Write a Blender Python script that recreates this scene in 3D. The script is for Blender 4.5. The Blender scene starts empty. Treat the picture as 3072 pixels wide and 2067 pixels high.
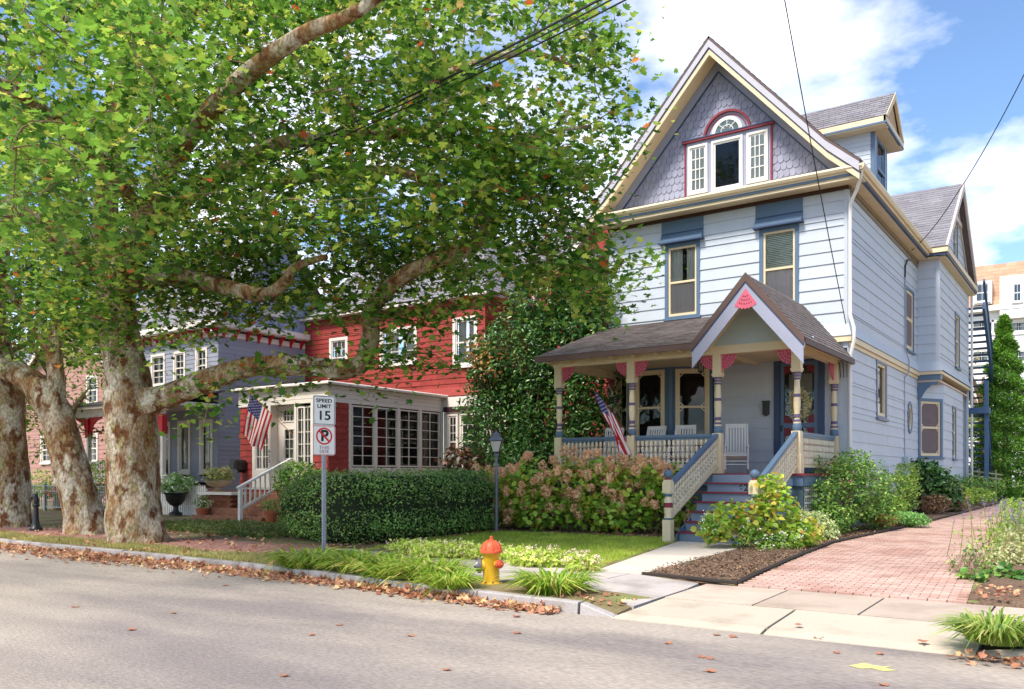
import bpy, bmesh, math, random
import numpy as np
from mathutils import Vector, Matrix

random.seed(7); RNG = np.random.default_rng(7)
scene = bpy.context.scene
col = scene.collection
PI = math.pi

# ------------------------------------------------------------------ camera
FPX, HOR, CPX = 2573.0, 1423.0, 1536.0
ANG = math.atan2(1794, 2573); CA, SA = math.cos(ANG), math.sin(ANG); CAMZ = 1.6
cam_d = bpy.data.cameras.new('camera')
cam = bpy.data.objects.new('camera', cam_d); col.objects.link(cam)
cam.location = (0, 0, CAMZ); cam.rotation_euler = (PI/2, 0, ANG)
cam_d.sensor_width = 36; cam_d.sensor_fit = 'HORIZONTAL'
cam_d.lens = 36*FPX/3072; cam_d.shift_y = (HOR-1033.5)/3072
cam_d.clip_start = 0.1; cam_d.clip_end = 2000
scene.camera = cam

# ------------------------------------------------------------------ light
SUN_DIR = Vector((-0.12, -0.62, 0.90)).normalized()      # towards the sun
world = bpy.data.worlds.new('World'); scene.world = world; world.use_nodes = True
wn = world.node_tree.nodes; wl = world.node_tree.links; wn.clear()
w_out = wn.new('ShaderNodeOutputWorld'); w_bg = wn.new('ShaderNodeBackground')
sky = wn.new('ShaderNodeTexSky'); sky.sky_type = 'NISHITA'; sky.sun_disc = False
sky.sun_elevation = math.asin(SUN_DIR.z); sky.sun_rotation = math.atan2(SUN_DIR.x, SUN_DIR.y)
sky.air_density = 1.0; sky.dust_density = 0.15; sky.ozone_density = 5.0
w_bg.inputs['Strength'].default_value = 0.066
# thin broken cloud, the same all over the sky
tc = wn.new('ShaderNodeTexCoord'); sep = wn.new('ShaderNodeSeparateXYZ')
wl.new(tc.outputs['Generated'], sep.inputs[0])
zz = wn.new('ShaderNodeMath'); zz.operation = 'ADD'; zz.inputs[1].default_value = 0.18
wl.new(sep.outputs['Z'], zz.inputs[0])
dx = wn.new('ShaderNodeMath'); dx.operation = 'DIVIDE'; wl.new(sep.outputs['X'], dx.inputs[0]); wl.new(zz.outputs[0], dx.inputs[1])
dy = wn.new('ShaderNodeMath'); dy.operation = 'DIVIDE'; wl.new(sep.outputs['Y'], dy.inputs[0]); wl.new(zz.outputs[0], dy.inputs[1])
cmb = wn.new('ShaderNodeCombineXYZ'); wl.new(dx.outputs[0], cmb.inputs[0]); wl.new(dy.outputs[0], cmb.inputs[1])
cmb.inputs[2].default_value = 4.4
cof = wn.new('ShaderNodeVectorMath'); cof.operation = 'ADD'; cof.inputs[1].default_value = (-0.62, 0.12, 0); wl.new(cmb.outputs[0], cof.inputs[0])
cno = wn.new('ShaderNodeTexNoise'); cno.inputs['Scale'].default_value = 1.7
cno.inputs['Detail'].default_value = 9; cno.inputs['Roughness'].default_value = 0.55
wl.new(cof.outputs[0], cno.inputs['Vector'])
crp = wn.new('ShaderNodeValToRGB')
crp.color_ramp.elements[0].position = 0.46; crp.color_ramp.elements[0].color = (0, 0, 0, 1)
crp.color_ramp.elements[1].position = 0.71; crp.color_ramp.elements[1].color = (.82, .82, .82, 1)
wl.new(cno.outputs['Fac'], crp.inputs[0])
cmx = wn.new('ShaderNodeMix'); cmx.data_type = 'RGBA'
wl.new(crp.outputs[0], cmx.inputs[0]); wl.new(sky.outputs[0], cmx.inputs[6])
cmx.inputs[7].default_value = (12.5, 11.7, 11.2, 1)
wl.new(cmx.outputs[2], w_bg.inputs['Color']); wl.new(w_bg.outputs[0], w_out.inputs['Surface'])

sun_d = bpy.data.lights.new('sun', 'SUN'); sun_d.energy = 1.8; sun_d.angle = math.radians(16)
sun_d.color = (1.0, 0.92, 0.80)
sun = bpy.data.objects.new('sun', sun_d); col.objects.link(sun)
sun.rotation_euler = (-SUN_DIR).to_track_quat('-Z', 'Y').to_euler(); sun.location = (0, 0, 60)

vs = scene.view_settings
vs.view_transform = 'Standard'; vs.look = 'None'; vs.exposure = 1.92; vs.gamma = 1; vs.use_curve_mapping = False
scene.cycles.max_bounces = 7; scene.cycles.transparent_max_bounces = 24
scene.cycles.diffuse_bounces = 4; scene.cycles.glossy_bounces = 3

# ------------------------------------------------------------------ helpers
def at(px, py, X=None, Y=None, Z=None, d=None):
    """photograph pixel + one known world coordinate (or depth) -> world point"""
    r = (px-CPX)/FPX; t = (HOR-py)/FPX
    wx, wy = CA*r-SA, SA*r+CA
    if X is not None: k = X/wx
    elif Y is not None: k = Y/wy
    elif Z is not None: k = (Z-CAMZ)/t
    else: k = d
    return Vector((wx*k, wy*k, CAMZ+t*k))
def depth_of(p): return -SA*p[0]+CA*p[1]
def lerp(a, b, t): return a+(b-a)*t

WP = {}                                   # world origin of every parent
def _place(o, parent, loc):
    if parent is not None:
        o.parent = parent
        pw = WP.get(parent.name, Vector((0, 0, 0)))
        o.location = Vector(loc)-pw
    else: o.location = loc
    WP[o.name] = Vector(loc)
def thing(name, label, cat, loc=(0, 0, 0), group=None):
    o = bpy.data.objects.new(name, None); col.objects.link(o); _place(o, None, loc)
    o.empty_display_size = 0.2
    o['label'] = label; o['category'] = cat
    if group: o['group'] = group
    return o
def tag(o, label, cat, group=None):
    o['label'] = label; o['category'] = cat
    if group: o['group'] = group
    return o
def struct(o): o['kind'] = 'structure'; return o
def stuff(o, label=None, cat=None):
    o['kind'] = 'stuff'
    if label: o['label'] = label
    if cat: o['category'] = cat
    return o

def frame(o, u, n):
    o, u, n = Vector(o), Vector(u).normalized(), Vector(n).normalized()
    def f(a, out, z): return o+u*a+n*out+Vector((0, 0, z))
    f.u, f.n, f.o = u, n, o
    return f
def front(Y): return frame((0, Y, 0), (1, 0, 0), (0, -1, 0))
def side(X): return frame((X, 0, 0), (0, 1, 0), (1, 0, 0))

class MB:
    def __init__(s, fr=None): s.v, s.f, s.m, s.fr, s.cm = [], [], [], fr, 0
    def pt(s, p):
        s.v.append(tuple(s.fr(*p)) if s.fr else tuple(p)); return len(s.v)-1
    def face(s, idx): s.f.append(tuple(idx)); s.m.append(s.cm)
    def poly(s, pts): s.face([s.pt(p) for p in pts]); return s
    def box(s, a0, a1, b0, b1, c0, c1):
        i = [s.pt((a, b, c)) for a in (a0, a1) for b in (b0, b1) for c in (c0, c1)]
        for q in ((0, 1, 3, 2), (4, 6, 7, 5), (0, 4, 5, 1), (2, 3, 7, 6), (0, 2, 6, 4), (1, 5, 7, 3)):
            s.face([i[k] for k in q])
        return s
    def prism(s, poly, b0, b1, axis=1):
        """poly in the two other axes, extruded along axis"""
        def mk(p, b):
            if axis == 1: return (p[0], b, p[1])
            if axis == 0: return (b, p[0], p[1])
            return (p[0], p[1], b)
        A = [s.pt(mk(p, b0)) for p in poly]; B = [s.pt(mk(p, b1)) for p in poly]
        n = len(poly)
        s.face(A[::-1]); s.face(B)
        for k in range(n): s.face((A[k], A[(k+1) % n], B[(k+1) % n], B[k]))
        return s
    def beam(s, p, q, w, h, up=(0, 0, 1)):
        """rectangular bar from p to q (w across, h along up)"""
        p, q = Vector(p), Vector(q); d = (q-p).normalized(); up = Vector(up)
        x = d.cross(up); x = x.normalized() if x.length > 1e-6 else Vector((1, 0, 0)); y = x.cross(d).normalized()
        i = []
        for c in (p, q):
            for a, b in ((-1, -1), (1, -1), (1, 1), (-1, 1)): i.append(s.pt(c+x*(a*w/2)+y*(b*h/2)))
        for f in ((3, 2, 1, 0), (4, 5, 6, 7), (0, 1, 5, 4), (1, 2, 6, 5), (2, 3, 7, 6), (3, 0, 4, 7)):
            s.face([i[k] for k in f])
        return s
    def tube(s, pts, rad, n=8, cap=True):
        pts = [Vector(p) for p in pts]; m = len(pts)
        if not hasattr(rad, '__len__'): rad = [rad]*m
        rings = []; ref = None
        for k in range(m):
            t = (pts[min(k+1, m-1)]-pts[max(k-1, 0)])
            t = t.normalized() if t.length > 1e-9 else Vector((0, 0, 1))
            if ref is None:
                ref = Vector((1, 0, 0)) if abs(t.x) < 0.8 else Vector((0, 1, 0))
            x = (ref-t*ref.dot(t)).normalized(); ref = x; y = t.cross(x)
            rings.append([s.pt(pts[k]+(x*math.cos(2*PI*j/n)+y*math.sin(2*PI*j/n))*rad[k]) for j in range(n)])
        for k in range(m-1):
            for j in range(n): s.face((rings[k][j], rings[k][(j+1) % n], rings[k+1][(j+1) % n], rings[k+1][j]))
        if cap: s.face(rings[0][::-1]); s.face(rings[-1])
        return s
    def lathe(s, prof, n=16, c=(0, 0, 0), axis='z'):
        c = Vector(c); rings = []
        for r, z in prof:
            ring = []
            for j in range(n):
                a = 2*PI*j/n; x, y = r*math.cos(a), r*math.sin(a)
                p = {'z': (x, y, z), 'x': (z, x, y), 'y': (x, z, y)}[axis]
                ring.append(s.pt(c+Vector(p)))
            rings.append(ring)
        for k in range(len(rings)-1):
            for j in range(n): s.face((rings[k][j], rings[k][(j+1) % n], rings[k+1][(j+1) % n], rings[k+1][j]))
        s.face(rings[0][::-1]); s.face(rings[-1])
        return s
    def mesh(s, name, mat=None, smooth=False, bevel=0):
        me = bpy.data.meshes.new(name); me.from_pydata(s.v, [], s.f)
        mats = mat if isinstance(mat, (list, tuple)) else [mat]
        for mm in mats:
            if mm: me.materials.append(mm)
        if len(mats) > 1: me.polygons.foreach_set('material_index', s.m)
        bm = bmesh.new(); bm.from_mesh(me)
        if len(bm.faces) > 1: bmesh.ops.recalc_face_normals(bm, faces=bm.faces[:])
        if bevel:
            bmesh.ops.bevel(bm, geom=[e for e in bm.edges], offset=bevel, segments=2, affect='EDGES', profile=0.7)
        bm.to_mesh(me); bm.free()
        if smooth:
            me.polygons.foreach_set('use_smooth', [True]*len(me.polygons)); me.set_sharp_from_angle(angle=math.radians(38))
        me.update()
        return me
    def build(s, name, mat, parent=None, smooth=False, bevel=0):
        return obj(name, s.mesh(name, mat, smooth, bevel), parent)
def obj(name, me, parent=None, loc=(0, 0, 0), rz=0, scale=None, mesh_origin=(0, 0, 0)):
    o = bpy.data.objects.new(name, me); col.objects.link(o); _place(o, parent, loc)
    if rz: o.rotation_euler = (0, 0, rz)
    if scale is not None: o.scale = scale
    return o
def copy_tree(o, parent=None):
    c = o.copy(); col.objects.link(c); c.parent = parent
    for ch in o.children: copy_tree(ch, c)
    return c
def set_origin_parent(o, parent, loc):     # a root whose children are in local coordinates
    _place(o, parent, loc)

# ------------------------------------------------------------------ materials
def s2l(c):
    c = c/255
    return c/12.92 if c <= 0.04045 else ((c+0.055)/1.055)**2.4
def rgb(r, g, b): return (s2l(r), s2l(g), s2l(b))
MATS = {}
def mat(name, c, rough=0.7, var=0.12, scale=3.0, fine=0.0, fscale=60, bump=0.0, bscale=40, rnd=0.0, isl=0.0,
        spec=0.3, metal=0.0, stretch=(1, 1, 1), c2=None, c2t=(0.5, 0.65), c2s=2.0, trans=0.0):
    """plain painted / mineral surface: base colour, soft blotches, fine grain, relief, piece to piece change"""
    if name in MATS: return MATS[name]
    m = bpy.data.materials.new(name); m.use_nodes = True; MATS[name] = m
    N, L = m.node_tree.nodes, m.node_tree.links
    b = N['Principled BSDF']; b.inputs['Roughness'].default_value = rough
    b.inputs['Specular IOR Level'].default_value = spec; b.inputs['Metallic'].default_value = metal
    geo = N.new('ShaderNodeNewGeometry')
    mp = N.new('ShaderNodeMapping'); mp.inputs['Scale'].default_value = stretch
    L.new(geo.outputs['Position'], mp.inputs[0])
    def noise(sc, det=4):
        n = N.new('ShaderNodeTexNoise'); n.inputs['Scale'].default_value = sc; n.inputs['Detail'].default_value = det
        L.new(mp.outputs[0], n.inputs['Vector']); return n
    def math_(op, a, bb):
        n = N.new('ShaderNodeMath'); n.operation = op
        for k, v in ((0, a), (1, bb)):
            if isinstance(v, (int, float)): n.inputs[k].default_value = v
            else: L.new(v, n.inputs[k])
        return n.outputs[0]
    val = None
    def addv(sock, amp):
        nonlocal val
        t = math_('MULTIPLY', math_('SUBTRACT', sock, 0.5), 2*amp)
        val = t if val is None else math_('ADD', val, t)
    if var: addv(noise(scale).outputs['Fac'], var*1.6)
    if fine: addv(noise(fscale, 2).outputs['Fac'], fine*1.6)
    if rnd:
        oi = N.new('ShaderNodeObjectInfo'); addv(oi.outputs['Random'], rnd)
    if isl: addv(geo.outputs['Random Per Island'], isl)
    rgbn = N.new('ShaderNodeRGB'); rgbn.outputs[0].default_value = (*c, 1)
    csock = rgbn.outputs[0]
    if c2 is not None:
        rp = N.new('ShaderNodeValToRGB'); rp.color_ramp.elements[0].position = c2t[0]; rp.color_ramp.elements[1].position = c2t[1]
        L.new(noise(c2s, 6).outputs['Fac'], rp.inputs[0])
        mx = N.new('ShaderNodeMix'); mx.data_type = 'RGBA'; L.new(rp.outputs[0], mx.inputs[0])
        L.new(csock, mx.inputs[6]); mx.inputs[7].default_value = (*c2, 1); csock = mx.outputs[2]
    if val is not None:
        k = math_('ADD', val, 1.0)
        vm = N.new('ShaderNodeVectorMath'); vm.operation = 'SCALE'
        L.new(csock, vm.inputs[0]); L.new(k, vm.inputs['Scale']); csock = vm.outputs[0]
    L.new(csock, b.inputs['Base Color'])
    if bump:
        bn = N.new('ShaderNodeBump'); bn.inputs['Strength'].default_value = bump; bn.inputs['Distance'].default_value = 0.02
        L.new(noise(bscale, 5).outputs['Fac'], bn.inputs['Height']); L.new(bn.outputs[0], b.inputs['Normal'])
    if trans:
        tr = N.new('ShaderNodeBsdfTranslucent'); L.new(csock, tr.inputs['Color'])
        ms = N.new('ShaderNodeMixShader'); ms.inputs[0].default_value = trans
        L.new(b.outputs[0], ms.inputs[1]); L.new(tr.outputs[0], ms.inputs[2]); L.new(ms.outputs[0], N['Material Output'].inputs['Surface'])
    return m
def leaf_mat(name, cols, trans=0.35, rough=0.45, var=0.25, vscale=1.2):
    """leaf: colour picked leaf by leaf from a ramp, thin enough to let light through"""
    if name in MATS: return MATS[name]
    m = bpy.data.materials.new(name); m.use_nodes = True; MATS[name] = m
    N, L = m.node_tree.nodes, m.node_tree.links
    b = N['Principled BSDF']; b.inputs['Roughness'].default_value = rough; b.inputs['Specular IOR Level'].default_value = 0.35
    geo = N.new('ShaderNodeNewGeometry'); rp = N.new('ShaderNodeValToRGB')
    el = rp.color_ramp.elements
    while len(el) < len(cols): el.new(0.5)
    for e, (p, c) in zip(el, cols): e.position = p; e.color = (*c, 1)
    L.new(geo.outputs['Random Per Island'], rp.inputs[0])
    n = N.new('ShaderNodeTexNoise'); n.inputs['Scale'].default_value = vscale; n.inputs['Detail'].default_value = 3
    L.new(geo.outputs['Position'], n.inputs['Vector'])
    mr = N.new('ShaderNodeMapRange'); mr.inputs[1].default_value = 0.25; mr.inputs[2].default_value = 0.75
    mr.inputs[3].default_value = 1-var; mr.inputs[4].default_value = 1+var; L.new(n.outputs['Fac'], mr.inputs[0])
    vm = N.new('ShaderNodeVectorMath'); vm.operation = 'SCALE'; L.new(rp.outputs[0], vm.inputs[0]); L.new(mr.outputs[0], vm.inputs['Scale'])
    L.new(vm.outputs[0], b.inputs['Base Color'])
    tr = N.new('ShaderNodeBsdfTranslucent')
    hs = N.new('ShaderNodeHueSaturation'); hs.inputs['Value'].default_value = 1.5; hs.inputs['Hue'].default_value = 0.485
    L.new(vm.outputs[0], hs.inputs['Color']); L.new(hs.outputs[0], tr.inputs['Color'])
    ms = N.new('ShaderNodeMixShader'); ms.inputs[0].default_value = trans
    L.new(b.outputs[0], ms.inputs[1]); L.new(tr.outputs[0], ms.inputs[2]); L.new(ms.outputs[0], N['Material Output'].inputs['Surface'])
    return m
def glass_mat(name, tint=(0.9, 0.95, 0.95)):
    if name in MATS: return MATS[name]
    m = bpy.data.materials.new(name); m.use_nodes = True; MATS[name] = m
    N, L = m.node_tree.nodes, m.node_tree.links; N.remove(N['Principled BSDF'])
    t = N.new('ShaderNodeBsdfTransparent'); t.inputs[0].default_value = (*tint, 1)
    g = N.new('ShaderNodeBsdfGlossy'); g.inputs['Roughness'].default_value = 0.02
    fr = N.new('ShaderNodeFresnel'); fr.inputs[0].default_value = 1.45
    geo = N.new('ShaderNodeNewGeometry'); n = N.new('ShaderNodeTexNoise'); n.inputs['Scale'].default_value = 1.5
    L.new(geo.outputs['Position'], n.inputs['Vector'])
    bn = N.new('ShaderNodeBump'); bn.inputs['Strength'].default_value = 0.06; bn.inputs['Distance'].default_value = 0.05
    L.new(n.outputs['Fac'], bn.inputs['Height']); L.new(bn.outputs[0], g.inputs['Normal'])
    ms = N.new('ShaderNodeMixShader'); L.new(fr.outputs[0], ms.inputs[0]); L.new(t.outputs[0], ms.inputs[1]); L.new(g.outputs[0], ms.inputs[2])
    L.new(ms.outputs[0], N['Material Output'].inputs['Surface'])
    return m

GLASS = glass_mat('glass')
SIDING = mat('blue_siding', rgb(182, 190, 199), 0.55, var=0.05, scale=1.2, fine=0.05, fscale=25, rnd=0.035, stretch=(3, 3, 0.6), bump=0.12, bscale=30)
CREAM = mat('cream_paint', rgb(214, 197, 163), 0.5, var=0.06, scale=2, fine=0.05, fscale=30)
BLUE = mat('blue_trim', rgb(88, 110, 134), 0.45, var=0.08, scale=2, fine=0.05)
DBLUE = mat('dark_blue_trim', rgb(58, 74, 104), 0.45, var=0.08, scale=2)
LILAC = mat('lilac_paint', rgb(148, 152, 172), 0.55, var=0.08, scale=2, fine=0.05)
SCALE = mat('lilac_shingle', rgb(142, 144, 164), 0.65, var=0.07, scale=1.5, fine=0.06, fscale=40, rnd=0.09, stretch=(3, 3, .5), bump=0.2, bscale=50)
PURPLE = mat('purple_band', rgb(102, 88, 118), 0.5)
MAROON = mat('maroon_paint', rgb(126, 46, 58), 0.5, var=0.12, scale=4)
PINK = mat('pink_fretwork', rgb(198, 96, 118), 0.5)
WHITE = mat('white_paint', rgb(222, 220, 216), 0.5, var=0.05, scale=2, fine=0.04)
CURTAIN = mat('curtain', rgb(222, 216, 208), 0.9, var=0.1, scale=6, stretch=(6, 6, 0.3))
BLIND = mat('blind_slat', rgb(222, 226, 212), 0.7, var=0.08)
DARKIN = mat('dark_interior', (0.012, 0.011, 0.011), 0.9, var=0.3)
SCREEN = mat('window_screen', rgb(112, 98, 98), 0.8, var=0.1, scale=4, fine=0.12, fscale=90)
ROOF = mat('porch_shingles', rgb(112, 104, 102), 0.9, var=0.16, scale=1.2, fine=0.2, fscale=45, isl=0.16, bump=0.5, bscale=70)
ROOF2 = mat('grey_shingles', rgb(124, 122, 128), 0.9, var=0.12, scale=1.2, fine=0.15, fscale=45, isl=0.14, bump=0.5, bscale=70)
FASCIA = mat('brown_fascia', rgb(92, 74, 70), 0.6, var=0.12, scale=3)
IRON = mat('black_iron', (0.012, 0.012, 0.013), 0.4, spec=0.5)
WOODD = mat('dark_wood', rgb(70, 50, 40), 0.6, var=0.2, scale=8)
BRICKF = mat('foundation_blue', rgb(74, 92, 100), 0.8, var=0.15, scale=4, bump=0.4)

# ------------------------------------------------------------------ pieces: many alike solids
UNIT = {}
def unit_cube(m):
    k = ('cube', m.name)
    if k not in UNIT: UNIT[k] = MB().box(-.5, .5, -.5, .5, -.5, .5).mesh('piece', m)
    return UNIT[k]
def unit_board(m):                         # lapped board: thick at the bottom edge, back plane at y = 0
    k = ('board', m.name)
    if k not in UNIT:
        b = MB(); b.prism([(0, -.5), (-1, -.5), (-.3, .5), (0, .5)], -.5, .5, axis=0); UNIT[k] = b.mesh('board', m)
    return UNIT[k]
def boxes(name, m, parent, items, limit=300):
    """items (x,y,z,sx,sy,sz,rz): the nearest become objects, the rest one part"""
    items = sorted(items, key=lambda q: depth_of(q) if depth_of(q) > 1 else 999)
    me = unit_cube(m)
    for q in items[:limit]:
        obj(name, me, parent, q[:3], q[6], (q[3], q[4], q[5]))
    if len(items) > limit:
        b = MB()
        for x, y, z, sx, sy, sz, rz in items[limit:]:
            c, s = math.cos(rz), math.sin(rz)
            b.fr = lambda a, e, g, x=x, y=y, z=z, c=c, s=s: Vector((x+a*c-e*s, y+a*s+e*c, z+g))
            b.box(-sx/2, sx/2, -sy/2, sy/2, -sz/2, sz/2)
        o = b.build(name, m, parent); o['kind'] = 'stuff'

def board_wall(parent, fr, a0, a1, z0, z1, course, m, openings=(), thick=0.028, name='siding_board', limit_len=3.0, joint=0.004, edge=None):
    """courses of lapped boards, cut around openings (a0,a1,z0,z1); edge(z)->(a0,a1) trims a gable"""
    me = unit_board(m); rz = math.atan2(fr.u.y, fr.u.x); n = max(1, int(round((z1-z0)/course))); h = (z1-z0)/n
    for k in range(n):
        zb, zt = z0+k*h, z0+(k+1)*h
        cuts = sorted({zb, zt, *[z for o in openings for z in (o[2], o[3]) if zb+.01 < z < zt-.01]})
        for lo, hi in zip(cuts, cuts[1:]):
            A0, A1 = (a0, a1) if edge is None else (edge(zb)[0], edge(zb)[1])
            segs = [(A0, A1)]
            for o in openings:
                if o[2] < hi-.005 and o[3] > lo+.005:
                    ns = []
                    for p, q in segs:
                        if o[1] <= p or o[0] >= q: ns.append((p, q)); continue
                        if o[0]-p > .02: ns.append((p, o[0]))
                        if q-o[1] > .02: ns.append((o[1], q))
                    segs = ns
            for p, q in segs:
                L = q-p; cnt = max(1, int(math.ceil(L/limit_len))); x = p
                offs = (random.random()-.5)*0.6 if cnt > 1 else 0
                for c in range(cnt):
                    e = q if c == cnt-1 else p+L*(c+1)/cnt+offs
                    if edge is not None and abs(edge(hi)[0]-edge(zb)[0])+abs(edge(hi)[1]-edge(zb)[1]) > .01 and (c == 0 or c == cnt-1):
                        t0 = max(x, edge(hi)[0]) if c == 0 else x; t1 = min(e, edge(hi)[1]) if c == cnt-1 else e
                        if t1-t0 < 0.005: t0 = t1 = (t0+t1)/2; t1 += .005
                        b = MB(fr); i = [b.pt(v) for v in ((x, 0, lo), (e, 0, lo), (t1, 0, hi), (t0, 0, hi), (x, thick, lo), (e, thick, lo), (t1, thick*.3, hi), (t0, thick*.3, hi))]
                        for q4 in ((4, 5, 6, 7), (0, 4, 7, 3), (1, 2, 6, 5), (0, 1, 5, 4), (3, 7, 6, 2)): b.face([i[j] for j in q4])
                        b.build(name, m, parent)
                    else:
                        w = fr((x+e)/2, random.uniform(0, .002), (lo+hi)/2)
                        obj(name, me, parent, w, rz, (e-x-joint, thick*random.uniform(.92, 1.06), hi-lo))
                    x = e

def roof_sheet(name, m, parent, e0, e1, r0, r1, course=0.15, tab=0.32, under=None, th=0.05):
    """one roof slope: eave e0->e1, top r0->r1, deck plus courses of shingle tabs (one part)"""
    e0, e1, r0, r1 = map(Vector, (e0, e1, r0, r1))
    nrm = (e1-e0).cross(r0-e0) if (e1-e0).length > .01 else (r1-e1).cross(e0-e1)
    nrm.normalize()
    if nrm.z < 0: nrm = -nrm
    d = MB(); top = [e0, e1, r1, r0]; bot = [p-nrm*th for p in top]
    A = [d.pt(p) for p in top]; B = [d.pt(p) for p in bot]
    d.face(A); d.face(B[::-1])
    for k in range(4): d.face((A[k], B[k], B[(k+1) % 4], A[(k+1) % 4]))
    deck = d.build(name, under or FASCIA, parent)
    L = max((r0-e0).length, (r1-e1).length); rows = max(2, int(L/course)); b = MB()
    for k in range(rows):
        t0, t1 = k/rows, (k+1)/rows
        p0, p1, q0, q1 = e0.lerp(r0, t0), e1.lerp(r1, t0), e0.lerp(r0, t1), e1.lerp(r1, t1)
        w = (p1-p0).length; nt = max(1, int(w/tab)); off = (k % 2)*.5+random.random()*.2
        us = [0]+[min(1, max(0, (j+off)/nt)) for j in range(nt)]+[1]; us = sorted(set(round(u, 4) for u in us))
        for u0, u1 in zip(us, us[1:]):
            g = 0.006/max(w, .1) if u1-u0 > 0.02 else 0
            hh = 0.012+random.random()*0.008
            a, bq = p0.lerp(p1, u0+g), p0.lerp(p1, u1-g); c, dd = q0.lerp(q1, u1-g), q0.lerp(q1, u0+g)
            i = [b.pt(v) for v in (a+nrm*hh, bq+nrm*hh, c+nrm*.004, dd+nrm*.004, a+nrm*.001, bq+nrm*.001)]
            b.face(i[:4]); b.face((i[4], i[5], i[1], i[0]))
    o = b.build('roof_shingles', m, deck); o['kind'] = 'stuff'
    return deck

def window(parent, fr, a0, a1, z0, z1, casing=0.11, sash=0.06, cm=None, sm=None, meet=0.5, grid=None, fill=None, proud=0.045,
           head=0.0, sill=True, frets=False, blind_upper=False, name='window', depth=0.06):
    """casing around the opening a0..a1,z0..z1 (outside dimensions), with sash, pane and what hangs behind"""
    cm, sm = cm or BLUE, sm or CREAM
    b = MB(fr); c = casing
    b.box(a0, a0+c, -.02, proud, z0, z1).box(a1-c, a1, -.02, proud, z0, z1).box(a0+c, a1-c, -.02, proud, z1-c-head, z1)
    if sill: b.box(a0-.03, a1+.03, -.02, proud+.05, z0-.012, z0+.05)
    b.box(a0+c, a1-c, -.02, proud-.003, z0+.05 if sill else z0, z0+c)
    w = b.build(name, cm, parent)
    i0, i1, y0, y1 = a0+c, a1-c, z0+c, z1-c-head
    s = MB(fr); s.box(i0, i0+sash, -depth, .015, y0, y1).box(i1-sash, i1, -depth, .015, y0, y1)
    s.box(i0+sash, i1-sash, -depth, .015, y0, y0+sash*1.3).box(i0+sash, i1-sash, -depth, .015, y1-sash, y1)
    if meet:
        zm = lerp(y0, y1, meet); s.box(i0+sash, i1-sash, -depth, .012, zm-sash*.5, zm+sash*.5)
    if frets:                                # corner braces of a screen frame
        zm = lerp(y0, y1, meet)
        for za, zb in ((y0+sash*1.3, zm-sash*.5), (zm+sash*.5, y1-sash)):
            for aa, sg in ((i0+sash, 1), (i1-sash, -1)):
                for zz_, sz in ((za, 1), (zb, -1)):
                    r = 0.11
                    s.prism([(aa, zz_+sz*r), (aa, zz_+sz*(r-.035)), (aa+sg*(r-.035), zz_), (aa+sg*r, zz_)], -.02, .008)
    s.build('sash', sm, w)
    g = MB(fr); g.poly([(i0+sash*.5, -depth+.013, y0+sash*.5), (i1-sash*.5, -depth+.013, y0+sash*.5), (i1-sash*.5, -depth+.013, y1-sash*.5), (i0+sash*.5, -depth+.013, y1-sash*.5)]); g.build('pane', GLASS, w)
    if grid:
        nx, nz = grid; q = MB(fr); t = 0.011
        zlo = y0+sash*1.3 if not (isinstance(meet, float) and grid and len(grid) > 2) else y0
        for k in range(1, nx):
            x = lerp(i0+sash, i1-sash, k/nx); q.box(x-t, x+t, -depth+.017, -depth+.04, y0+sash*1.2, y1-sash)
        for k in range(1, nz):
            z = lerp(y0+sash*1.3, y1-sash, k/nz); q.box(i0+sash, i1-sash, -depth+.0175, -depth+.039, z-t, z+t)
        q.build('muntins', sm, w)
    if fill == 'curtain':
        q = MB(fr); n = 28; pts = []
        for side_ in (0, 1):
            lo, hi = (i0+.02, lerp(i0, i1, .42)) if side_ == 0 else (lerp(i0, i1, .58), i1-.02)
            prev = None
            for k in range(n+1):
                a = lerp(lo, hi, k/n); o_ = -depth-.09+.018*math.sin(k*1.7+side_)
                cur = (q.pt((a, o_, y0)), q.pt((a, o_, y1)))
                if prev: q.face((prev[0], cur[0], cur[1], prev[1]))
                prev = cur
        q.build('curtain', CURTAIN, w)
    elif fill == 'sheer':
        q = MB(fr); n = 40; prev = None
        for k in range(n+1):
            a = lerp(i0+.01, i1-.01, k/n); o_ = -depth-.07+.014*math.sin(k*1.3)
            cur = (q.pt((a, o_, y0)), q.pt((a, o_, y1)))
            if prev: q.face((prev[0], cur[0], cur[1], prev[1]))
            prev = cur
        q.build('curtain', CURTAIN, w)
    elif fill in ('blind', 'halfblind'):
        q = MB(fr); zl = y0 if fill == 'blind' else lerp(y0, y1, meet or .5); nz = int((y1-zl)/.045)
        for k in range(nz):
            z = zl+(k+.5)*(y1-zl)/nz; q.box(i0+.02, i1-.02, -depth-.075, -depth-.03, z-.012, z+.014)
        q.build('blind', BLIND, w)
    elif fill == 'screen':
        q = MB(fr); q.box(i0+.02, i1-.02, -.012, -.008, y0+.02, y1-.02); q.build('insect_screen', SCREEN, w)
    return w

def text_mesh(txt, size, m, name='lettering', bold=0.0):
    cu = bpy.data.curves.new('txt', 'FONT'); cu.body = txt; cu.size = size; cu.align_x = 'CENTER'; cu.align_y = 'CENTER'; cu.extrude = 0.0015; cu.offset = bold
    t = bpy.data.objects.new('txt', cu); col.objects.link(t)
    dg = bpy.context.evaluated_depsgraph_get(); me = bpy.data.meshes.new_from_object(t.evaluated_get(dg))
    bpy.data.objects.remove(t); me.name = name; me.materials.clear(); me.materials.append(m)
    return me
def text_on(fr, txt, size, m, parent, a, z, out=0.004, name='lettering', sx=1.0, bold=0.0):
    me = text_mesh(txt, size, m, name, bold)
    for v in me.vertices: v.co = fr(a+v.co.x*sx, out+v.co.z, z+v.co.y)
    return obj(name, me, parent)
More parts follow.
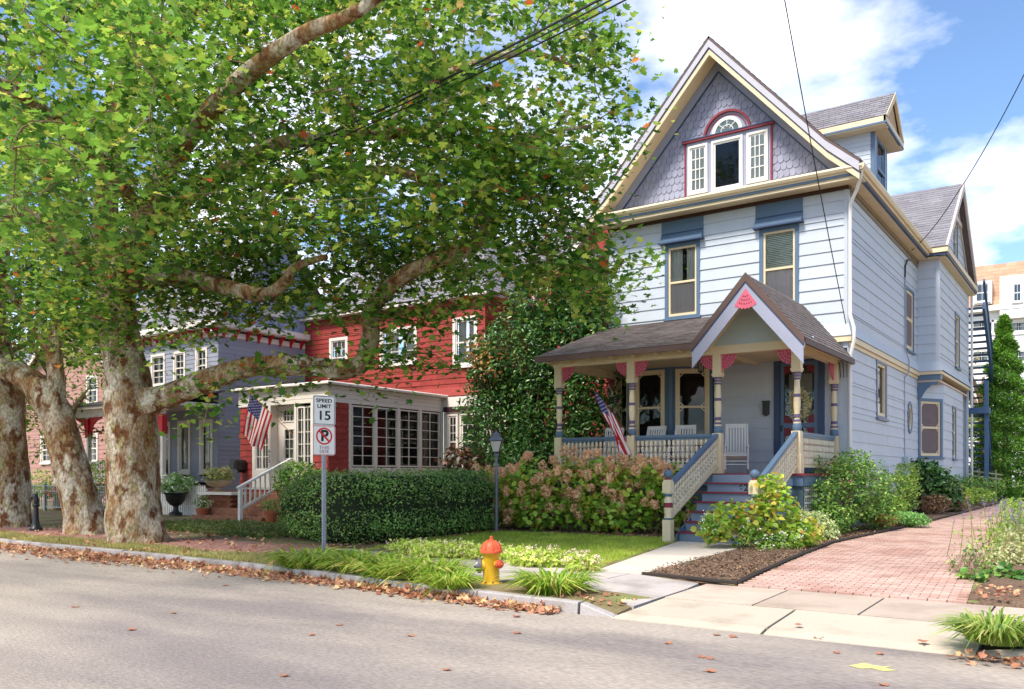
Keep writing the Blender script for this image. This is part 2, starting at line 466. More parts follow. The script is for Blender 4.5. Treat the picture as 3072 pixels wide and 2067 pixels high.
# ================================================================== THE BLUE HOUSE
XL, XR, YF, YB = -11.89, -5.29, 22.0, 31.19
XM = (XL+XR)/2; ZR = 13.0; XE = XR+0.43; ZE = 9.02; XEL = 2*XM-XE; TH = math.atan2(ZR-ZE, XE-XM)
house = thing('blue_house', 'tall pale blue Victorian house with lilac scalloped gable, porch and blue trim', 'house', (XM, YF, 0.2))
F_ = front(YF); S_ = side(XR)

# openings on the front: (a0, a1, z0, z1)
W1 = (-10.14, -9.11, 5.86, 7.96); W2 = (-7.48, -6.46, 5.86, 7.96)
DOOR = (-7.09, -5.83, 1.62, 4.62)
fw = obj('front_wall', MB(F_).box(XR-.10, XR+.012, -.02, .03, 1.0, 4.86).mesh('front_wall', SIDING), house)
for q in ((XR-.08, XR+.012, 5.12, 8.7), (XL-.012, XL+.08, 5.12, 8.7), (XL-.012, XL+.1, 1.0, 4.86)): MB(F_).box(q[0], q[1], -.02, .034, q[2], q[3]).build('corner_board', SIDING, fw)
inner = lambda w: (w[0]+.06, w[1]-.06, w[2]+.04, w[3]-.05)
board_wall(fw, F_, XL, XR, 5.3, 8.66, 0.305, SIDING, [inner(W1), inner(W2)], thick=.034)
# flared skirt course at the foot of the upper storey
sk = MB(F_); sk.prism([(0, 0), (0.13, 0.0), (0.13, 0.02), (0.03, .3), (0, .3)], XL-.12, XR+.12, axis=0)
sk2 = MB()
for a, bb in ((XL-.12, XR+.12),):
    P = lambda x, o, z: (x, YF-o, z)
    sk2.poly([P(a, .13, 5.02), P(bb, .13, 5.02), P(XR+.03, .03, 5.32), P(XL-.03, .03, 5.32)])
    sk2.poly([P(a, .13, 5.0), P(bb, .13, 5.0), P(bb, .13, 5.02), P(a, .13, 5.02)])
    sk2.poly([P(a, .13, 5.0), P(a, 0, 5.0), P(bb, 0, 5.0), P(bb, .13, 5.0)])
    Q = lambda y, o, z: (XR+o, y, z)
    sk2.poly([Q(YF-.13, .13, 5.02), Q(YB, .13, 5.02), Q(YB, .03, 5.32), Q(YF-.03, .03, 5.32)])
    sk2.poly([Q(YF-.13, .13, 5.0), Q(YB, .13, 5.0), Q(YB, .13, 5.02), Q(YF-.13, .13, 5.02)])
sk2.build('skirt_course', SIDING, house)
bd = MB(); bd.box(XL-.06, XR+.11, YF-.11, YF, 4.86, 4.998); bd.box(XR, XR+.108, YF+.001, YB-.02, 4.86, 4.997)
bd.box(XR-.01, XR+.05, YF+.002, YB-.02, 4.76, 4.858)
bd.build('storey_band', CREAM, house)
# ground floor front
BAY = (-11.6, -8.72, 1.5, 4.9)
board_wall(fw, F_, XL, XR-.1, 1.62, 4.86, 0.305, SIDING, [BAY, (DOOR[0]+.05, DOOR[1]-.05, 1.5, DOOR[3]-.05)])

# upper front windows with flared shingled hoods
for w, bl in ((W1, 'curtain'), (W2, 'halfblind')):
    win = window(house, F_, *w, casing=.10, sash=.055, fill=bl, meet=.49)
    win['label'] = 'upper sash window with blue casing under a flared blue hood'
    cx = (w[0]+w[1])/2; hw = (w[1]-w[0])/2+.1
    MB(F_).box(w[0]+.12, w[1]-.12, -.075, -.07, w[2]+.12, w[2]+1.0).build('half_curtain', mat('mauve_curtain', rgb(214, 196, 194), .9, var=.15, scale=3, stretch=(8, 8, .4)), win)
    h = MB(F_)
    p = [(.035, 8.66), (.04, 8.25), (.1, 8.12), (.19, 8.03), (.19, 7.99), (.0, 7.97), (0, 8.66)]
    h.prism([(q[0], q[1]) for q in p], cx-hw, cx+hw, axis=0)
    h.build('window_hood', BLUE, win)
    h2 = MB(F_).box(cx-hw-.03, cx+hw+.03, 0, .2, 7.955, 7.99).box(cx-hw+.02, cx+hw-.02, 0, .07, 8.24, 8.252); h2.build('hood_drip', DBLUE, win)

# ---------------- gable: scalloped shingles
gt_apex, gt_z0 = 12.54, 9.05
gw = MB(F_); gw.prism([(XM-3.35, 8.95), (XM+3.35, 8.95), (XM+.02, 12.72), (XM-.02, 12.72)], -.03, 0.0)
gable = gw.build('gable_wall', SCALE, house)
GW = (-9.50, -7.18, 9.2, 10.62); GC = (GW[0]+GW[1])/2
sh = MB(); pts = [(-.5, .62), (-.5, -.12)]+[(-.5*math.cos(PI*k/7), -.12-.40*math.sin(PI*k/7)) for k in range(1, 7)]+[(.5, -.12), (.5, .62)]
A = [sh.pt((x, -(.024 if z < .3 else .006), z)) for x, z in pts]; B = [sh.pt((x, 0, z)) for x, z in pts]
sh.face(A)
for k in range(len(pts)-1): sh.face((A[k], B[k], B[k+1], A[k+1]))
sh_me = sh.mesh('shingle', SCALE)
ROWH, SW = 0.2, 0.158
row = 0; z = 9.1
while z < 12.55:
    half = (12.72-z)/(12.72-8.95)*3.35-.1
    n = int(half*2/SW)+1
    for k in range(-n//2, n//2+2):
        x = XM+(k+(.5 if row % 2 else 0))*SW
        if abs(x-XM) > half+.02: continue
        zc = z+random.uniform(-.004, .004)
        if GW[0]+.02 < x < GW[1]-.02 and zc < GW[3]+.06: continue
        if (x-GC)**2+(zc-GW[3])**2 < .62**2 and zc > GW[3]-.2: continue
        obj('shingle', sh_me, gable, F_(x+random.uniform(-.003, .003), 0, zc), 0, (SW-.006, random.uniform(.85, 1.15), ROWH*1.02))
    z += ROWH; row += 1
# gable window group
g = MB(F_); g.box(GW[0], GW[1], 0, .04, GW[2]-.1, GW[3])
def arc(r, n=20, c=(GC, GW[3])): return [(c[0]+r*math.cos(PI*k/n), c[1]+r*math.sin(PI*k/n)) for k in range(n+1)]
gs = g.build('window_surround', LILAC, house)
def ring(fr, r0, r1, o0, o1, c, n=20, sx=1.0, full=False):
    b = MB(fr); m = n*2 if full else n; tot = 2*PI if full else PI
    prev = None
    for k in range(m+1):
        a = tot*k/m; ca, sa = math.cos(a), math.sin(a)
        cur = [b.pt((c[0]+r*ca*sx, o, c[1]+r*sa)) for r, o in ((r0, o0), (r0, o1), (r1, o1), (r1, o0))]
        if prev:
            for j in range(4): b.face((prev[j], prev[(j+1) % 4], cur[(j+1) % 4], cur[j]))
        else:
            b.face(cur)
        prev = cur
    b.face(prev[::-1]); return b
half_disc = MB(F_); half_disc.prism(arc(.62), -.01, .03); half_disc.build('arch_panel', LILAC, gs)
ring(F_, .60, .66, 0, .10, (GC, GW[3])).build('arch_moulding', MAROON, gs)
ring(F_, .52, .545, 0, .045, (GC, GW[3])).build('arch_bead', MAROON, gs)
MB(F_).box(GW[0]-.1, GW[1]+.1, 0, .12, GW[3], GW[3]+.05).build('head_moulding', MAROON, gs)
MB(F_).box(GW[0]-.08, GW[1]+.08, 0, .135, GW[3]+.05, GW[3]+.075).build('head_drip', DBLUE, gs)
MB(F_).box(GW[0]-.05, GW[0], 0, .06, GW[2]-.1, GW[3]).box(GW[1], GW[1]+.05, 0, .06, GW[2]-.1, GW[3]).build('side_moulding', MAROON, gs)
ring(F_, .33, .42, .03, .075, (GC, GW[3]+.06)).build('arch_sash', WHITE, gs)
MB(F_).box(GC-.42, GC+.42, .03, .073, GW[3]+.05, GW[3]+.1).build('arch_sill', WHITE, gs)
dk = MB(F_); dk.prism(arc(.34, c=(GC, GW[3]+.08)), .03, .034); dk.build('arch_shade', CURTAIN, gs)
dk = MB(F_); dk.prism(arc(.335, c=(GC, GW[3]+.085)), .05, .053); dk.build('pane', GLASS, gs)
mu = MB(F_)
for a in (PI/4, PI/2, 3*PI/4):
    c, s = math.cos(a), math.sin(a)
    mu.prism([(GC+.1*c-.008*s, GW[3]+.1+.1*s+.008*c), (GC+.1*c+.008*s, GW[3]+.1+.1*s-.008*c), (GC+.34*c+.008*s, GW[3]+.08+.34*s-.008*c), (GC+.34*c-.008*s, GW[3]+.08+.34*s+.008*c)], .055, .068)
mu.build('muntins', WHITE, gs)
ring(F_, .16, .176, .055, .069, (GC, GW[3]+.09), n=12).build('muntin_ring', WHITE, gs)
for a0, a1, grid, fl in ((-9.44, -8.88, (3, 4), 'sheer'), (-8.77, -7.91, None, None), (-7.80, -7.24, (3, 4), 'sheer')):
    fr2 = front(YF-.04)
    w = window(house, fr2, a0, a1, GW[2]+(.0 if grid else -.05), GW[3]-.1, casing=.055, sash=.05, cm=WHITE, sm=WHITE, meet=None, grid=grid, sill=False, proud=.05, fill=None, depth=.004, name='gable_window')
    bk = MB(fr2); bk.box(a0+.06, a1-.06, .001, .004, GW[2]+.05, GW[3]-.16); bk.build('curtain' if grid else 'dark_room', CURTAIN if grid else DARKIN, w)

# ---------------- rakes, cornice, gutters
def rake(y0, y1, d0, d1, m, name, inset=0.0, parent=house):
    v0, v1 = d0/math.cos(TH), d1/math.cos(TH); b = MB()
    for sgn in (1, -1):
        xe = XM+sgn*(XE-XM-inset); ze = ZE+inset*math.tan(TH)
        kx, kz = XM+sgn*(XE-XM)*.80, ZR-(ZR-ZE)*.835           # slight flare at the foot
        P = [(XM, ZR-v0), (kx, kz-v0), (xe, ze-v0), (xe, ze-v1), (kx, kz-v1), (XM, ZR-v1)]
        b.prism(P if sgn > 0 else P[::-1], y0, y1, axis=1)
    return b.build(name, m, parent)
rk = rake(21.28, 21.36, -.01, .17, mat('pale_lilac', rgb(178, 176, 186), .55, var=.06), 'rake_board')
rake(21.32, 21.40, .175, .30, CREAM, 'rake_moulding', parent=rk)
rake(21.30, 21.385, .172, .19, DBLUE, 'rake_line', parent=rk)
rake(21.37, 21.99, .16, .19, CREAM, 'rake_soffit', .0, parent=rk)
rake(21.955, 22.0, .19, .43, DBLUE if False else LILAC, 'gable_frieze', .3)
rake(21.945, 22.0, .42, .45, DBLUE, 'frieze_line', .42)
for sgn, nm in ((1, 'main_roof'), (-1, 'main_roof')):
    kx, kz = XM+sgn*(XE-XM)*.80, ZR-(ZR-ZE)*.835; xe = XM+sgn*(XE-XM)
    y0, y1 = (21.27, 38.5)
    e = [(kx, y0, kz+.03), (kx, y1, kz+.03)]; r = [(XM, y0, ZR+.03), (XM, y1, ZR+.03)]
    roof_sheet(nm, ROOF2, house, e[0], e[1], r[0], r[1], course=.2, tab=.45)
    roof_sheet('roof_kick', ROOF2, house, (xe+sgn*.03, y0, ZE+.02), (xe+sgn*.03, y1, ZE+.02), e[0], e[1], course=.2, tab=.45)
# pent cornice along the front and box gutter on both visible sides
def gutter_profile(o): return [(o, 8.93), (o+.07, 8.95), (o+.085, 8.9), (o+.05, 8.84), (o+.0, 8.82)]
c1 = MB(F_); c1.prism([(q[0], q[1]) for q in gutter_profile(.62)], XEL, XE+.06, axis=0); gut = c1.build('front_gutter', CREAM, house)
MB(F_).prism([(0, 9.08), (.66, 8.93), (.64, 8.9), (0, 9.0)], XEL, XE, axis=0).build('pent_roof', CREAM, house)
MB(F_).box(XEL, XE+.02, .52, .615, 8.79, 8.9).build('cornice_fascia', CREAM, house)
MB(F_).box(XEL, XE+.01, .48, .60, 8.74, 8.79).build('cornice_line', BLUE, house)
MB(F_).box(XEL, XE, .44, .56, 8.66, 8.738).build('cornice_bed', CREAM, house)
MB(F_).box(XL-.42, XR+.42, .0, .5, 8.70, 8.73).build('front_soffit', CREAM, house)
MB(F_).box(XL-.03, XR+.035, .0, .05, 8.6, 8.698).build('frieze_board', WOODD, house)
s1 = MB(S_); s1.prism([(q[0]-.2, q[1]) for q in gutter_profile(.62)], 21.3, YB+.1, axis=0); s1.fr = None
gs_ = MB()
prof = [(.44, 8.95), (.53, 8.97), (.54, 8.9), (.50, 8.83), (.44, 8.82)]
A = [[gs_.pt((XR+o, y, z)) for o, z in prof] for y in (21.33, YB-.35)]
gs_.face(A[0]); gs_.face(A[1][::-1])
for k in range(5): gs_.face((A[0][k], A[0][(k+1) % 5], A[1][(k+1) % 5], A[1][k]))
gs_.build('side_gutter', CREAM, house)
MB(S_).box(21.4, YB-.3, .36, .44, 8.76, 8.9).build('side_fascia', CREAM, house)
MB(S_).box(21.42, YB-.3, .30, .40, 8.71, 8.76).build('side_cornice_line', DBLUE, house)
MB(S_).box(YF-.02, YB, .0, .32, 8.70, 8.728).build('side_soffit', CREAM, house)
MB(S_).box(YF+.06, YB, .0, .07, 8.6, 8.698).box(YF+.06, YB, .0, .04, 8.48, 8.6).build('side_frieze', mat('olive_frieze', rgb(128, 116, 96), .6), house)
# downpipe at the corner
dp = MB(); dp.tube([(XR+.46, 21.45, 8.85), (XR+.42, 21.5, 8.7), (XR+.30, 21.65, 8.45), (XR+.10, 21.86, 8.2), (XR+.085, 21.9, 8.0), (XR+.085, 21.9, 5.5), (XR+.20, 21.8, 5.15), (XR+.20, 21.8, 4.85), (XR+.10, 21.9, 4.55), (XR+.085, 21.9, 4.2), (XR+.085, 21.9, .5)], .042, 8)
dp.build('downpipe', WHITE, house, smooth=True)
dp = MB(); dp.tube([(-4.5, 38.35, 8.7), (-4.5, 38.4, .6)], .045, 8); dp.build('downpipe', WHITE, house, smooth=True)

# ---------------- right side wall
sw = obj('side_wall', MB(S_).box(YF, YF+.10, -.02, .034, 5.12, 8.6).mesh('side_wall', SIDING), house)
MB(S_).box(YF, YF+.1, -.02, .03, .9, 4.86).build('corner_board', SIDING, sw)
SW1 = (25.05, 26.35, 3.12, 4.80); SW2 = (29.15, 30.5, 5.5, 7.55); OV = (29.85, 3.42)
board_wall(sw, S_, YF+.1, YB, 5.3, 8.6, 0.305, SIDING, [(SW2[0]+.06, SW2[1]-.06, SW2[2]+.04, SW2[3]-.05)])
board_wall(sw, S_, YF+.1, YB+.1, .95, 4.78, 0.305, SIDING, [(SW1[0]+.06, SW1[1]-.06, SW1[2]+.04, SW1[3]-.05), (OV[0]-.28, OV[0]+.28, OV[1]-.4, OV[1]+.4)])
w = window(house, S_, *SW1, casing=.11, sash=.07, cm=mat('grey_blue_casing', rgb(108, 116, 136), .5), meet=None, fill=None)
MB(S_).box(SW1[0]+.2, SW1[1]-.2, -.12, -.1, SW1[2]+.1, SW1[2]+.5).build('cafe_curtain', WHITE, w)
w = window(house, S_, *SW2, casing=.09, sash=.09, fill='screen', frets=True, meet=.52)
ovw = ring(S_, .40, .52, -.01, .05, OV, n=18, sx=.74, full=True).build('oval_window', BLUE, house)
ring(S_, .31, .41, -.03, .03, OV, n=18, sx=.74, full=True).build('sash', CREAM, ovw)
def disc(fr, r, o, c, sx, n=32):
    b = MB(fr); b.poly([(c[0]+r*sx*math.cos(2*PI*k/n), o, c[1]+r*math.sin(2*PI*k/n)) for k in range(n)]); return b
disc(S_, .33, -.02, OV, .74).build('pane', GLASS, ovw)
# patch between the oval and its square opening
pb = MB(S_)
n = 32; sq = []
for k in range(n+1):
    a = 2*PI*k/n; ca, sa = math.cos(a), math.sin(a); t = 1/max(abs(ca)/.285, abs(sa)/.405, 1e-6)
    sq.append((OV[0]+ca*t, OV[1]+sa*t))
for k in range(n):
    a0, a1 = 2*PI*k/n, 2*PI*(k+1)/n
    pb.poly([(OV[0]+.39*.74*math.cos(a0), .012, OV[1]+.39*math.sin(a0)), (OV[0]+.39*.74*math.cos(a1), .012, OV[1]+.39*math.sin(a1)), (sq[k+1][0], .012, sq[k+1][1]), (sq[k][0], .012, sq[k][1])])
pb.build('oval_board', SIDING, ovw)
# pipe with service wires up the side wall
cb = MB(S_); cb.tube([(28.95, .03, 1.4), (28.95, .03, 4.6), (28.95, .16, 4.8), (28.95, .17, 5.1), (28.95, .06, 5.5), (28.95, .05, 7.75)], .022, 6)
cb.build('conduit', mat('conduit_grey', rgb(150, 156, 170), .5), house, smooth=True)
cb = MB(S_); cb.tube([(28.95, .05, 7.75), (28.97, .05, 8.1), (29.15, .08, 8.32), (29.6, .12, 8.4)], .026, 6); cb.build('service_mast', IRON, house, smooth=True)
MB(S_).box(28.75, 29.1, .03, .18, 1.55, 2.15).build('meter_box', mat('meter_grey', rgb(170, 186, 198), .5), house)
# left and back walls (plain)
L_ = frame((XL, 0, 0), (0, 1, 0), (-1, 0, 0))
lw = obj('left_wall', MB(L_).box(YF, YF+.1, -.02, .034, .9, 8.7).mesh('left_wall', SIDING), house)
for o in (0,):
    bw = MB()
    zz0 = .9
    for k in range(25):
        z0 = zz0+k*.305; bw.prism([(XL, z0), (XL-.028, z0), (XL-.008, z0+.305), (XL, z0+.305)], YF+.1, 38.2, axis=1)
    lb = bw.build('left_siding', SIDING, lw); lb['kind'] = 'stuff'
MB().box(XL, -4.64, 38.2, 38.24, .6, 8.7).build('back_wall', SIDING, house)
# dark rooms behind the panes
rm = MB(); rm.prism([(XL+.35, 1.7), (XR-.4, 1.7), (XR-.4, 8.6), (XM+.3, 12.0), (XM-.3, 12.0), (XL+.35, 8.6)], YF+.45, 37.8); rm.build('dark_room', DARKIN, house)
rm = MB(); rm.prism([(XL+.03, .3), (XR-.03, .3), (XR-.03, 1.3), (XL+.03, 1.3)], YF+.05, 38.0); rm.build('foundation', BRICKF, house)

# ---------------- roof dormer on the right slope
DY0, DY1, DX = 25.02, 26.6, XR-.02; DYM = (DY0+DY1)/2
dr = MB(); dr.box(DX-.10, DX+.012, DY0-.015, DY0+.06, 9.0, 11.2); dorm = dr.build('roof_dormer', BLUE, house); MB().box(DX-.05, DX+.014, DY1-.08, DY1, 9.0, 11.2).build('corner_post', BLUE, dorm)
dorm['label'] = 'small gabled roof dormer with narrow lap siding'
board_wall(dorm, front(DY0), XM+.8, DX-.09, 9.0, 11.2, .13, SIDING, thick=.018, limit_len=9)
fd = frame((DX, 0, 0), (0, 1, 0), (1, 0, 0))
MB(fd).box(DY0+.06, DY0+.26, -.03, .008, 9.0, 11.2).box(DY1-.26, DY1-.08, -.03, .008, 9.0, 11.2).box(DY0+.26, DY1-.26, -.03, .008, 10.95, 11.2).box(DY0+.26, DY1-.26, -.03, .008, 9., 9.35).build('dormer_face', mat('shaded_face_blue', rgb(150, 160, 190), .5), dorm)  # side face: its shade is put into this darker blue
dwn = MB(fd).box(DY0+.26, DY0+.34, -.02, .02, 9.35, 10.95).box(DY1-.34, DY1-.26, -.02, .02, 9.35, 10.95).box(DY0+.34, DY1-.34, -.02, .02, 10.87, 10.95).box(DY0+.34, DY1-.34, -.02, .02, 10.1, 10.18).build('dormer_window', BLUE, dorm)
MB(fd).box(DY0+.3, DY1-.3, -.1, -.09, 9.35, 10.9).build('dark_room', mat('dormer_curtain', rgb(150, 140, 150), .9), dorm)
MB(fd).box(DY0+.3, DY1-.3, -.03, -.024, 9.35, 10.9).build('pane', GLASS, dorm)
zr, ze = 12.28, 11.25; ov = .42; xo = DX+.38
for sgn in (1, -1):
    ye = DYM+sgn*((DY1-DY0)/2+ov)
    roof_sheet('dormer_roof', ROOF2, house, (XM+1.0, ye, ze), (xo, ye, ze), (XM+.3, DYM, zr), (xo, DYM, zr), course=.16, tab=.3)
    # eave box along the slope side
    ys = sorted((DYM+sgn*((DY1-DY0)/2+ov-.02), DYM+sgn*((DY1-DY0)/2)))
    MB().box(XM+1.6, xo-.02, ys[0], ys[1], 11.02, 11.06).build('dormer_soffit', CREAM, dorm)
    yo = DYM+sgn*((DY1-DY0)/2+ov); MB().box(XM+1.6, xo-.001, min(yo, yo-sgn*.05), max(yo, yo-sgn*.05), 11.06, 11.24).build('dormer_fascia', CREAM, dorm)
    yo2 = yo+sgn*.006; MB().box(XM+1.6, xo+.004, min(yo2, yo2-sgn*.05), max(yo2, yo2-sgn*.05), 11.05, 11.10).build('dormer_line', BLUE, dorm)
pd = MB(); y0, y1 = DYM-(DY1-DY0)/2-ov, DYM+(DY1-DY0)/2+ov
pd.box(xo-.06, xo, y0, y1, 11.06, 11.24)
for sgn in (1, -1):
    ye = y1 if sgn > 0 else y0
    P = [(ye, ze), (DYM, zr), (DYM, zr-.2), (ye-sgn*.2, ze)]
    pd.prism(P, xo-.05, xo+.02, axis=0)
pd.build('dormer_pediment', CREAM, dorm)
MB().box(xo-.05, xo+.006, y0, y1, 11.05, 11.10).build('dormer_line', BLUE, dorm)
MB().box(DX+.001, xo-.061, y0+.43, y1-.43, 11.012, 11.045).build('dormer_soffit', CREAM, dorm)
MB().prism([(y0+.3, 11.24), (y1-.3, 11.24), (DYM, zr-.22)], DX, DX+.3, axis=0).build('dormer_tympanum', mat('tan_panel', rgb(180, 150, 110), .6), dorm)

# ---------------- rear wing with its cross gable
WX, WY1 = -4.62, 38.2; WYM = (YB+WY1)/2; WZ = 12.1
Sw = side(WX); Fw = front(YB)
wing = obj('wing_wall', MB().box(WX-.09, WX+.03, YB-.03, YB+.09, 5.12, 8.7).mesh('wing_wall', SIDING), house); MB().box(WX-.05, WX+.03, WY1-.09, WY1+.02, .8, 8.7).build('corner_board', SIDING, wing)
WW = (34.6, 35.7, 5.45, 7.5)
board_wall(wing, Fw, XR, WX-.09, 5.3, 8.7, .305, SIDING, limit_len=9)
board_wall(wing, Sw, YB+.09, WY1-.09, 5.3, 8.7, .305, SIDING, [(WW[0]+.06, WW[1]-.06, WW[2]+.04, WW[3]-.05)])
window(house, Sw, *WW, casing=.1, sash=.06, fill='curtain')
sk3 = MB()
sk3.poly([(XR, YB-.13, 5.02), (WX+.13, YB-.13, 5.02), (WX+.03, YB-.03, 5.32), (XR, YB-.03, 5.32)])
sk3.poly([(WX+.13, YB-.13, 5.02), (WX+.13, WY1, 5.02), (WX+.03, WY1, 5.32), (WX+.03, YB-.03, 5.32)])
sk3.poly([(XR, YB-.13, 5.0), (WX+.13, YB-.13, 5.0), (WX+.13, YB-.13, 5.02), (XR, YB-.13, 5.02)])
sk3.build('skirt_course', SIDING, house)
MB().box(XR, WX+.10, YB-.10, YB+.3, 4.9, 4.998).box(WX-.3, WX+.102, YB+.301, WY1, 4.9, 4.997).build('storey_band', CREAM, house)
MB().box(XR, WX+.06, YB-.06, YB+.3, 4.72, 4.898).build('bay_frieze', BLUE, house)
MB().box(XR-.2, WX+.02, YB-.02, WY1, 4.66, 4.72).build('bay_soffit', mat('tan_soffit', rgb(196, 176, 158), .6), house)
# scrolled bracket under the overhang
br = MB(front(YB+.02)); P = [(XR+.03, 4.70), (WX-.02, 4.70), (WX-.02, 4.58), (WX-.12, 4.55), (WX-.2, 4.56), (XR+.30, 4.42), (XR+.22, 4.30), (XR+.15, 4.16), (XR+.06, 4.10), (XR+.03, 4.10)]
br.prism(P, -.03, .03); br.build('scroll_bracket', BLUE, house)
# lower storey: canted bay
CB0, CB1 = (XR, YB+.05), (WX-.02, YB+1.15)
ux, uy = CB1[0]-CB0[0], CB1[1]-CB0[1]; CL = math.hypot(ux, uy)
Fc = frame((CB0[0], CB0[1], 0), (ux, uy, 0), (uy, -ux, 0))
board_wall(wing, Fc, 0, CL, 1.25, 4.66, .305, SIDING, [(.08, CL-.16, 2.2, 4.1)], limit_len=9)
window(house, Fc, .03, CL-.1, 2.12, 4.15, casing=.10, sash=.07, fill='screen', frets=True, meet=.52)
Sl = side(WX-.03)
LW = (34.2, 35.0, 2.1, 4.05)
board_wall(wing, Sl, CB1[1], 36.9, 1.25, 4.66, .305, SIDING, [(LW[0]+.06, LW[1]-.06, LW[2]+.04, LW[3]-.05)])
window(house, Sl, *LW, casing=.09, sash=.08, fill='screen', frets=True, meet=.52)
board_wall(wing, side(WX-.3), 36.9, WY1, 1.25, 4.9, .305, SIDING)
window(house, side(WX-.3), 37.2, 37.75, 2.6, 3.7, casing=.08, sash=.05, cm=SIDING, sm=WHITE, meet=None)
MB().box(XR+.05, WX-.1, YB+.6, WY1-.05, .3, 1.25).build('foundation', mat('red_foundation', rgb(140, 110, 100), .8, bump=.4), house)
MB().box(XR-.4, XR-.06, YB+.3, WY1-.3, 1.4, 8.6).build('dark_room', DARKIN, house)
# cross gable roof
zE = 9.02; gx = WX+.30
for sgn in (1, -1):
    ye = WYM+sgn*((WY1-YB)/2+.35); xi = XM+.55
    roof_sheet('wing_roof', ROOF2, house, (XE-1.5 if sgn < 0 else XM+2, ye, zE), (gx, ye, zE), (xi, WYM, WZ), (gx, WYM, WZ), course=.2, tab=.36, under=ROOF2)
wg = obj('wing_gable', MB(Sw).box(YB+.3, WY1-.3, -.03, 0, 8.7, 9.0).mesh('wing_gable', SIDING), house)
GWN = (WYM-.35, WYM+.45, 9.35, 10.75)
def wedge(z): h = (WZ-.35-z)/(WZ-.35-8.8)*((WY1-YB)/2-.05); return (WYM-max(h, .02), WYM+max(h, .02))
board_wall(wg, Sw, 0, 0, 9.0, 11.6, .305, SIDING, [GWN], edge=wedge)
window(house, Sw, GWN[0]-.05, GWN[1]+.05, GWN[2]-.05, GWN[3]+.05, casing=.1, sash=.06, fill='curtain', cm=BLUE)
rb = MB()
for sgn in (1, -1):
    ye = WYM+sgn*((WY1-YB)/2+.35)
    rb.prism([(ye, zE+.02), (WYM, WZ+.02), (WYM, WZ-.26), (ye-sgn*.18, zE-.06)], gx-.05, gx+.02, axis=0)
    rb.prism([(ye-sgn*.2, zE-.02), (WYM, WZ-.28), (WYM, WZ-.45), (ye-sgn*.4, zE-.04)], WX, WX+.06, axis=0)
rb.build('wing_rake', mat('warm_trim', rgb(206, 190, 180), .5), house)
MB(Sw).box(WYM-1.25, WYM+1.25, 0.02, .09, 10.78, 10.96).build('gable_collar', mat('warm_trim', rgb(206, 190, 180), .5), house)
cg = MB(); cg.box(XE-.1, gx+.02, YB-.42, YB-.30, 8.82, 8.96); cg.box(gx-.06, gx+.02, YB-.30, WY1+.35, 8.82, 8.99); cg.box(WX, gx-.06, YB-.3, WY1+.3, 8.70, 8.73); cg.box(XR+.3, gx-.06, YB-.3, YB, 8.69, 8.725)
cg.build('wing_gutter', CREAM, house)
MB().box(XE-.1, gx-.01, YB-.38, YB-.32, 8.74, 8.82).box(gx-.07, gx-.012, YB-.3, WY1+.3, 8.74, 8.82).build('wing_cornice_line', DBLUE, house)

# ================================================================== PORCH
PY, PZ, PC = 18.8, 1.62, 4.42                       # column line, floor, ceiling
CX1, CX2, CX3, CX4 = -11.62, at(1896, 1300, Y=PY).x, -7.36, -5.57
MB().box(XL-.05, XR-.02, 18.5, YF-.03, PZ-.05, PZ).build('porch_floor', MAROON, house)
MB().box(XL+.05, XR-.1, 18.6, 18.66, .3, PZ-.25).box(XR-.2, XR-.14, 18.67, YF, .3, PZ-.05).build('porch_skirt', BRICKF, house)
MB().box(XL, XR-.08, 18.54, 18.6, PZ-.27, PZ-.05).box(XR-.13, XR-.07, 18.61, YF, PZ-.27, PZ-.05).build('porch_fascia', BLUE, house)
lt = MB()
for k in range(22):
    y = 18.75+k*.15
    lt.beam((XR-.1, y, .35), (XR-.1, y+.0, 1.33), .035, .012, up=(1, 0, 0)); 
for k in range(7): lt.beam((XR-.085, 18.7, .42+k*.14), (XR-.085, YF, .42+k*.14), .012, .035)
lt.build('lattice', mat('lattice_cream', rgb(200, 196, 186), .6), house)
MB().box(CX1-.1, CX4+.08, 18.72, YF-.05, PC+.08, PC+.1).build('porch_ceiling', CREAM, house)
# beam and its side runs
bm_ = MB(); bm_.box(CX1-.13, CX4+.11, PY-.10, PY+.10, PC-.09, PC+.10)
bm_.box(CX1-.1, CX1+.1, PY+.101, YF, PC-.12, PC+.10).box(CX4-.1, CX4+.1, PY+.101, YF, PC-.12, PC+.14)
bm_.build('porch_beam', CREAM, house)
# turned columns
def column(x, y, half=False, zt=PC-.09):
    c = MB(); w = .098
    c.box(x-w, x+w, y-w, y+w, PZ, 2.54)
    o = c.build('porch_column', CREAM, house, bevel=.006)
    MB().box(x-w, x+w, y-w, y+w, 3.82, zt).build('cap_block', CREAM, o, bevel=.006); MB().box(x-w-.015, x+w+.015, y-w-.015, y+w+.015, 3.86, 3.9).build('cap_moulding', CREAM, o)
    MB().box(x-w-.02, x+w+.02, y-w-.02, y+w+.02, PZ, PZ+.42).build('plinth', CREAM, o, bevel=.006)
    sh_ = MB(); sh_.lathe([(.085, 2.54), (.07, 2.6), (.085, 2.75), (.06, 2.78), (.062, 2.95), (.078, 3.1), (.066, 3.5), (.058, 3.62), (.07, 3.7), (.09, 3.82)], 14, (x, y, 0)); sh_.build('shaft', CREAM, o, smooth=True)
    for z0, z1, r in ((3.66, 3.69, .082), (3.72, 3.76, .088), (3.78, 3.82, .094), (3.28, 3.34, .079), (2.84, 2.9, .076), (2.74, 2.78, .086)):
        MB().lathe([(r-.012, z0-.008), (r, z0), (r, z1), (r-.012, z1+.008)], 14, (x, y, 0)).build('painted_ring', PURPLE, o, smooth=True)
    v = MB(); v.lathe([(.075, 2.53), (.1, 2.57), (.095, 2.66), (.075, 2.72)], 14, (x, y, 0)); v.build('turned_cup', BLUE, o, smooth=True)
    return o
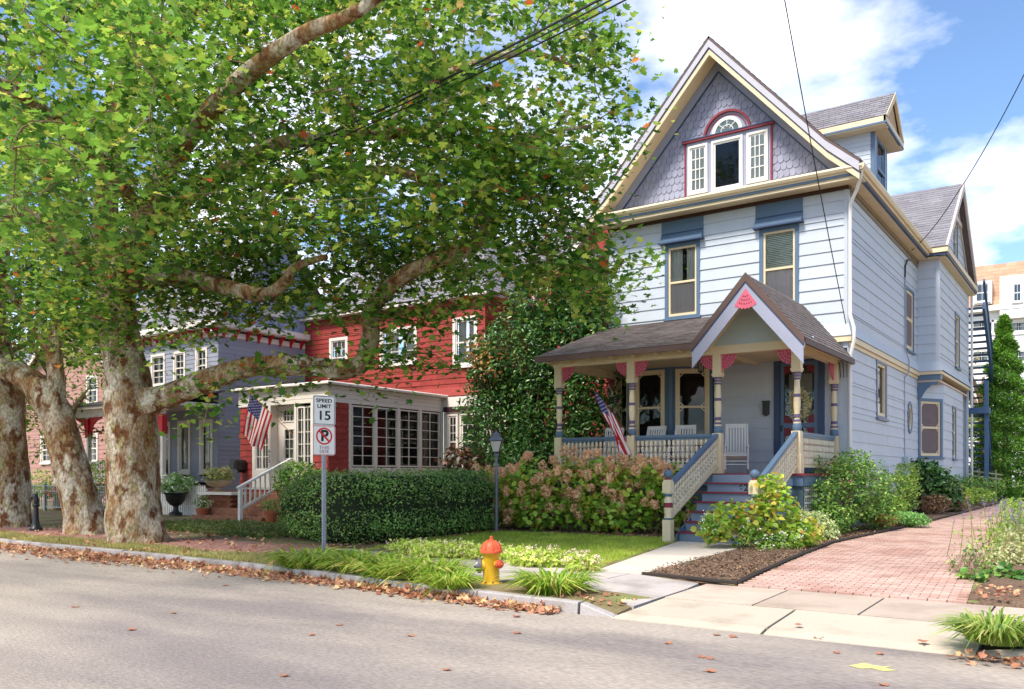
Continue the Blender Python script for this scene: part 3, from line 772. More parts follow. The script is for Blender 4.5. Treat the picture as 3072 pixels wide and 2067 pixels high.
for x in (CX1, CX2, CX3, CX4): column(x, PY)
column(CX1, YF-.14); column(CX4, YF-.14)
# fan brackets; raised dark discs paint in the shade of pierced holes
def bracket(x, y, z, dx_, dy_, s=.42):
    """scalloped quarter fan: from the column outwards along (dx_,dy_)"""
    fr = frame((x, y, z), (dx_, dy_, 0), (-dy_, dx_, 0)); n = 6; P = [(0, 0), (0, -s)]
    for k in range(n):
        a0 = PI/2*k/n; a1 = PI/2*(k+1)/n
        for j in range(1, 5):
            t = a0+(a1-a0)*j/4.0; r = s*.72+s*.10*math.sin(PI*j/4)
            P.append((r*math.sin(t)*1.0, -r*math.cos(t)*1.25 if False else -r*math.cos(t)))
    P.append((s*.95, 0))
    b = MB(fr); b.prism(P, -.018, .018, axis=1); o = b.build('fan_bracket', PINK, house)
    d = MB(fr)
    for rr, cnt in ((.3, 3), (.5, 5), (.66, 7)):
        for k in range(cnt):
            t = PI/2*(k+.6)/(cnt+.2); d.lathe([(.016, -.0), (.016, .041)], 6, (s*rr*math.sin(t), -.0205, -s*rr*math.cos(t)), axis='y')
    d.build('hole_shade_discs', mat('pierced_shadow', rgb(96, 36, 52), .8), o)
zb = PC-.09
for x, sides in ((CX1, (1,)), (CX2, (-1, 1)), (CX3, (-1, 1)), (CX4, (-1,))):
    for sg in sides: bracket(x+sg*.098, PY, zb, sg, 0)
bracket(CX4, PY+.098, zb-.03, 0, 1); bracket(CX4, YF-.24, zb-.03, 0, -1); bracket(CX1, YF-.24, zb-.03, 0, -1); bracket(CX1, PY+.098, zb-.03, 0, 1)
# spool-work balustrades
def spool(m):
    b = MB(); prof = []
    n = 4
    for k in range(n):
        z0, z1 = -.5+k/n, -.5+(k+1)/n; d = z1-z0
        prof += [(.2, z0), (.2, z0+d*.06), (.46, z0+d*.16), (.5, z0+d*.5), (.46, z0+d*.84), (.2, z1-d*.06), (.2, z1-.003)]
    b.lathe(prof, 7); return b.mesh('spindle', m, smooth=True)
SPOOL = spool(mat('spindle_cream', rgb(212, 200, 176), .5, rnd=.06))
def balustrade(p0, p1, zt0, zt1, zb0, zb1, n):
    p0, p1 = Vector((*p0, 0)), Vector((*p1, 0)); b = MB(); 
    b.beam(p0+Vector((0, 0, zt0)), p1+Vector((0, 0, zt1)), .10, .06); b.beam(p0+Vector((0, 0, zt0-.055)), p1+Vector((0, 0, zt1-.055)), .06, .05)
    o = b.build('balustrade', BLUE, house)
    b = MB(); b.beam(p0+Vector((0, 0, zb0)), p1+Vector((0, 0, zb1)), .08, .055); b.build('bottom_rail', CREAM, o)
    mids = MB()
    for k in range(1, 3):
        mids.beam(p0+Vector((0, 0, lerp(zb0, zt0, k/3))), p1+Vector((0, 0, lerp(zb1, zt1, k/3))), .012, .012)
    mids.build('mid_rail', mat('mid_rail', rgb(120, 84, 76), .6), o)
    for k in range(n):
        t = (k+.5)/n; p = p0.lerp(p1, t); z1 = lerp(zt0, zt1, t)-.08; z0 = lerp(zb0, zb1, t)+.025
        sh_ = (.035 if k % 2 else -.035)
        obj('spindle', SPOOL, o, (p.x, p.y, (z0+z1)/2), 0, (.074, .074, (z1-z0)))
    return o
balustrade((CX1+.11, PY), (CX2-.11, PY), 2.5, 2.5, 1.78, 1.78, 16)
balustrade((CX2+.11, PY), (CX3-.11, PY), 2.5, 2.5, 1.78, 1.78, 17)
balustrade((CX4, PY+.11), (CX4, YF-.26), 2.5, 2.5, 1.78, 1.78, 22)
balustrade((CX1, PY+.11), (CX1, YF-.26), 2.5, 2.5, 1.78, 1.78, 22)
for x in (CX3, CX4): balustrade((x, 16.2), (x, PY-.1), 1.40, 2.50, .72, 1.80, 18)
# stairs
NR = 7; y0s, y1s = 16.42, 18.5; run = (y1s-y0s)/NR; g0 = .22; rise = (PZ-g0)/NR
st = obj('porch_stairs', MB().box(CX3+.05, CX3+.09, y0s+.05, y1s, .2, .5).mesh('porch_stairs', BLUE), house)
for k in range(NR):
    yk = y0s+k*run; zt = g0+(k+1)*rise
    obj('riser', MB().box(CX3+.1, CX4-.1, yk+.02, yk+.05, zt-rise, zt-.03).mesh('riser', mat('riser_blue', rgb(118, 134, 152), .5, var=.08)), st)
    if k < NR-1: obj('tread', MB().box(CX3+.06, CX4-.06, yk-.02, yk+run+.02, zt-.03, zt).mesh('tread', MAROON, bevel=.005), st)
for x in (CX3+.02, CX4-.055):
    sd = MB(); sd.prism([(y0s, .2), (y1s, .2), (y1s, PZ-.28), (y0s, .35)], x, x+.035, axis=0)
    sd.build('stringer', mat('riser_blue', rgb(118, 134, 152), .5, var=.08), st)
text_on(frame((0, y0s+5*run+.02, 0), (1, 0, 0), (0, -1, 0)), '62', .21, IRON, st, at(2230, 1462, Y=y0s+5*run).x, g0+5.45*rise, name='house_number', bold=.006)
for x in (CX3, CX4):
    y = 16.1; c = MB(); w = .09
    c.box(x-w, x+w, y-w, y+w, .18, .68)
    nw = c.build('newel_post', CREAM, house, bevel=.008); MB().box(x-w, x+w, y-w, y+w, 1.22, 1.45).build('newel_block', CREAM, nw, bevel=.008); MB().box(x-w*.8, x+w*.8, y-w*.8, y+w*.8, 1.45, 1.49).build('newel_cap', CREAM, nw)
    p = MB(); p.lathe([(.06, .68), (.085, .72), (.07, .78), (.085, .86), (.09, .95), (.085, 1.08), (.06, 1.14), (.085, 1.22)], 14, (x, y, 0)); p.build('turning', CREAM, nw, smooth=True)
    MB().lathe([(.08, .92), (.096, .93), (.096, 1.02), (.08, 1.03)], 14, (x, y, 0)).build('painted_band', MAROON, nw, smooth=True); MB().lathe([(.05, 1.48), (.062, 1.5), (.05, 1.525)], 12, (x, y, 0)).build('painted_collar', MAROON, nw, smooth=True)
    MB().lathe([(.07, 1.15), (.09, 1.18), (.075, 1.22)], 14, (x, y, 0)).build('blue_ring', BLUE, nw, smooth=True); p = MB(); p.lathe([(.07, .68), (.092, .7), (.07, .735)], 14, (x, y, 0))
    prof = [(max(.004, .09*math.sin(PI*k/10)), 1.605-.09*math.cos(PI*k/10)) for k in range(11)]
    p.build("blue_ring", BLUE, nw, smooth=True); MB().lathe(prof, 16, (x, y, 0)).build("ball_finial", BLUE, nw, smooth=True)
# porch roof: shed plus a gable over the steps
ROOFU = CREAM
roof_sheet('porch_roof', ROOF, house, (-12.02, 18.28, 4.58), (-7.5, 18.28, 4.58), (-11.95, YF-.02, 5.84), (-6.36, YF-.02, 5.84), course=.125, tab=.26, under=FASCIA)
MB().box(-12.03, -7.52, 18.26, 18.30, 4.44, 4.565).build('porch_roof_fascia', FASCIA, house)
for k in range(8):
    x = -11.75+k*.6; tl = MB(); tl.prism([(18.31, 4.52), (18.72, 4.52), (18.72, 4.40), (18.45, 4.42), (18.36, 4.47)], x-.04, x+.04, axis=0)
    tl.build('rafter_tail', CREAM, house)
GXM, GZR, GY0 = -6.35, 5.86, 17.78
for sgn, xe, ze in ((-1, -7.58, 4.46), (1, -5.12, 4.40)):
    roof_sheet('porch_gable_roof', ROOF, house, (xe, GY0, ze), (xe, YF-.03, ze), (GXM, GY0, GZR), (GXM, YF-.03, GZR), course=.125, tab=.26, under=CREAM)
    dz = (GZR-ze); dxx = abs(xe-GXM); t = math.atan2(dz, dxx)
    def strip(d0, d1, m, ya, yb, nm, inset=0.0):
        v0, v1 = d0/math.cos(t), d1/math.cos(t)
        xa = GXM+sgn*(dxx-inset); za = ze+inset*math.tan(t)
        b = MB(); b.prism([(GXM, GZR-v0), (xa, za-v0), (xa, za-v1), (GXM, GZR-v1)], ya, yb); return b.build(nm, m, house)
    strip(-.02, .10, FASCIA, GY0-.02, GY0+.03, 'gable_fascia')
    strip(.10, .36, LILAC, GY0+.0, GY0+.04, 'barge_board', .02)
    strip(.10, .125, DBLUE, GY0-.01, GY0+.045, 'barge_line', .01)
    # curled foot of the barge board
    fx, fz = GXM+sgn*(dxx-.1), ze-.12
    b = MB(); b.lathe([(.13, 0), (.13, .045)], 16, (fx-sgn*.02, GY0-.002, fz-.02), axis='y'); b.build('barge_scroll', LILAC, house)
MB().box(-5.16, -5.10, GY0+.05, YF-.05, 4.28, 4.39).build('porch_gable_fascia', FASCIA, house)
MB().box(CX4+.11, -5.17, PY-.1, YF-.2, 4.40, 4.43).build('gable_eave_soffit', CREAM, house)
pg = obj('porch_gable_wall', MB(front(PY-.06)).box(-7.5, -5.2, -.04, .0, PC+.1, PC+.14).mesh('porch_gable_wall', SIDING), house)
def we(z): h = (GZR-.08-z)/(GZR-.08-4.48)*1.16; return (GXM-max(h, .02), GXM+max(h, .02))
board_wall(pg, front(PY-.06), 0, 0, PC+.1, 5.75, .28, mat('porch_siding', rgb(170, 182, 180), .6, var=.05, rnd=.03), edge=we, limit_len=9)
fan = MB(front(GY0+.02)); P = [(GXM, 5.30)]
n = 7
ang = math.atan2(1.2, 1.42)
pts = []
for k in range(n):
    for j in range(5):
        a = -ang+2*ang*(k+j/4)/n; r = .36+.03*math.sin(PI*j/4); pts.append((GXM+r*math.sin(a), 5.50-r*math.cos(a)))
fan.prism([(GXM-.0, 5.55)]+pts, 0, .03); fn = fan.build('apex_fan', PINK, house)
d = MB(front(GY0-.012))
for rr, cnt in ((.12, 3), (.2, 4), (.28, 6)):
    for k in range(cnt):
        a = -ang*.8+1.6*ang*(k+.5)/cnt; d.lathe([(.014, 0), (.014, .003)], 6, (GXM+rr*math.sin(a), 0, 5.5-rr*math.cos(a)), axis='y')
d.build('hole_shade_discs', MATS['pierced_shadow'], fn)  # dark discs stand for the shade inside pierced holes

# ---------------- canted front bay under the porch
BX0, BX1, BY = -10.98, -9.72, 21.45
facets = [((-11.6, YF), (BX0, BY)), ((BX0, BY), (BX1, BY)), ((BX1, BY), (-8.74, YF))]
bay = obj('front_bay', MB().box(BX0-.05, BX0+.05, BY-.02, BY+.03, PZ, 4.5).box(BX1-.05, BX1+.05, BY-.022, BY+.03, PZ, 4.5).mesh('front_bay', BLUE), house)
for (p, q), nm in zip(facets, 'abc'):
    u = (q[0]-p[0], q[1]-p[1]); L = math.hypot(*u); fr = frame((p[0], p[1], 0), (u[0], u[1], 0), (u[1], -u[0], 0))
    a0, a1 = (L-.86)/2, (L+.86)/2
    if L < .9: a0, a1 = .06, L-.06
    b = MB(fr); b.box(0.02, a0, -.04, 0, PZ, 4.5).box(a1, L-.02, -.04, 0, PZ, 4.5).box(a0, a1, -.04, 0, 4.42, 4.5).box(a0, a1, -.04, 0, PZ, 2.42)
    b.build('bay_panel', mat('bay_blue', rgb(76, 104, 128), .5, var=.08), bay)
    window(house, fr, a0-.02, a1+.02, 2.40, 4.44, casing=.06, sash=.06, cm=CREAM, sm=CREAM, fill=None, frets=True, meet=.5, depth=.05)
MB().box(-11.6, -8.74, YF+.02, YF+.08, PZ, 4.7).build('dark_room', DARKIN, house)
# ---------------- front door with fan ornaments
d0, d1, dz1 = DOOR[0], DOOR[1], DOOR[3]
b = MB(F_); b.box(d0, d0+.15, -.02, .07, PZ, dz1).box(d1-.15, d1, -.02, .07, PZ, dz1).box(d0+.15, d1-.15, -.02, .07, dz1-.15, dz1)
door = b.build('door_frame', DBLUE, house)
i0, i1, iz = d0+.16, d1-.16, dz1-.16
b = MB(F_); b.box(i0, i0+.09, -.03, .035, PZ+.02, iz).box(i1-.09, i1, -.03, .035, PZ+.02, iz).box(i0+.09, i1-.09, -.03, .035, iz-.1, iz).box(i0+.09, i1-.09, -.03, .035, 2.78, 2.9).box(i0+.09, i1-.09, -.03, .035, PZ+.02, PZ+.25)
dl = b.build('storm_door', BLUE, house)
MB(F_).box(i0+.05, i1-.05, -.02, -.014, PZ+.1, iz-.05).build('pane', GLASS, dl)
MB(F_).box(i0+.03, i1-.03, -.16, -.12, PZ, iz).build('inner_door', mat('inner_door', rgb(60, 46, 44), .5), dl)
MB(F_).box(i0+.18, i1-.18, -.118, -.11, 3.0, iz-.3).build('door_light', mat('lace', rgb(150, 140, 130), .9, var=.2, scale=9), dl)
def qfan(cx, cz, sx, sz, r=.2):
    n = 6; fb = MB(F_)
    for k in range(n):
        a0, a1 = PI/2*(k+.08)/n, PI/2*(k+.92)/n
        fb.prism([(cx, cz), (cx+sx*r*math.cos(a0), cz+sz*r*math.sin(a0)), (cx+sx*r*1.06*math.cos((a0+a1)/2), cz+sz*r*1.06*math.sin((a0+a1)/2)), (cx+sx*r*math.cos(a1), cz+sz*r*math.sin(a1))], 0, .02)
    fb.build('fan_ornament', MAROON, dl)
for cx, sx in ((i0+.09, 1), (i1-.09, -1)):
    qfan(cx, iz-.1, sx, -1); qfan(cx, 2.9, sx, 1); qfan(cx, 2.78, sx, -1)
MB(F_).box(i0+.02, i0+.06, .035, .07, 2.7, 2.86).build('door_handle', IRON, dl)
MB().box(XR-.2, -7.3, YF+.35, YF+.4, PZ, 4.7).build('dark_room', DARKIN, house)
# ================================================================== scatter of small faces
def T_(verts, faces): return (np.array(verts, float), faces)
SYC = T_([(0, .42, 0), (0, 0, 0), (.24, .0, .03), (.50, .28, .10), (.27, .36, .04), (.36, .72, .09), (.13, .62, .02), (0, 1.0, -.06),
          (-.13, .62, .02), (-.36, .72, .09), (-.27, .36, .04), (-.50, .28, .10), (-.24, .0, .03)],
         [(0, k, k+1) for k in range(1, 12)]+[(0, 12, 1)])
OVAL = T_([(0, 0, 0), (.24, .5, .07), (0, 1, -.05), (-.24, .5, .07)], [(0, 1, 2), (0, 2, 3)])
LEAF6 = T_([(0, 0, 0), (.26, .32, .07), (.21, .68, .05), (0, 1, -.10), (-.21, .68, .05), (-.26, .32, .07), (0, .5, 0)],
           [(0, 1, 6), (1, 2, 6), (2, 3, 6), (3, 4, 6), (4, 5, 6), (5, 0, 6)])
BLADE = T_([(-.03, 0, 0), (.03, 0, 0), (.026, .4, .02), (-.026, .4, .02), (.016, .75, -.06), (-.016, .75, -.06), (0, 1, -.22)],
           [(0, 1, 2, 3), (3, 2, 4, 5), (5, 4, 6)])
TUFT = T_([(-.06, 0, 0), (.06, 0, 0), (0, 1, .0)], [(0, 1, 2)])
CURL = T_([(0, 0, .02), (.3, .2, .16), (.42, .55, .10), (.1, .6, .0), (0, 1, .12), (-.12, .6, .0), (-.4, .5, .18), (-.3, .2, .08), (0, .4, -.02)],
          [(8, k, k+1) for k in range(7)]+[(8, 7, 0)])
def unit(a): return a/np.maximum(np.linalg.norm(a, axis=-1, keepdims=True), 1e-9)
def scatter(name, m, parent, P, size, tmpl, up=(0, 0, 1), upw=1.0, jitter=0.6, along=None, aw=1.0, aspect=1.0, rng=RNG):
    """instances of one small template as a single mesh; leaf normal ~ up*upw + noise*jitter, long axis ~ along"""
    P = np.asarray(P, float); N = len(P); size = np.broadcast_to(np.asarray(size, float), (N,))
    V, Fc_ = tmpl; k = len(V)
    nrm = unit(np.broadcast_to(np.asarray(up, float), (N, 3))*upw+rng.normal(size=(N, 3))*jitter)
    t = rng.normal(size=(N, 3))
    if along is not None: t = np.broadcast_to(np.asarray(along, float), (N, 3))*aw+t*.35
    t = unit(t-nrm*(t*nrm).sum(1, keepdims=True)); b = np.cross(t, nrm)
    W = P[:, None, :]+size[:, None, None]*(V[None, :, 0:1]*aspect*b[:, None, :]+V[None, :, 1:2]*t[:, None, :]+V[None, :, 2:3]*nrm[:, None, :])
    loops = np.concatenate([np.array(f) for f in Fc_]); lens = np.array([len(f) for f in Fc_])
    me = bpy.data.meshes.new(name); me.vertices.add(N*k); me.vertices.foreach_set('co', W.reshape(-1).astype(np.float32))
    allv = (loops[None, :]+(np.arange(N)*k)[:, None]).reshape(-1); tot = np.tile(lens, N)
    me.loops.add(len(allv)); me.loops.foreach_set('vertex_index', allv.astype(np.int32))
    me.polygons.add(len(tot)); me.polygons.foreach_set('loop_start', np.concatenate([[0], np.cumsum(tot)[:-1]]).astype(np.int32))
    me.polygons.foreach_set('loop_total', tot.astype(np.int32)); me.update(calc_edges=True); me.validate()
    me.materials.append(m)
    return obj(name, me, parent)
def in_poly(x, y, poly):
    x, y = np.asarray(x), np.asarray(y); c = np.zeros(x.shape, bool); n = len(poly)
    for i in range(n):
        x0, y0 = poly[i]; x1, y1 = poly[(i+1) % n]
        if y0 == y1: continue
        m = ((y0 > y) != (y1 > y)) & (x < (x1-x0)*(y-y0)/(y1-y0)+x0); c ^= m
    return c
def rand_in(poly, n, rng=RNG):
    p = np.array(poly); lo, hi = p.min(0), p.max(0); out = []
    tot = 0
    while tot < n:
        q = rng.uniform(lo, hi, size=(n*2, 2)); q = q[in_poly(q[:, 0], q[:, 1], poly)]; out.append(q); tot += len(q)
    return np.concatenate(out)[:n]

# ================================================================== ground
def kY(x): return np.interp(x, [-200, -60, -20.6, -14, -11, -8.5, -6.5, -5, 60], [13, 10.4, 9.30, 9.18, 9.02, 8.78, 8.55, 8.46, 8.46])
def G(x, y): return np.interp(y, [0, 11, 16, 40, 80], [.13, .13, .21, .5, .7])
xs = np.sort(np.concatenate([np.linspace(-400, -60, 12), np.linspace(-55, 10, 131), np.linspace(15, 300, 12), [-4.57, -4.53]]))
rows = [(-400, .12), (-8.4, .12), (-8.2, -.06), (2, -.06)]
gv, gf = [], []
offs = [.08, .12, .4, .8, 1.12, 1.16, 2, 2.4, 2.72, 2.76, 3, 4, 5.5, 7, 9, 11, 14, 18, 23, 30, 40, 60, 120, 380]
nr = len(rows)+1+len(offs)
for x in xs:
    k = float(kY(x))
    for y, z in rows: gv.append((x, y, z))
    gv.append((x, k+.07, -.06))
    for o in offs:
        zz_ = float(G(x, k+o)) if o > .1 else .10
        if -4.55 < x < 6 and k+o < 10.9: zz_ = -.06
        elif -5.15 < x <= -4.55 and k+o < 10.6: zz_ = lerp(zz_, float(np.interp(k+o, [8.4, 8.64, 9.58, 10.6], [-.02, .03, .09, .12])), (x+5.15)/.6)
        if -12.3 < x < -4.5 and 1.14 < o < 2.74: zz_ = .03
        gv.append((x, k+o, zz_))
for i in range(len(xs)-1):
    for j in range(nr-1): gf.append((i*nr+j, (i+1)*nr+j, (i+1)*nr+j+1, i*nr+j+1))
me = bpy.data.meshes.new('ground'); me.from_pydata(gv, [], gf)
me.materials.append(mat('soil', rgb(120, 104, 78), .95, var=.25, scale=1.5, fine=.3, fscale=30, bump=.6, bscale=18, c2=rgb(112, 120, 66), c2t=(.5, .68), c2s=1.1))
struct(obj('ground', me))
# asphalt
ASPH = mat('asphalt', rgb(158, 148, 138), .92, var=.16, scale=.5, fine=.36, fscale=48, bump=.6, bscale=80, c2=rgb(122, 114, 112), c2t=(.40, .62), c2s=.55, stretch=(.35, 1, 1))
rv, rf = [], []
for x in xs:
    k = float(kY(x)); rv += [(x, -8.3, 0), (x, 0, .03), (x, k-2, .015), (x, k+.02, 0)]
for i in range(len(xs)-1):
    for j in range(3): rf.append((i*4+j, i*4+4+j, i*4+5+j, i*4+1+j))
me = bpy.data.meshes.new('road'); me.from_pydata(rv, [], rf); me.materials.append(ASPH); road = struct(obj('road', me))
pm = at(2610, 2003, Z=.008); b = MB()
mk = [(-.16, -.02), (-.05, -.06), (.02, -.02), (.12, -.05), (.2, .0), (.1, .03), (.15, .07), (.02, .06), (-.08, .09), (-.12, .03)]
b.poly([(pm.x+x, pm.y+y*1.6, .012) for x, y in mk]); b.build('paint_mark', mat('yellow_mark', rgb(206, 196, 120), .8, var=.2, scale=20), road)
# kerb stones
KERB = mat('kerb_stone', rgb(158, 152, 150), .9, var=.15, scale=2, fine=.15, fscale=50, bump=.4, rnd=.08, c2=rgb(120, 116, 112), c2t=(.5, .7), c2s=3)
kerb = struct(obj('kerb', MB().box(-120, -60, 0, .01, -.5, -.4).mesh('kerb', KERB)))
x = -4.98
def kerb_stone(x0, x1, h0=.135, h1=.135, fr_off=0.0):
    b = MB(); t = .15
    P = []
    for xx, h in ((x0, h0), (x1, h1)):
        k = float(kY(xx))
        P.append([(xx, k+.02, h-.015), (xx, k+.035, h), (xx, k+t, h), (xx, k+t, -.1), (xx, k, -.1)])
    A = [b.pt(p) for p in P[0]]; B = [b.pt(p) for p in P[1]]
    b.face(A); b.face(B[::-1])
    for k in range(5): b.face((A[k], A[(k+1) % 5], B[(k+1) % 5], B[k]))
    return b.build('kerb_stone', KERB, kerb)
kerb_stone(-4.96, -4.55, .13, .015)
while x > -60:
    L = random.uniform(1.5, 2.1) if x > -25 else 4; kerb_stone(x-L, x-.015, .135+random.uniform(-.008, .008), .135+random.uniform(-.006, .006)); x -= L
# sidewalks
CONC = mat('old_flagstone', rgb(172, 164, 160), .9, var=.14, scale=1.3, fine=.14, fscale=40, rnd=.10, bump=.3, c2=rgb(150, 142, 138), c2t=(.48, .66), c2s=1.7)
NEWC = mat('pale_concrete', rgb(178, 168, 152), .85, var=.06, scale=1.2, fine=.10, fscale=70, rnd=.03, bump=.2, bscale=80, c2=rgb(162, 150, 134), c2t=(.55, .75), c2s=2)
JOINT = mat('joint_soil', rgb(84, 76, 58), .95, var=.3, scale=9, c2=rgb(96, 110, 50), c2t=(.5, .6), c2s=7)
def slab(name, pts, m, parent, zs, th=.08, gap=.012):
    c = np.mean(np.array(pts), 0); q = []
    for p in pts:
        d = c-np.array(p); L = np.linalg.norm(d); q.append(np.array(p)+d/L*gap*1.4)
    b = MB(); A = [b.pt((p[0], p[1], z)) for p, z in zip(q, zs)]; B = [b.pt((p[0], p[1], z-th)) for p, z in zip(q, zs)]
    b.face(A); b.face(B[::-1]); n = len(q)
    for k in range(n): b.face((A[k], B[k], B[(k+1) % n], A[(k+1) % n]))
    return b.build(name, m, parent, bevel=.006)
sF = lambda x: float(kY(x))+1.12
sR = lambda x: float(kY(x))+2.78
swk = struct(obj('sidewalk', MB().box(-12, -4.6, 9.7, 10.8, .03, .06).mesh('sidewalk', JOINT)))
xj = [-4.52, -5.75, -7.1, -8.35, -9.7, -10.9, -12.1]
for a, c in zip(xj, xj[1:]):
    mid = random.uniform(.45, .6); t = random.uniform(-.006, .006)
    ym0, ym1 = lerp(sF(a), sR(a), mid), lerp(sF(c), sR(c), mid)
    slab('slab', [(c, sF(c)), (a, sF(a) if a < -4.6 else 8.95), (a, ym0), (c, ym1)], CONC, swk, [.142+t, .135, .145, .148+t] if a < -4.6 else [.142+t, .075, .108, .148+t])
    t = random.uniform(-.006, .006)
    slab('slab', [(c, ym1), (a, ym0), (a, sR(a) if a < -4.6 else 10.9), (c, sR(c))], CONC, swk, [.148+t, .146, .15, .155+t] if a < -4.6 else [.148+t, .108, .138, .155+t])
BRK = mat('sidewalk_brick', rgb(160, 118, 106), .9, var=.12, scale=2, fine=.2, fscale=50, rnd=.14, bump=.3)
bsw = struct(obj('brick_sidewalk', MB().poly([(-60, float(kY(-60))+1.0, .125), (-12.15, sF(-12.1)-.02, .125), (-12.15, sR(-12.1)+.1, .13), (-60, float(kY(-60))+3.2, .13)]).mesh('brick_sidewalk', mat('brick_joint', rgb(112, 92, 78), .95, var=.2, scale=8))))
it = []
x = -12.2
BL, BWd = .205, .10
i = 0
while x > -34:
    n = int(2.0/BWd)
    for j in range(n):
        xx = x-(BL/2 if j % 2 else 0); yy = float(kY(xx))+1.1+j*(BWd+.006)
        sl = float(kY(xx-.5)-kY(xx+.5))
        it.append((xx-BL/2, yy, .115+random.uniform(-.003, .003)+.0, BL-.008, BWd-.004, .06, -math.atan(sl)))
    x -= BL
boxes('brick', BRK, bsw, it)
# driveway apron and its sidewalk crossing
apr = struct(obj('driveway_apron', MB().poly([(-4.5, 8.5, .0), (-.6, 8.5, .0), (3, 9.4, .07), (3, 11.0, .10), (-4.45, 10.95, .10), (-4.5, 9.6, .07)]).mesh('driveway_apron', JOINT)))
for a, c in ((-4.56, -2.85), (-2.85, -.95)):
    slab('kerb_strip', [(a, 8.44), (c, 8.44), (c, 8.64), (a+(.06 if a < -4 else 0), 8.64)], NEWC, apr, [.012, .012, .045, .045])
    slab('apron_slab', [(a+(.06 if a < -4 else 0), 8.65), (c, 8.65), (c, 9.58), (a+(.12 if a < -4 else 0), 9.58)], NEWC, apr, [.045, .045, .105, .105], gap=.012)
xj = [-4.45, -3.35, -2.2, -1.05, .1, 1.3, 2.6, 4]
XCON = mat('crossing_concrete', rgb(178, 162, 148), .88, var=.10, scale=1.4, fine=.12, fscale=60, rnd=.07, bump=.25, c2=rgb(160, 142, 128), c2t=(.48, .7), c2s=1.6)
for a, c in zip(xj, xj[1:]): slab('crossing_slab', [(a, 9.6), (c, 9.6), (c, 10.94), (a, 10.94)], XCON, apr, [.108, .108, .132, .132], gap=.012)
# kerb returning to full height on the right
kr = MB(); P = []
for xx, h, yy in ((-.95, .03, 8.44), (-.55, .10, 8.42), (-.2, .14, 8.4), (1.5, .15, 8.4), (20, .15, 8.4)):
    P.append([kr.pt(p) for p in ((xx, yy, -.1), (xx, yy+.03, h-.02), (xx, yy+.06, h), (xx, yy+.22, h), (xx, yy+.22, -.1))])
for A, B in zip(P, P[1:]):
    for k in range(5): kr.face((A[k], A[(k+1) % 5], B[(k+1) % 5], B[k]))
kr.build('kerb_return', NEWC, kerb, smooth=True)
rv_ = patch_later = None
# front walk
fwk = struct(obj('front_walk', MB().poly([(-7.3, 15.9, .15), (-6.3, 11.2, .12), (-5.55, 11.2, .12), (-5.7, 15.9, .15)]).mesh('front_walk', JOINT)))
L0, R0, L1, R1 = (-7.25, 16.35), (-5.7, 16.35), (-6.35, 11.28), (-5.58, 11.28)
for t0, t1 in ((0, .22), (.22, .5), (.5, .76), (.76, 1)):
    f = lambda p, q, t: (lerp(p[0], q[0], t), lerp(p[1], q[1], t)); z0, z1 = float(G(0, lerp(16.35, 11.28, t0)))+.02, float(G(0, lerp(16.35, 11.28, t1)))+.02
    slab('walk_slab', [f(L0, L1, t1), f(R0, R1, t1), f(R0, R1, t0), f(L0, L1, t0)], mat('walk_concrete', rgb(196, 186, 172), .9, var=.1, scale=2, fine=.1, rnd=.06, bump=.2), fwk, [z1, z1, z0, z0])
# brick driveway
drv = struct(obj('driveway', MB().poly([(-4.1, 10.97, .12), (-1.3, 10.97, .12), (-1.0, 16, .205), (-.6, 40, .495), (-3.2, 40, .495), (-4.0, 24, .30), (-4.5, 17.5, .22)]).mesh('driveway', mat('sand_joint', rgb(112, 84, 72), .95, var=.2, scale=10))))
DBRK = mat('driveway_brick', rgb(184, 154, 142), .9, var=.07, scale=.9, fine=.14, fscale=45, rnd=.17, isl=.17, bump=.25, c2=rgb(168, 132, 120), c2t=(.45, .65), c2s=1.2)
it = []; y = 11.02; j = 0
bl = lambda y: float(np.interp(y, [11, 14, 17.5, 24, 40], [-4.02, -4.25, -4.45, -3.95, -3.35]))
br_ = lambda y: float(np.interp(y, [11, 13.8, 18, 40], [-1.35, -1.55, -1.3, -1.0]))
while y < 38:
    x = bl(y)+(.1 if j % 2 else 0)+.1
    while x < br_(y):
        it.append((x, y, float(G(x, y))-.012+random.uniform(-.002, .003), .194, .094, .06, random.uniform(-.008, .008)))
        x += .207
    y += .107; j += 1
boxes('brick', DBRK, drv, it)
# planting beds
def patch(name, poly, m, dz=.03, cell=.16, amp=.03, parent=None, edge=.25):
    p = np.array(poly); lo, hi = p.min(0), p.max(0); nx, ny = int((hi[0]-lo[0])/cell)+2, int((hi[1]-lo[1])/cell)+2
    gx, gy = np.meshgrid(lo[0]+np.arange(nx)*cell, lo[1]+np.arange(ny)*cell, indexing='ij')
    ins = in_poly(gx, gy, poly)
    z = G(gx, gy)+np.where(ins, dz+RNG.uniform(-amp, amp, gx.shape), -.02)
    idx = np.arange(nx*ny).reshape(nx, ny); fs = []
    for i in range(nx-1):
        for jj in range(ny-1):
            if ins[i:i+2, jj:jj+2].any(): fs.append((idx[i, jj], idx[i+1, jj], idx[i+1, jj+1], idx[i, jj+1]))
    me = bpy.data.meshes.new(name); me.from_pydata(np.stack([gx, gy, z], -1).reshape(-1, 3).tolist(), [], fs); me.materials.append(m)
    me.polygons.foreach_set('use_smooth', [True]*len(me.polygons)); me.update()
    return struct(obj(name, me, parent))
MULCH = mat('mulch', rgb(104, 84, 68), .95, var=.3, scale=6, fine=.5, fscale=40, bump=1.0, bscale=30)
BED1 = [(-5.58, 11.35), (-4.08, 11.12), (-4.3, 14), (-4.52, 17.5), (-4.02, 24), (-3.42, 39), (-4.7, 39), (-4.7, 31), (-5.25, 31), (-5.3, 18.7), (-5.5, 18.5), (-5.45, 16.4), (-5.66, 15)]
patch('mulch_bed', BED1, MULCH)
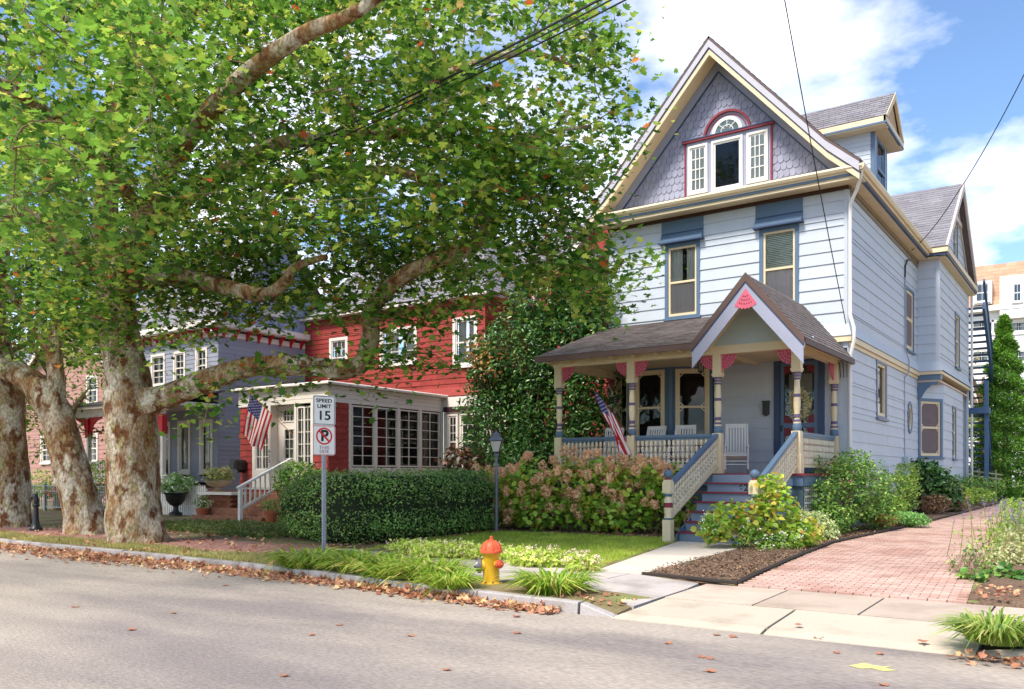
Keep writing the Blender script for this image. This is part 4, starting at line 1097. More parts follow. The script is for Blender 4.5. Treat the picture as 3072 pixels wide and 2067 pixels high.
BED2 = [(-13.2, 16.6), (-7.6, 17.0), (-7.4, 18.5), (-12.2, 18.7), (-13.2, 19.5)]
patch('hydrangea_bed', BED2, MULCH)
patch('right_verge', [(-.9, 8.63), (8, 8.63), (8, 9.57), (-.95, 9.57)], MULCH, dz=-.01, amp=.01)
BED3 = [(-1.28, 11.05), (6, 11.1), (6, 30), (-.9, 30), (-1.2, 18), (-1.45, 13.8)]
patch('side_bed', BED3, MULCH, dz=.05)
def chips(name, poly, n, m, size=(.02, .06), dz=.045):
    q = rand_in(poly, n); P = np.column_stack([q, G(q[:, 0], q[:, 1])+dz+RNG.uniform(-.02, .02, n)])
    return scatter(name, m, None, P, RNG.uniform(*size, n), OVAL, upw=1, jitter=.4)
CH = leaf_mat('bark_chip', [(0, rgb(60, 46, 38)), (.5, rgb(112, 88, 70)), (1, rgb(150, 122, 96))], trans=0, rough=.9)
stuff(chips('bark_chips', [(-5.58, 11.4), (-4.1, 11.2), (-4.3, 14), (-4.5, 17.5), (-4.05, 23), (-4.9, 23), (-5.3, 18.7), (-5.5, 16), (-5.66, 13.5)], 9000, CH), 'loose brown bark mulch spread over the bed beside the brick driveway', 'mulch')
# edging of the bed along the drive
ed = MB(); ys = np.linspace(11.05, 38, 40); ed.tube([(bl(y)-.03+random.uniform(-.012, .012), y, float(G(0, y))+.045) for y in ys], .03, 5)
ed.tube([(-5.6, 11.36, .15), (-5.0, 11.22, .16), (-4.4, 11.12, .16), (-4.05, 11.05, .16)], .03, 5)
tag(ed.build('bed_edging', mat('edging_black', rgb(58, 50, 46), .8)), 'dark rubber edging strip between the mulch bed and the brick driveway', 'edging')
# grass
GR = leaf_mat('lawn_grass', [(0, rgb(128, 158, 44)), (.5, rgb(168, 194, 66)), (.85, rgb(194, 206, 92)), (1, rgb(204, 188, 120))], trans=.4, rough=.6, var=.3, vscale=2.0)
DRY = leaf_mat('thin_grass', [(0, rgb(128, 136, 66)), (.5, rgb(166, 164, 96)), (1, rgb(198, 178, 126))], trans=.3, rough=.7)
LAWN = [(-11.9, 12.3), (-6.55, 11.5), (-7.3, 16.4), (-7.55, 17.05), (-12.9, 16.7)]
patch('lawn', LAWN, mat('lawn_soil', rgb(128, 146, 56), .95, var=.2, scale=2, c2=rgb(156, 138, 92), c2t=(.52, .66), c2s=1.0), dz=.012, amp=.008)
q = rand_in(LAWN, 60000); P = np.column_stack([q, G(q[:, 0], q[:, 1])+.005])
stuff(scatter('lawn_grass', GR, None, P, RNG.uniform(.03, .075, len(P)), TUFT, up=(0, -1, .2), upw=.3, jitter=.8, along=(0, 0, 1), aw=1.6, aspect=1.3), 'short bright green lawn between the hydrangeas and the sidewalk', 'grass')
def verge(x0, x1, n, a, c, name, m, lab, sz=(.04, .10)):
    xx = RNG.uniform(x0, x1, n); yy = kY(xx)+RNG.uniform(a, c, n); keep = np.sin(xx*1.9)+np.sin(yy*5+xx)*.6+RNG.normal(size=n)*.7 > -.5
    P = np.column_stack([xx, yy, np.full(n, .125)])[keep]
    return stuff(scatter(name, m, None, P, RNG.uniform(*sz, len(P)), TUFT, up=(0, -1, .2), upw=.3, jitter=.8, along=(0, 0, 1), aw=1.4, aspect=1.4), lab, 'grass')
verge(-24, -10, 42000, .18, 1.05, 'verge_grass', DRY, 'thin dry grass around the sycamore roots along the kerb')
q = rand_in([(-21.5, 13.2), (-15.5, 12.4), (-15.2, 13.6), (-16, 15), (-20.5, 15.6), (-23, 14)], 12000)
stuff(scatter('yard_weeds', leaf_mat('weeds', [(0, rgb(70, 96, 34)), (.6, rgb(110, 128, 60)), (1, rgb(140, 132, 84))], trans=.3), None, np.column_stack([q, G(q[:, 0], q[:, 1])+RNG.uniform(0, .1, len(q))]), RNG.uniform(.05, .11, len(q)), OVAL, jitter=.8), 'low weedy ground cover in front of the brick steps', 'ground cover')
# fallen leaves
DEAD = leaf_mat('dead_leaf', [(0, rgb(132, 82, 62)), (.4, rgb(174, 122, 94)), (.75, rgb(200, 158, 122)), (1, rgb(210, 184, 130))], trans=.15, rough=.7, var=.15)
def litter(name, P, lab, sz=(.05, .135), up=1.2): return stuff(scatter(name, DEAD, None, P, RNG.uniform(*sz, len(P)), CURL, upw=up, jitter=.55), lab, 'leaf litter')
n = 2600; xx = np.concatenate([RNG.uniform(-21, -5.2, n), RNG.normal(-15.5, 1.0, 250)]); w = np.abs(RNG.normal(size=len(xx)))*np.interp(xx, [-21, -15, -9, -5], [.45, .38, .16, .12]); w[n:] *= 1.2
P = np.column_stack([xx, kY(xx)-.02-w, .02+RNG.uniform(0, .06, len(xx))*np.exp(-w*6)])
litter('gutter_leaves', P, 'drift of dry brown leaves along the gutter under the sycamores')
n = 230; xx = RNG.uniform(-1.1, 3.0, n); w = np.abs(RNG.normal(size=n))*.12
litter('gutter_leaves', np.column_stack([xx, 8.36-w, .02+RNG.uniform(0, .05, n)]), 'small drift of dry leaves below the kerb right of the driveway', sz=(.06, .11))
xx = np.concatenate([RNG.uniform(-24, -9, 420), RNG.uniform(-22, -15, 260)]); yy = np.concatenate([kY(xx[:420])+RNG.uniform(.1, 3.2, 420), RNG.uniform(12, 15, 260)])
litter('scattered_leaves', np.column_stack([xx, yy, G(xx, yy)+.025]), 'brown leaves scattered over the verge and brick sidewalk', sz=(.08, .15))
q = rand_in([(-1.3, 11.1), (3, 11.1), (3, 12.6), (-1.4, 12.4)], 420)
litter('bed_leaves', np.column_stack([q, G(q[:, 0], q[:, 1])+.07]), 'dry leaves caught in the bed right of the brick driveway', sz=(.05, .10))
q = rand_in([(-5.6, 8.7), (-4.65, 8.75), (-4.65, 9.3), (-5.6, 9.5)], 60)
litter('bed_leaves', np.column_stack([q, np.interp(q[:, 0], [-5.15, -4.55], [.14, .07])]), 'few dry leaves on the bare soil beside the kerb end', sz=(.05, .10))
q = rand_in([(-13, 11.6), (-12.3, 17), (-8, 17.4), (-8, 16.8), (-11.8, 16.6), (-12, 11.6)], 300)
litter('bed_leaves', np.column_stack([q, G(q[:, 0], q[:, 1])+.03]), 'dry leaves fallen below the hedge and hydrangeas', sz=(.06, .12))
lf = [(225, 1821), (935, 1905), (1232, 1908), (1552, 1900), (1017, 1875), (853, 2028), (2107, 1971), (2130, 1976), (1445, 1768), (2130, 2015), (2510, 1958), (2395, 1875), (2150, 1905), (2640, 1962), (1550, 1850), (2200, 1910), (2770, 1925), (2455, 1915), (676, 1757), (395, 1890), (2005, 1930), (2650, 2055), (1340, 2010), (520, 1840)]
V, Fc_ = CURL; lme = bpy.data.meshes.new('fallen_leaf'); lme.from_pydata([(v[0], v[1]-.4, v[2]*.7+.02) for v in V], [], Fc_); lme.materials.append(DEAD)
for px, py in lf:
    p = at(px, py, Z=.015); ry_ = p.y; zr_ = float(np.interp(ry_, [0, float(kY(p.x))-2, float(kY(p.x)), 8.64, 9.58], [.03, .015, .004, .05, .105])); p = at(px, py, Z=zr_+.002); o = obj('fallen_leaf', lme, None, p, random.uniform(0, 6), [random.uniform(.09, .14)]*3)
    o.rotation_euler.x = random.uniform(-.08, .08)
    tag(o, 'single dry sycamore leaf lying out on the open pavement', 'leaf', 'single leaves on the pavement')
# ================================================================== THE RED HOUSE
REDS = mat('red_shingle', rgb(144, 56, 50), .7, var=.12, scale=1.2, fine=.10, fscale=30, rnd=.12, stretch=(3, 3, .5), bump=.25, bscale=40)
WHT2 = mat('weathered_white', rgb(216, 208, 200), .6, var=.06, scale=2, fine=.05)
MUNT = WHT2
RY, RX = 18.5, at(985, 1300, Y=18.5).x
RXL = at(722, 1300, Y=RY).x
rh = thing('red_house', 'red shingled house with white trimmed sunroom and many paned windows', 'house', ((RX+RXL)/2, RY, .2))
Rf, Rs = front(RY), side(RX)
RZ0, RZ1 = 1.1, 3.85                      # sunroom floor and head
# foundation and floor
MB().box(RXL, RX, RY, 24.0, .1, RZ0).build('sunroom_base', REDS, rh)
MB().box(RXL-.02, RX+.02, RY-.02, 24.3, RZ0, RZ0+.06).build('sunroom_sill', WHT2, rh)
# front: pilasters, windows, door
xa, xb, xc, xd = [at(p, 1300, Y=RY).x for p in (762, 815, 886, 942)]
board_wall(rh, Rf, RXL, xa-.03, RZ0+.06, RZ1, .2, REDS, name='wall_shingle', limit_len=.3)
board_wall(rh, Rf, xd, RX, RZ0+.06, RZ1, .2, REDS, name='wall_shingle', limit_len=.3)
b = MB(Rf); b.box(xa-.03, xa+.10, -.05, .05, RZ0+.06, RZ1).box(xb-.12, xb, -.05, .05, RZ0+.06, RZ1).box(xc, xc+.10, -.05, .05, RZ0+.06, RZ1).box(xd-.10, xd, -.05, .05, RZ0+.06, RZ1)
b.box(xa+.1, xb-.12, -.05, .04, RZ0+.06, 1.75).box(xc+.1, xd-.1, -.05, .04, RZ0+.06, 1.75)
b.build('entrance_frame', WHT2, rh)
LITE = mat('painted_room_light', rgb(150, 150, 84), .9, var=.35, scale=3, c2=rgb(74, 86, 44), c2t=(.45, .6), c2s=4)  # yellow-green board colour stands in for light inside the room
def paned(fr, a0, a1, z0, z1, nx, nz, split, back, nm='paned_window'):
    b = MB(fr); t = .045
    b.box(a0, a0+t, -.04, .02, z0, z1).box(a1-t, a1, -.04, .02, z0, z1).box(a0+t, a1-t, -.04, .02, z0, z0+t).box(a0+t, a1-t, -.04, .02, z1-t, z1)
    if split: m = (a0+a1)/2; b.box(m-.035, m+.035, -.04, .02, z0+t, z1-t)
    w = b.build(nm, WHT2, rh)
    q = MB(fr)
    for k in range(1, nx): x = lerp(a0+t, a1-t, k/nx); q.box(x-.011, x+.011, -.035, .0, z0+t, z1-t)
    for k in range(1, nz): z = lerp(z0+t, z1-t, k/nz); q.box(a0+t, a1-t, -.034, -.001, z-.011, z+.011)
    q.build('muntins', WHT2, w)
    MB(fr).poly([(a0+.02, -.037, z0+.02), (a1-.02, -.037, z0+.02), (a1-.02, -.037, z1-.02), (a0+.02, -.037, z1-.02)]).build('pane', GLASS, w)
    if back: MB(fr).box(a0, a1, -.22, -.2, z0, z1).build('painted_lit_interior', back, w)
    return w
paned(Rf, xa+.1, xb-.12, 1.75, RZ1-.1, 4, 5, True, LITE)
paned(Rf, xc+.1, xd-.1, 1.75, RZ1-.1, 4, 5, True, LITE)
dfr = front(RY+.25)
paned(dfr, xb+.22, xc-.18, RZ1-.55, RZ1-.12, 4, 2, False, LITE, 'transom')
dw = paned(dfr, xb+.32, xc-.12, RZ0+.35, RZ1-.75, 3, 5, False, LITE, 'front_door')
MB(dfr).box(xb, xb+.3, -.03, 0, RZ0, RZ1).box(xc-.12, xc, -.03, 0, RZ0, RZ1).box(xb+.3, xc-.12, -.03, 0, RZ1-.75, RZ1-.56).box(xb+.3, xc-.12, -.03, 0, RZ0, RZ0+.36).box(xb+.3, xc-.12, -.03, 0, RZ1-.12, RZ1).build('door_surround', WHT2, rh)
MB().box(xb-.1, xb-.001, RY+.05, RY+.28, RZ0, RZ1).build('door_reveal', WHT2, rh); MB().box(xc+.001, xc+.1, RY+.05, RY+.28, RZ0, RZ1).build('door_reveal', WHT2, rh)
for k, ch in enumerate('625'): text_on(Rf, ch, .17, IRON, rh, xb-.06, 2.35-k*.16, out=.054, name='house_number', bold=.002)
# side (facing the blue house)
w0, w1 = at(1050, 1300, X=RX).y, at(1326, 1300, X=RX).y
board_wall(rh, Rs, RY, w0-.08, RZ0+.06, RZ1+.02, .2, REDS, name='wall_shingle', limit_len=.4)
MB(Rs).box(w0-.08, w0+.02, -.05, .05, RZ0+.06, RZ1).box(w1-.1, w1+.02, -.05, .05, RZ0+.06, RZ1).box(w0+.02, w1-.1, -.05, .04, RZ0+.06, 1.82).build('side_frame', WHT2, rh)
for k in range(4):
    a = lerp(w0+.02, w1-.1, k/4); c = lerp(w0+.02, w1-.1, (k+1)/4); paned(Rs, a+.05, c-.05, 1.85, RZ1-.04, 2, 6, False, None)
    if k: MB(Rs).box(a-.05, a+.05, -.05, .045, 1.82, RZ1).build('mullion', WHT2, rh)
MB().box(RXL+.3, RX-.35, RY+.55, 24.36, RZ0+.1, RZ1+.3).build('dark_room', DARKIN, rh); MB().box(RX-.349, RX-.06, RY+.06, RY+.1, RZ0, RZ1+.1).build('dark_lining', DARKIN, rh)
# frieze, gutter, flat roof
fz = MB(); fz.box(RXL-.05, RX+.03, RY-.05, RY+.12, RZ1, 4.36); fz.box(RX-.12, RX+.03, RY+.121, w1+.05, RZ1, 4.36); fz.build('sunroom_frieze', WHT2, rh)
for z in (3.98, 4.12, 4.24): MB().box(RXL-.06, RX+.036, RY-.056, RY+.1, z, z+.012).box(RX-.1, RX+.036, RY+.101, w1+.05, z, z+.012).build('lap_shadow_line', mat('shadow_white', rgb(180, 170, 166), .7), rh)  # greyer strips paint in the shade line under each lap
MB().box(RXL-.2, RX+.16, RY-.18, 24.5, 4.36, 4.44).build('sunroom_roof', mat('tin_roof', rgb(120, 110, 106), .8), rh)
MB().tube([(RXL-.2, RY-.2, 4.42), (RX+.2, RY-.2, 4.42), (RX+.2, w1+.2, 4.40), (RX+2.4, w1+.2, 4.40)], .055, 7).build('gutter', WHT2, rh)
# main block behind: recessed wall to the right on the ground floor
UY = 24.4; Uf = front(UY); URX = at(1455, 900, Y=UY).x; ULX = -27.5
z_e = 7.96
board_wall(rh, Uf, ULX, URX, 4.7, z_e, .2, REDS, [(-26.05, -25.0, 5.5, 7.12), (-23.25, -21.35, 5.75, 7.2), (-19.62, -18.5, 5.45, 7.28)], name='wall_shingle', limit_len=.62)
skr = MB()
for k in range(4): skr.prism([(-.0, 4.44+k*.08), (.34-k*.09, 4.44+k*.08), (.31-k*.09, 4.52+k*.08), (0, 4.52+k*.08)], RX+.1, URX+.1, axis=0)
skr.fr = None
sk_ = MB(Uf)
for k in range(5):
    o0, o1 = .36-k*.07, .30-k*.07; z0 = 4.42+k*.07
    sk_.prism([(0, z0), (o0, z0), (o1, z0+.07), (0, z0+.07)], RX-3.6, URX+o0*.6, axis=0)
sk_.build('flared_skirt', REDS, rh)
for a0, a1, z0, z1, g in ((-26.05, -25.0, 5.5, 7.12, (3, 4)), (-23.25, -21.35, 5.75, 7.2, (4, 3)), (-19.62, -18.5, 5.45, 7.28, (1, 2))):
    window(rh, Uf, a0, a1, z0, z1, casing=.12, sash=.05, cm=WHT2, sm=WHT2, grid=g, meet=None if g[0] > 3 else .5, fill='curtain')
MB(Uf).box(URX-.06, URX+.03, -.02, .034, 4.7, z_e).build('corner_board', REDS, rh)
# right wall of the main block and the rear wing
Us = side(URX); board_wall(rh, Us, UY, 27.2, 4.6, z_e, .2, REDS, name='wall_shingle', limit_len=1.0)
board_wall(rh, side(URX), UY, 27.2, 1.1, 4.4, .2, REDS, name='wall_shingle', limit_len=3.0)
MB().box(ULX, URX+.3, UY-.32, UY-.24, z_e-.02, z_e+.14).box(URX+.22, URX+.3, UY-.24, 27.2, z_e-.02, z_e+.14).build('eave_fascia', WHT2, rh)
MB().box(ULX, URX+.25, UY-.3, UY, z_e-.03, z_e).box(URX, URX+.25, UY+.001, 27.2, z_e-.03, z_e).build('soffit', WHT2, rh)
roof_sheet('red_house_roof', ROOF2, rh, (ULX, UY-.35, z_e+.1), (URX+.35, UY-.35, z_e+.1), (ULX, 28.6, 11.6), (URX-3.2, 28.6, 11.6), course=.22, tab=.4)
roof_sheet('red_house_roof', ROOF2, rh, (URX+.35, UY-.35, z_e+.1), (URX+.35, 33, z_e+.1), (URX-3.2, 28.6, 11.6), (URX-3.2, 33, 11.6), course=.22, tab=.4)
# recessed ground-floor bay with white windows and dark band
Gf = front(24.02)
g0_, g1_ = at(1334, 1300, Y=24.02).x, at(1512, 1300, Y=24.02).x
MB(Gf).box(g0_-.3, g1_+.4, -.05, .0, 4.02, 4.38).build('bay_frieze', WHT2, rh)
MB(Gf).box(g0_-.02, g1_+.4, -.05, .05, 3.84, 4.02).build('dark_band', mat('oxblood_band', rgb(52, 28, 36), .6), rh)
MB(Gf).box(g0_-.08, g1_+.05, -.08, -.04, 1.1, 3.84).build('bay_backing', WHT2, rh)
board_wall(rh, Gf, g0_-.05, g1_+.3, .6, 1.75, .2, REDS, name='wall_shingle', limit_len=.5)
ww = g1_-g0_
for f0, f1, gr in ((.06, .24, (2, 3)), (.28, .70, (4, 3)), (.76, .96, (2, 3))):
    a0, a1 = g0_+ww*f0, g0_+ww*f1
    window(rh, Gf, a0, a1, 1.85, 3.75, casing=.05, sash=.06, cm=WHT2, sm=WHT2, grid=None, meet=.48, fill=None, depth=.02)
    q = MB(Gf); zz0, zz1 = lerp(1.85, 3.75, .5), 3.64
    for k in range(1, gr[0]): x = lerp(a0+.1, a1-.1, k/gr[0]); q.box(x-.011, x+.011, -.002, .01, zz0, zz1)
    for k in range(1, 3): z = lerp(zz0, zz1, k/3); q.box(a0+.1, a1-.1, -.003, .009, z-.011, z+.011)
    q.build('muntins', WHT2, rh)
    MB(Gf).box(a0+.06, a1-.06, -.032, -.026, 1.9, 3.7).build('lace_curtain', mat('lace_dim', rgb(128, 126, 124), .9, var=.3, scale=8, stretch=(5, 5, .4)), rh)
# rear wing to the right, behind the evergreen
VY = 27.2; Vf = front(VY); v0, v1 = URX, -12.9; vz = at(1632, 801, Y=VY).z
board_wall(rh, Vf, v0, v1, 1.0, vz, .22, REDS, name='wall_shingle', limit_len=2.6)
MB(Vf).box(v0, v1+.3, 0, .3, vz-.02, vz+.14).build('wing_fascia', WHT2, rh)
roof_sheet('red_house_roof', ROOF2, rh, (v0-2, VY-.35, vz+.12), (v1+.4, VY-.35, vz+.12), (v0-2, 31, vz+2.6), (v1+.4, 31, vz+2.6), course=.22, tab=.4)
gx0, gx1 = at(1700, 770, Y=VY-.4).x, v1+.5; gm = (gx0+gx1)/2; apz = vz+1.9
dg = MB(front(VY-.4)); dg.prism([(gx0+.2, vz+.1), (gx1-.2, vz+.1), (gm, apz)], -.4, 0); dg.build('cross_gable', REDS, rh)
for sg in (-1, 1):
    xe = gx0 if sg < 0 else gx1
    b = MB(front(VY-.4)); b.prism([(xe, vz), (gm, apz+.1), (gm, apz-.18), (xe-sg*.3, vz)], -.02, .28); b.build('gable_rake', WHT2, rh)
    roof_sheet('red_house_roof', ROOF2, rh, (xe, VY-.7, vz+.05), (xe, 30, vz+.05), (gm, VY-.7, apz+.14), (gm, 30, apz+.14), course=.22, tab=.4)
MB().tube([at(1600, 870, Y=VY-.1), at(1602, 900, Y=VY-.1), at(1598, 1000, Y=VY-.1)], .05, 6).build('downpipe', WHT2, rh)
# steps with white rail
RSX = -20.9
stp = thing('brick_steps', 'worn brick front steps leading up to the many paned red house door', 'steps', (RSX-1, 16.6, .2))
bs = mat('step_brick', rgb(150, 104, 82), .9, var=.2, scale=4, bump=.4, rnd=.15, c2=rgb(118, 78, 62), c2t=(.5, .6), c2s=9)
for k in range(4):
    obj('step', MB().box(RXL+.6, RX-.3, 16.2+k*.42, 18.3, .12+k*.22, .34+k*.22).mesh('step', bs), stp)
pier = thing('brick_pier', 'low brick pier with pale stone cap beside the front steps', 'pier', at(650, 1540, Y=17.0))
p0 = at(620, 1500, Y=17.0); p1 = at(712, 1500, Y=17.0)
it = []
for r in range(9):
    x = p0.x+.1-(.1 if r % 2 else 0)
    while x < p1.x:
        it.append((x, 17.0, .30+r*.075, .2, .4, .066, 0)); x += .21
boxes('brick', mat('pier_brick', rgb(124, 78, 58), .9, var=.2, scale=4, rnd=.2, bump=.3), pier, it)
MB().box(p0.x-.08, p1.x+.08, 16.72, 17.28, .96, 1.04).build('cap_stone', WHT2, pier)
rail = thing('white_handrail', 'white painted wooden stair rail with square balusters at the brick steps', 'handrail', (RSX, 16.06, .2))
ya, yb_ = 16.06, 17.85; za, zb_ = 1.2, 2.02
MB().box(RSX-.05, RSX+.05, ya-.05, ya+.05, .15, za+.04).build('post', WHITE, rail); MB().box(RSX-.05, RSX+.05, yb_-.05, yb_+.05, .95, zb_).build('post', WHITE, rail)
MB().beam((RSX, ya-.1, za), (RSX, yb_+.1, zb_+.06), .11, .06).build('top_rail', WHITE, rail); MB().beam((RSX, ya, za-.62), (RSX, yb_, zb_-.66), .05, .07).build('bottom_rail', WHITE, rail)
for k in range(9):
    t = (k+1)/10; y = lerp(ya, yb_, t); obj('baluster', unit_cube(WHITE), rail, (RSX, y, lerp(za, zb_, t)-.32), 0, (.04, .04, .62))

# ================================================================== THE GREY HOUSE
GSD = mat('grey_lap_siding', rgb(142, 144, 158), .6, var=.06, scale=1.5, rnd=.05, fine=.05)
SLATE = mat('slate_scallop', rgb(150, 158, 184), .7, var=.08, rnd=.1)
REDT = mat('red_trim', rgb(176, 36, 44), .5)
GYF, GXR = 20.2, at(655, 1300, Y=20.2).x; GXL = GXR-7.4
gh = thing('grey_house', 'grey lap sided house with red bracketed eaves and white porch', 'house', ((GXL+GXR)/2, GYF, .2))
gf, gsd = front(GYF), side(GXR)
wins = []
for a, c in ((455, 497), (522, 558), (588, 624)):
    wins.append((at(a, 1100, Y=GYF).x, at(c, 1100, Y=GYF).x, 5.1, 6.45))
z_ge = at(590, 992, Y=GYF).z-.1
board_wall(gh, gf, GXL, GXR, 4.4, z_ge, .17, GSD, [(w[0]+.05, w[1]-.05, w[2]+.05, w[3]-.05) for w in wins], thick=.02, limit_len=4)
pw = [(at(a, 1300, Y=GYF).x, at(c, 1300, Y=GYF).x) for a, c in ((475, 513), (535, 573), (600, 640))]
board_wall(gh, gf, GXL, GXR, 1.3, 4.4, .17, GSD, [(p[0]+.05, p[1]-.05, 1.5, 3.6) for p in pw], thick=.02, limit_len=5)
board_wall(gh, gsd, GYF, 26, 1.0, z_ge, .17, GSD, thick=.02, limit_len=6)
for w in wins: window(gh, gf, *w, casing=.1, sash=.05, cm=WHT2, sm=WHT2, grid=(2, 4), meet=.5, fill='curtain')
for k, p in enumerate(pw): window(gh, gf, p[0], p[1], 1.4 if k == 0 else 1.6, 3.7, casing=.12, sash=.06, cm=WHT2, sm=WHT2, meet=None if k else .72, fill='curtain' if k else None)
MB().box(GXL+.3, GXR-.4, GYF+.4, 26, 1.2, 6.8).build('dark_room', DARKIN, gh)
# eaves with red brackets
MB().box(GXL-.4, GXR+.4, GYF-.45, GYF-.35, z_ge+.12, z_ge+.34).box(GXR+.3, GXR+.4, GYF-.35, 26.4, z_ge+.12, z_ge+.34).build('eave_fascia', WHT2, gh)
MB().box(GXL-.3, GXR+.35, GYF-.4, GYF, z_ge+.08, z_ge+.12).box(GXR, GXR+.35, GYF+.001, 26.4, z_ge+.08, z_ge+.12).build('soffit', WHT2, gh)
MB().box(GXL, GXR+.03, GYF-.04, GYF, z_ge-.22, z_ge-.02).box(GXR, GXR+.04, GYF+.001, 26, z_ge-.22, z_ge-.02).build('frieze', WHT2, gh)
for k in range(16):
    x = lerp(GXL+.2, GXR, k/15.0); b = MB(gf); b.prism([(.04, z_ge+.08), (.36, z_ge+.08), (.3, z_ge-.02), (.12, z_ge-.12), (.04, z_ge-.28)], x-.05, x+.05, axis=0); b.build('eave_bracket', REDT, gh)
for k in range(11):
    y = lerp(GYF+.2, 25.8, k/10.0); b = MB(gsd); b.prism([(.04, z_ge+.08), (.32, z_ge+.08), (.12, z_ge-.12), (.04, z_ge-.28)], y-.05, y+.05, axis=0); b.build('eave_bracket', REDT, gh)
# steep gable facing the red house, scalloped slate
gym = (GYF+26)/2; gz = z_ge+.34; ga = gz+3.6
sl_ = MB(); pts = [(-.5, .6), (-.5, -.2), (-.25, -.5), (.25, -.5), (.5, -.2), (.5, .6)]
A = [sl_.pt((x, -.03 if z < .3 else -.008, z)) for x, z in pts]; B = [sl_.pt((x, 0, z)) for x, z in pts]; sl_.face(A)
for k in range(5): sl_.face((A[k], B[k], B[k+1], A[k+1]))
sl_me = sl_.mesh('shingle', SLATE)
gg = MB(gsd); gg.prism([(GYF-.1, gz), (26.1, gz), (gym, ga)], -.05, .0); gg_o = gg.build('slate_gable', SLATE, gh)
z, r = gz+.1, 0
while z < ga-.3:
    h = (ga-z)/(ga-gz)*2.9; y = gym-h+(.12 if r % 2 else 0)
    while y < gym+h:
        if not (abs(y-gym+.4) < .62 and gz+.5 < z < gz+1.75): obj('shingle', sl_me, gg_o, gsd(y, 0, z), PI/2, (.24, 1, .26))
        y += .25
    z += .24; r += 1
window(gh, gsd, gym-.95, gym+.15, gz+.55, gz+1.75, casing=.14, sash=.05, cm=WHT2, sm=WHT2, meet=None, fill='sheer', proud=.07)
for sg in (-1, 1):
    ye = gym+sg*3.3
    roof_sheet('grey_house_roof', ROOF2, gh, (GXL, ye, gz-.05), (GXR+.45, ye, gz-.05), (GXL, gym, ga+.3), (GXR+.45, gym, ga+.3), course=.25, tab=.5)
# porch
PYG = 17.9
MB().box(GXL, GXR+.1, PYG, GYF, 1.1, 1.22).build('porch_floor', WOODD, gh)
MB().box(GXL-.2, GXR+.35, PYG-.35, GYF, 4.08, 4.22).build('porch_roof', WHT2, gh)
roof_sheet('porch_roof_slope', ROOF2, gh, (GXL-.2, PYG-.4, 4.22), (GXR+.4, PYG-.4, 4.22), (GXL-.2, GYF, 4.75), (GXR+.4, GYF, 4.75), course=.25, tab=.5)
MB().box(GXL, GXR+.1, PYG-.06, PYG+.06, 3.8, 4.08).build('porch_beam', WHT2, gh)
for k in range(4):
    x = lerp(GXL+.05, GXR, k/3); MB().box(x-.07, x+.07, PYG-.07, PYG+.07, 1.2, 3.8).build('porch_post', WHT2, gh)
    MB().box(x-.1, x+.1, PYG-.1, PYG+.1, 3.05, 3.75).build('post_capital', REDT, gh)
    for sg in (-1, 1):
        if (k == 0 and sg < 0) or (k == 3 and sg > 0): continue
        b = MB(front(PYG)); P = [(x+sg*.1, 3.8), (x+sg*.95, 3.8), (x+sg*.9, 3.72), (x+sg*.6, 3.66), (x+sg*.35, 3.5), (x+sg*.2, 3.25), (x+sg*.1, 3.1)]
        b.prism(P, -.02, .02); b.build('fret_bracket', REDT, gh)
MB().box(GXL, GXR, PYG-.04, PYG+.04, 2.02, 2.1).box(GXL, GXR, PYG-.03, PYG+.03, 1.3, 1.36).build('porch_rail', WHT2, gh)
for k in range(44): obj('sawn_baluster', unit_cube(WHT2), gh, (lerp(GXL+.1, GXR-.1, k/43), PYG, 1.69), 0, (.085, .025, .66))
bsn = MB(); bsn.box(GXR+.02, GXR+.45, PYG-.4, PYG-.3, 4.0, 4.1); bsn.build('gutter_end', WHT2, gh)

# ================================================================== far houses on the left
def simple_house(name, label, x0, x1, y, z1, zr, m, shut, n, wy=(1.9, 3.3), upper=True, depth=8):
    h = thing(name, label, 'house', ((x0+x1)/2, y, .2)); f = front(y)
    W = []
    for k in range(n):
        c = lerp(x0, x1, (k+.5)/n)
        W.append((c-.5, c+.5, wy[0], wy[1]))
        if upper: W.append((c-.5, c+.5, wy[0]+2.7, wy[1]+2.7))
    board_wall(h, f, x0, x1, .3, z1, .2, m, [(w[0]+.05, w[1]-.05, w[2]+.05, w[3]-.05) for w in W], thick=.02, limit_len=5)
    board_wall(h, side(x1), y, y+depth, .3, z1, .3, m, thick=.02, limit_len=10)
    for w in W:
        o = window(h, f, *w, casing=.1, sash=.06, cm=WHT2, sm=WHT2, grid=(2, 4), meet=.5, fill='curtain')
        if shut:
            for sg in (-1, 1):
                a = w[0]-.42 if sg < 0 else w[1]+.02; MB(f).box(a, a+.4, 0, .05, w[2], w[3]).build('shutter', shut, h)
    MB().box(x0+.3, x1-.3, y+.4, y+depth-.4, .4, z1-.1).build('dark_room', DARKIN, h)
    xm = (x0+x1)/2
    g = MB(f); g.prism([(x0, z1), (x1, z1), (xm, zr)], -.1, 0); g.build('gable', m, h)
    for sg in (-1, 1):
        xe = x0-.3 if sg < 0 else x1+.3; s_ = (zr-z1)/((x1-x0)/2); roof_sheet('roof', ROOF2, h, (xe, y-.35, z1-.3*s_), (xe, y+depth, z1-.3*s_), (xm, y-.35, zr+.05), (xm, y+depth, zr+.05), course=.3, tab=.6)
        b = MB(f); b.prism([(xe, z1-.3*s_-.02), (xm, zr+.03), (xm, zr-.22), (xe-sg*.25, z1-.3*s_-.05)], .3, .36); b.build('rake_board', WHT2, h)
    return h
PKS = mat('pink_siding', rgb(166, 126, 116), .65, var=.07, rnd=.06); SHUT = mat('light_blue_shutter', rgb(120, 176, 196), .6)
simple_house('pink_house', 'pink clapboard house with white window seen beyond the grey porch', -45, -36.6, 21.5, 6.4, 9.4, PKS, None, 2, wy=(2.1, 3.5))
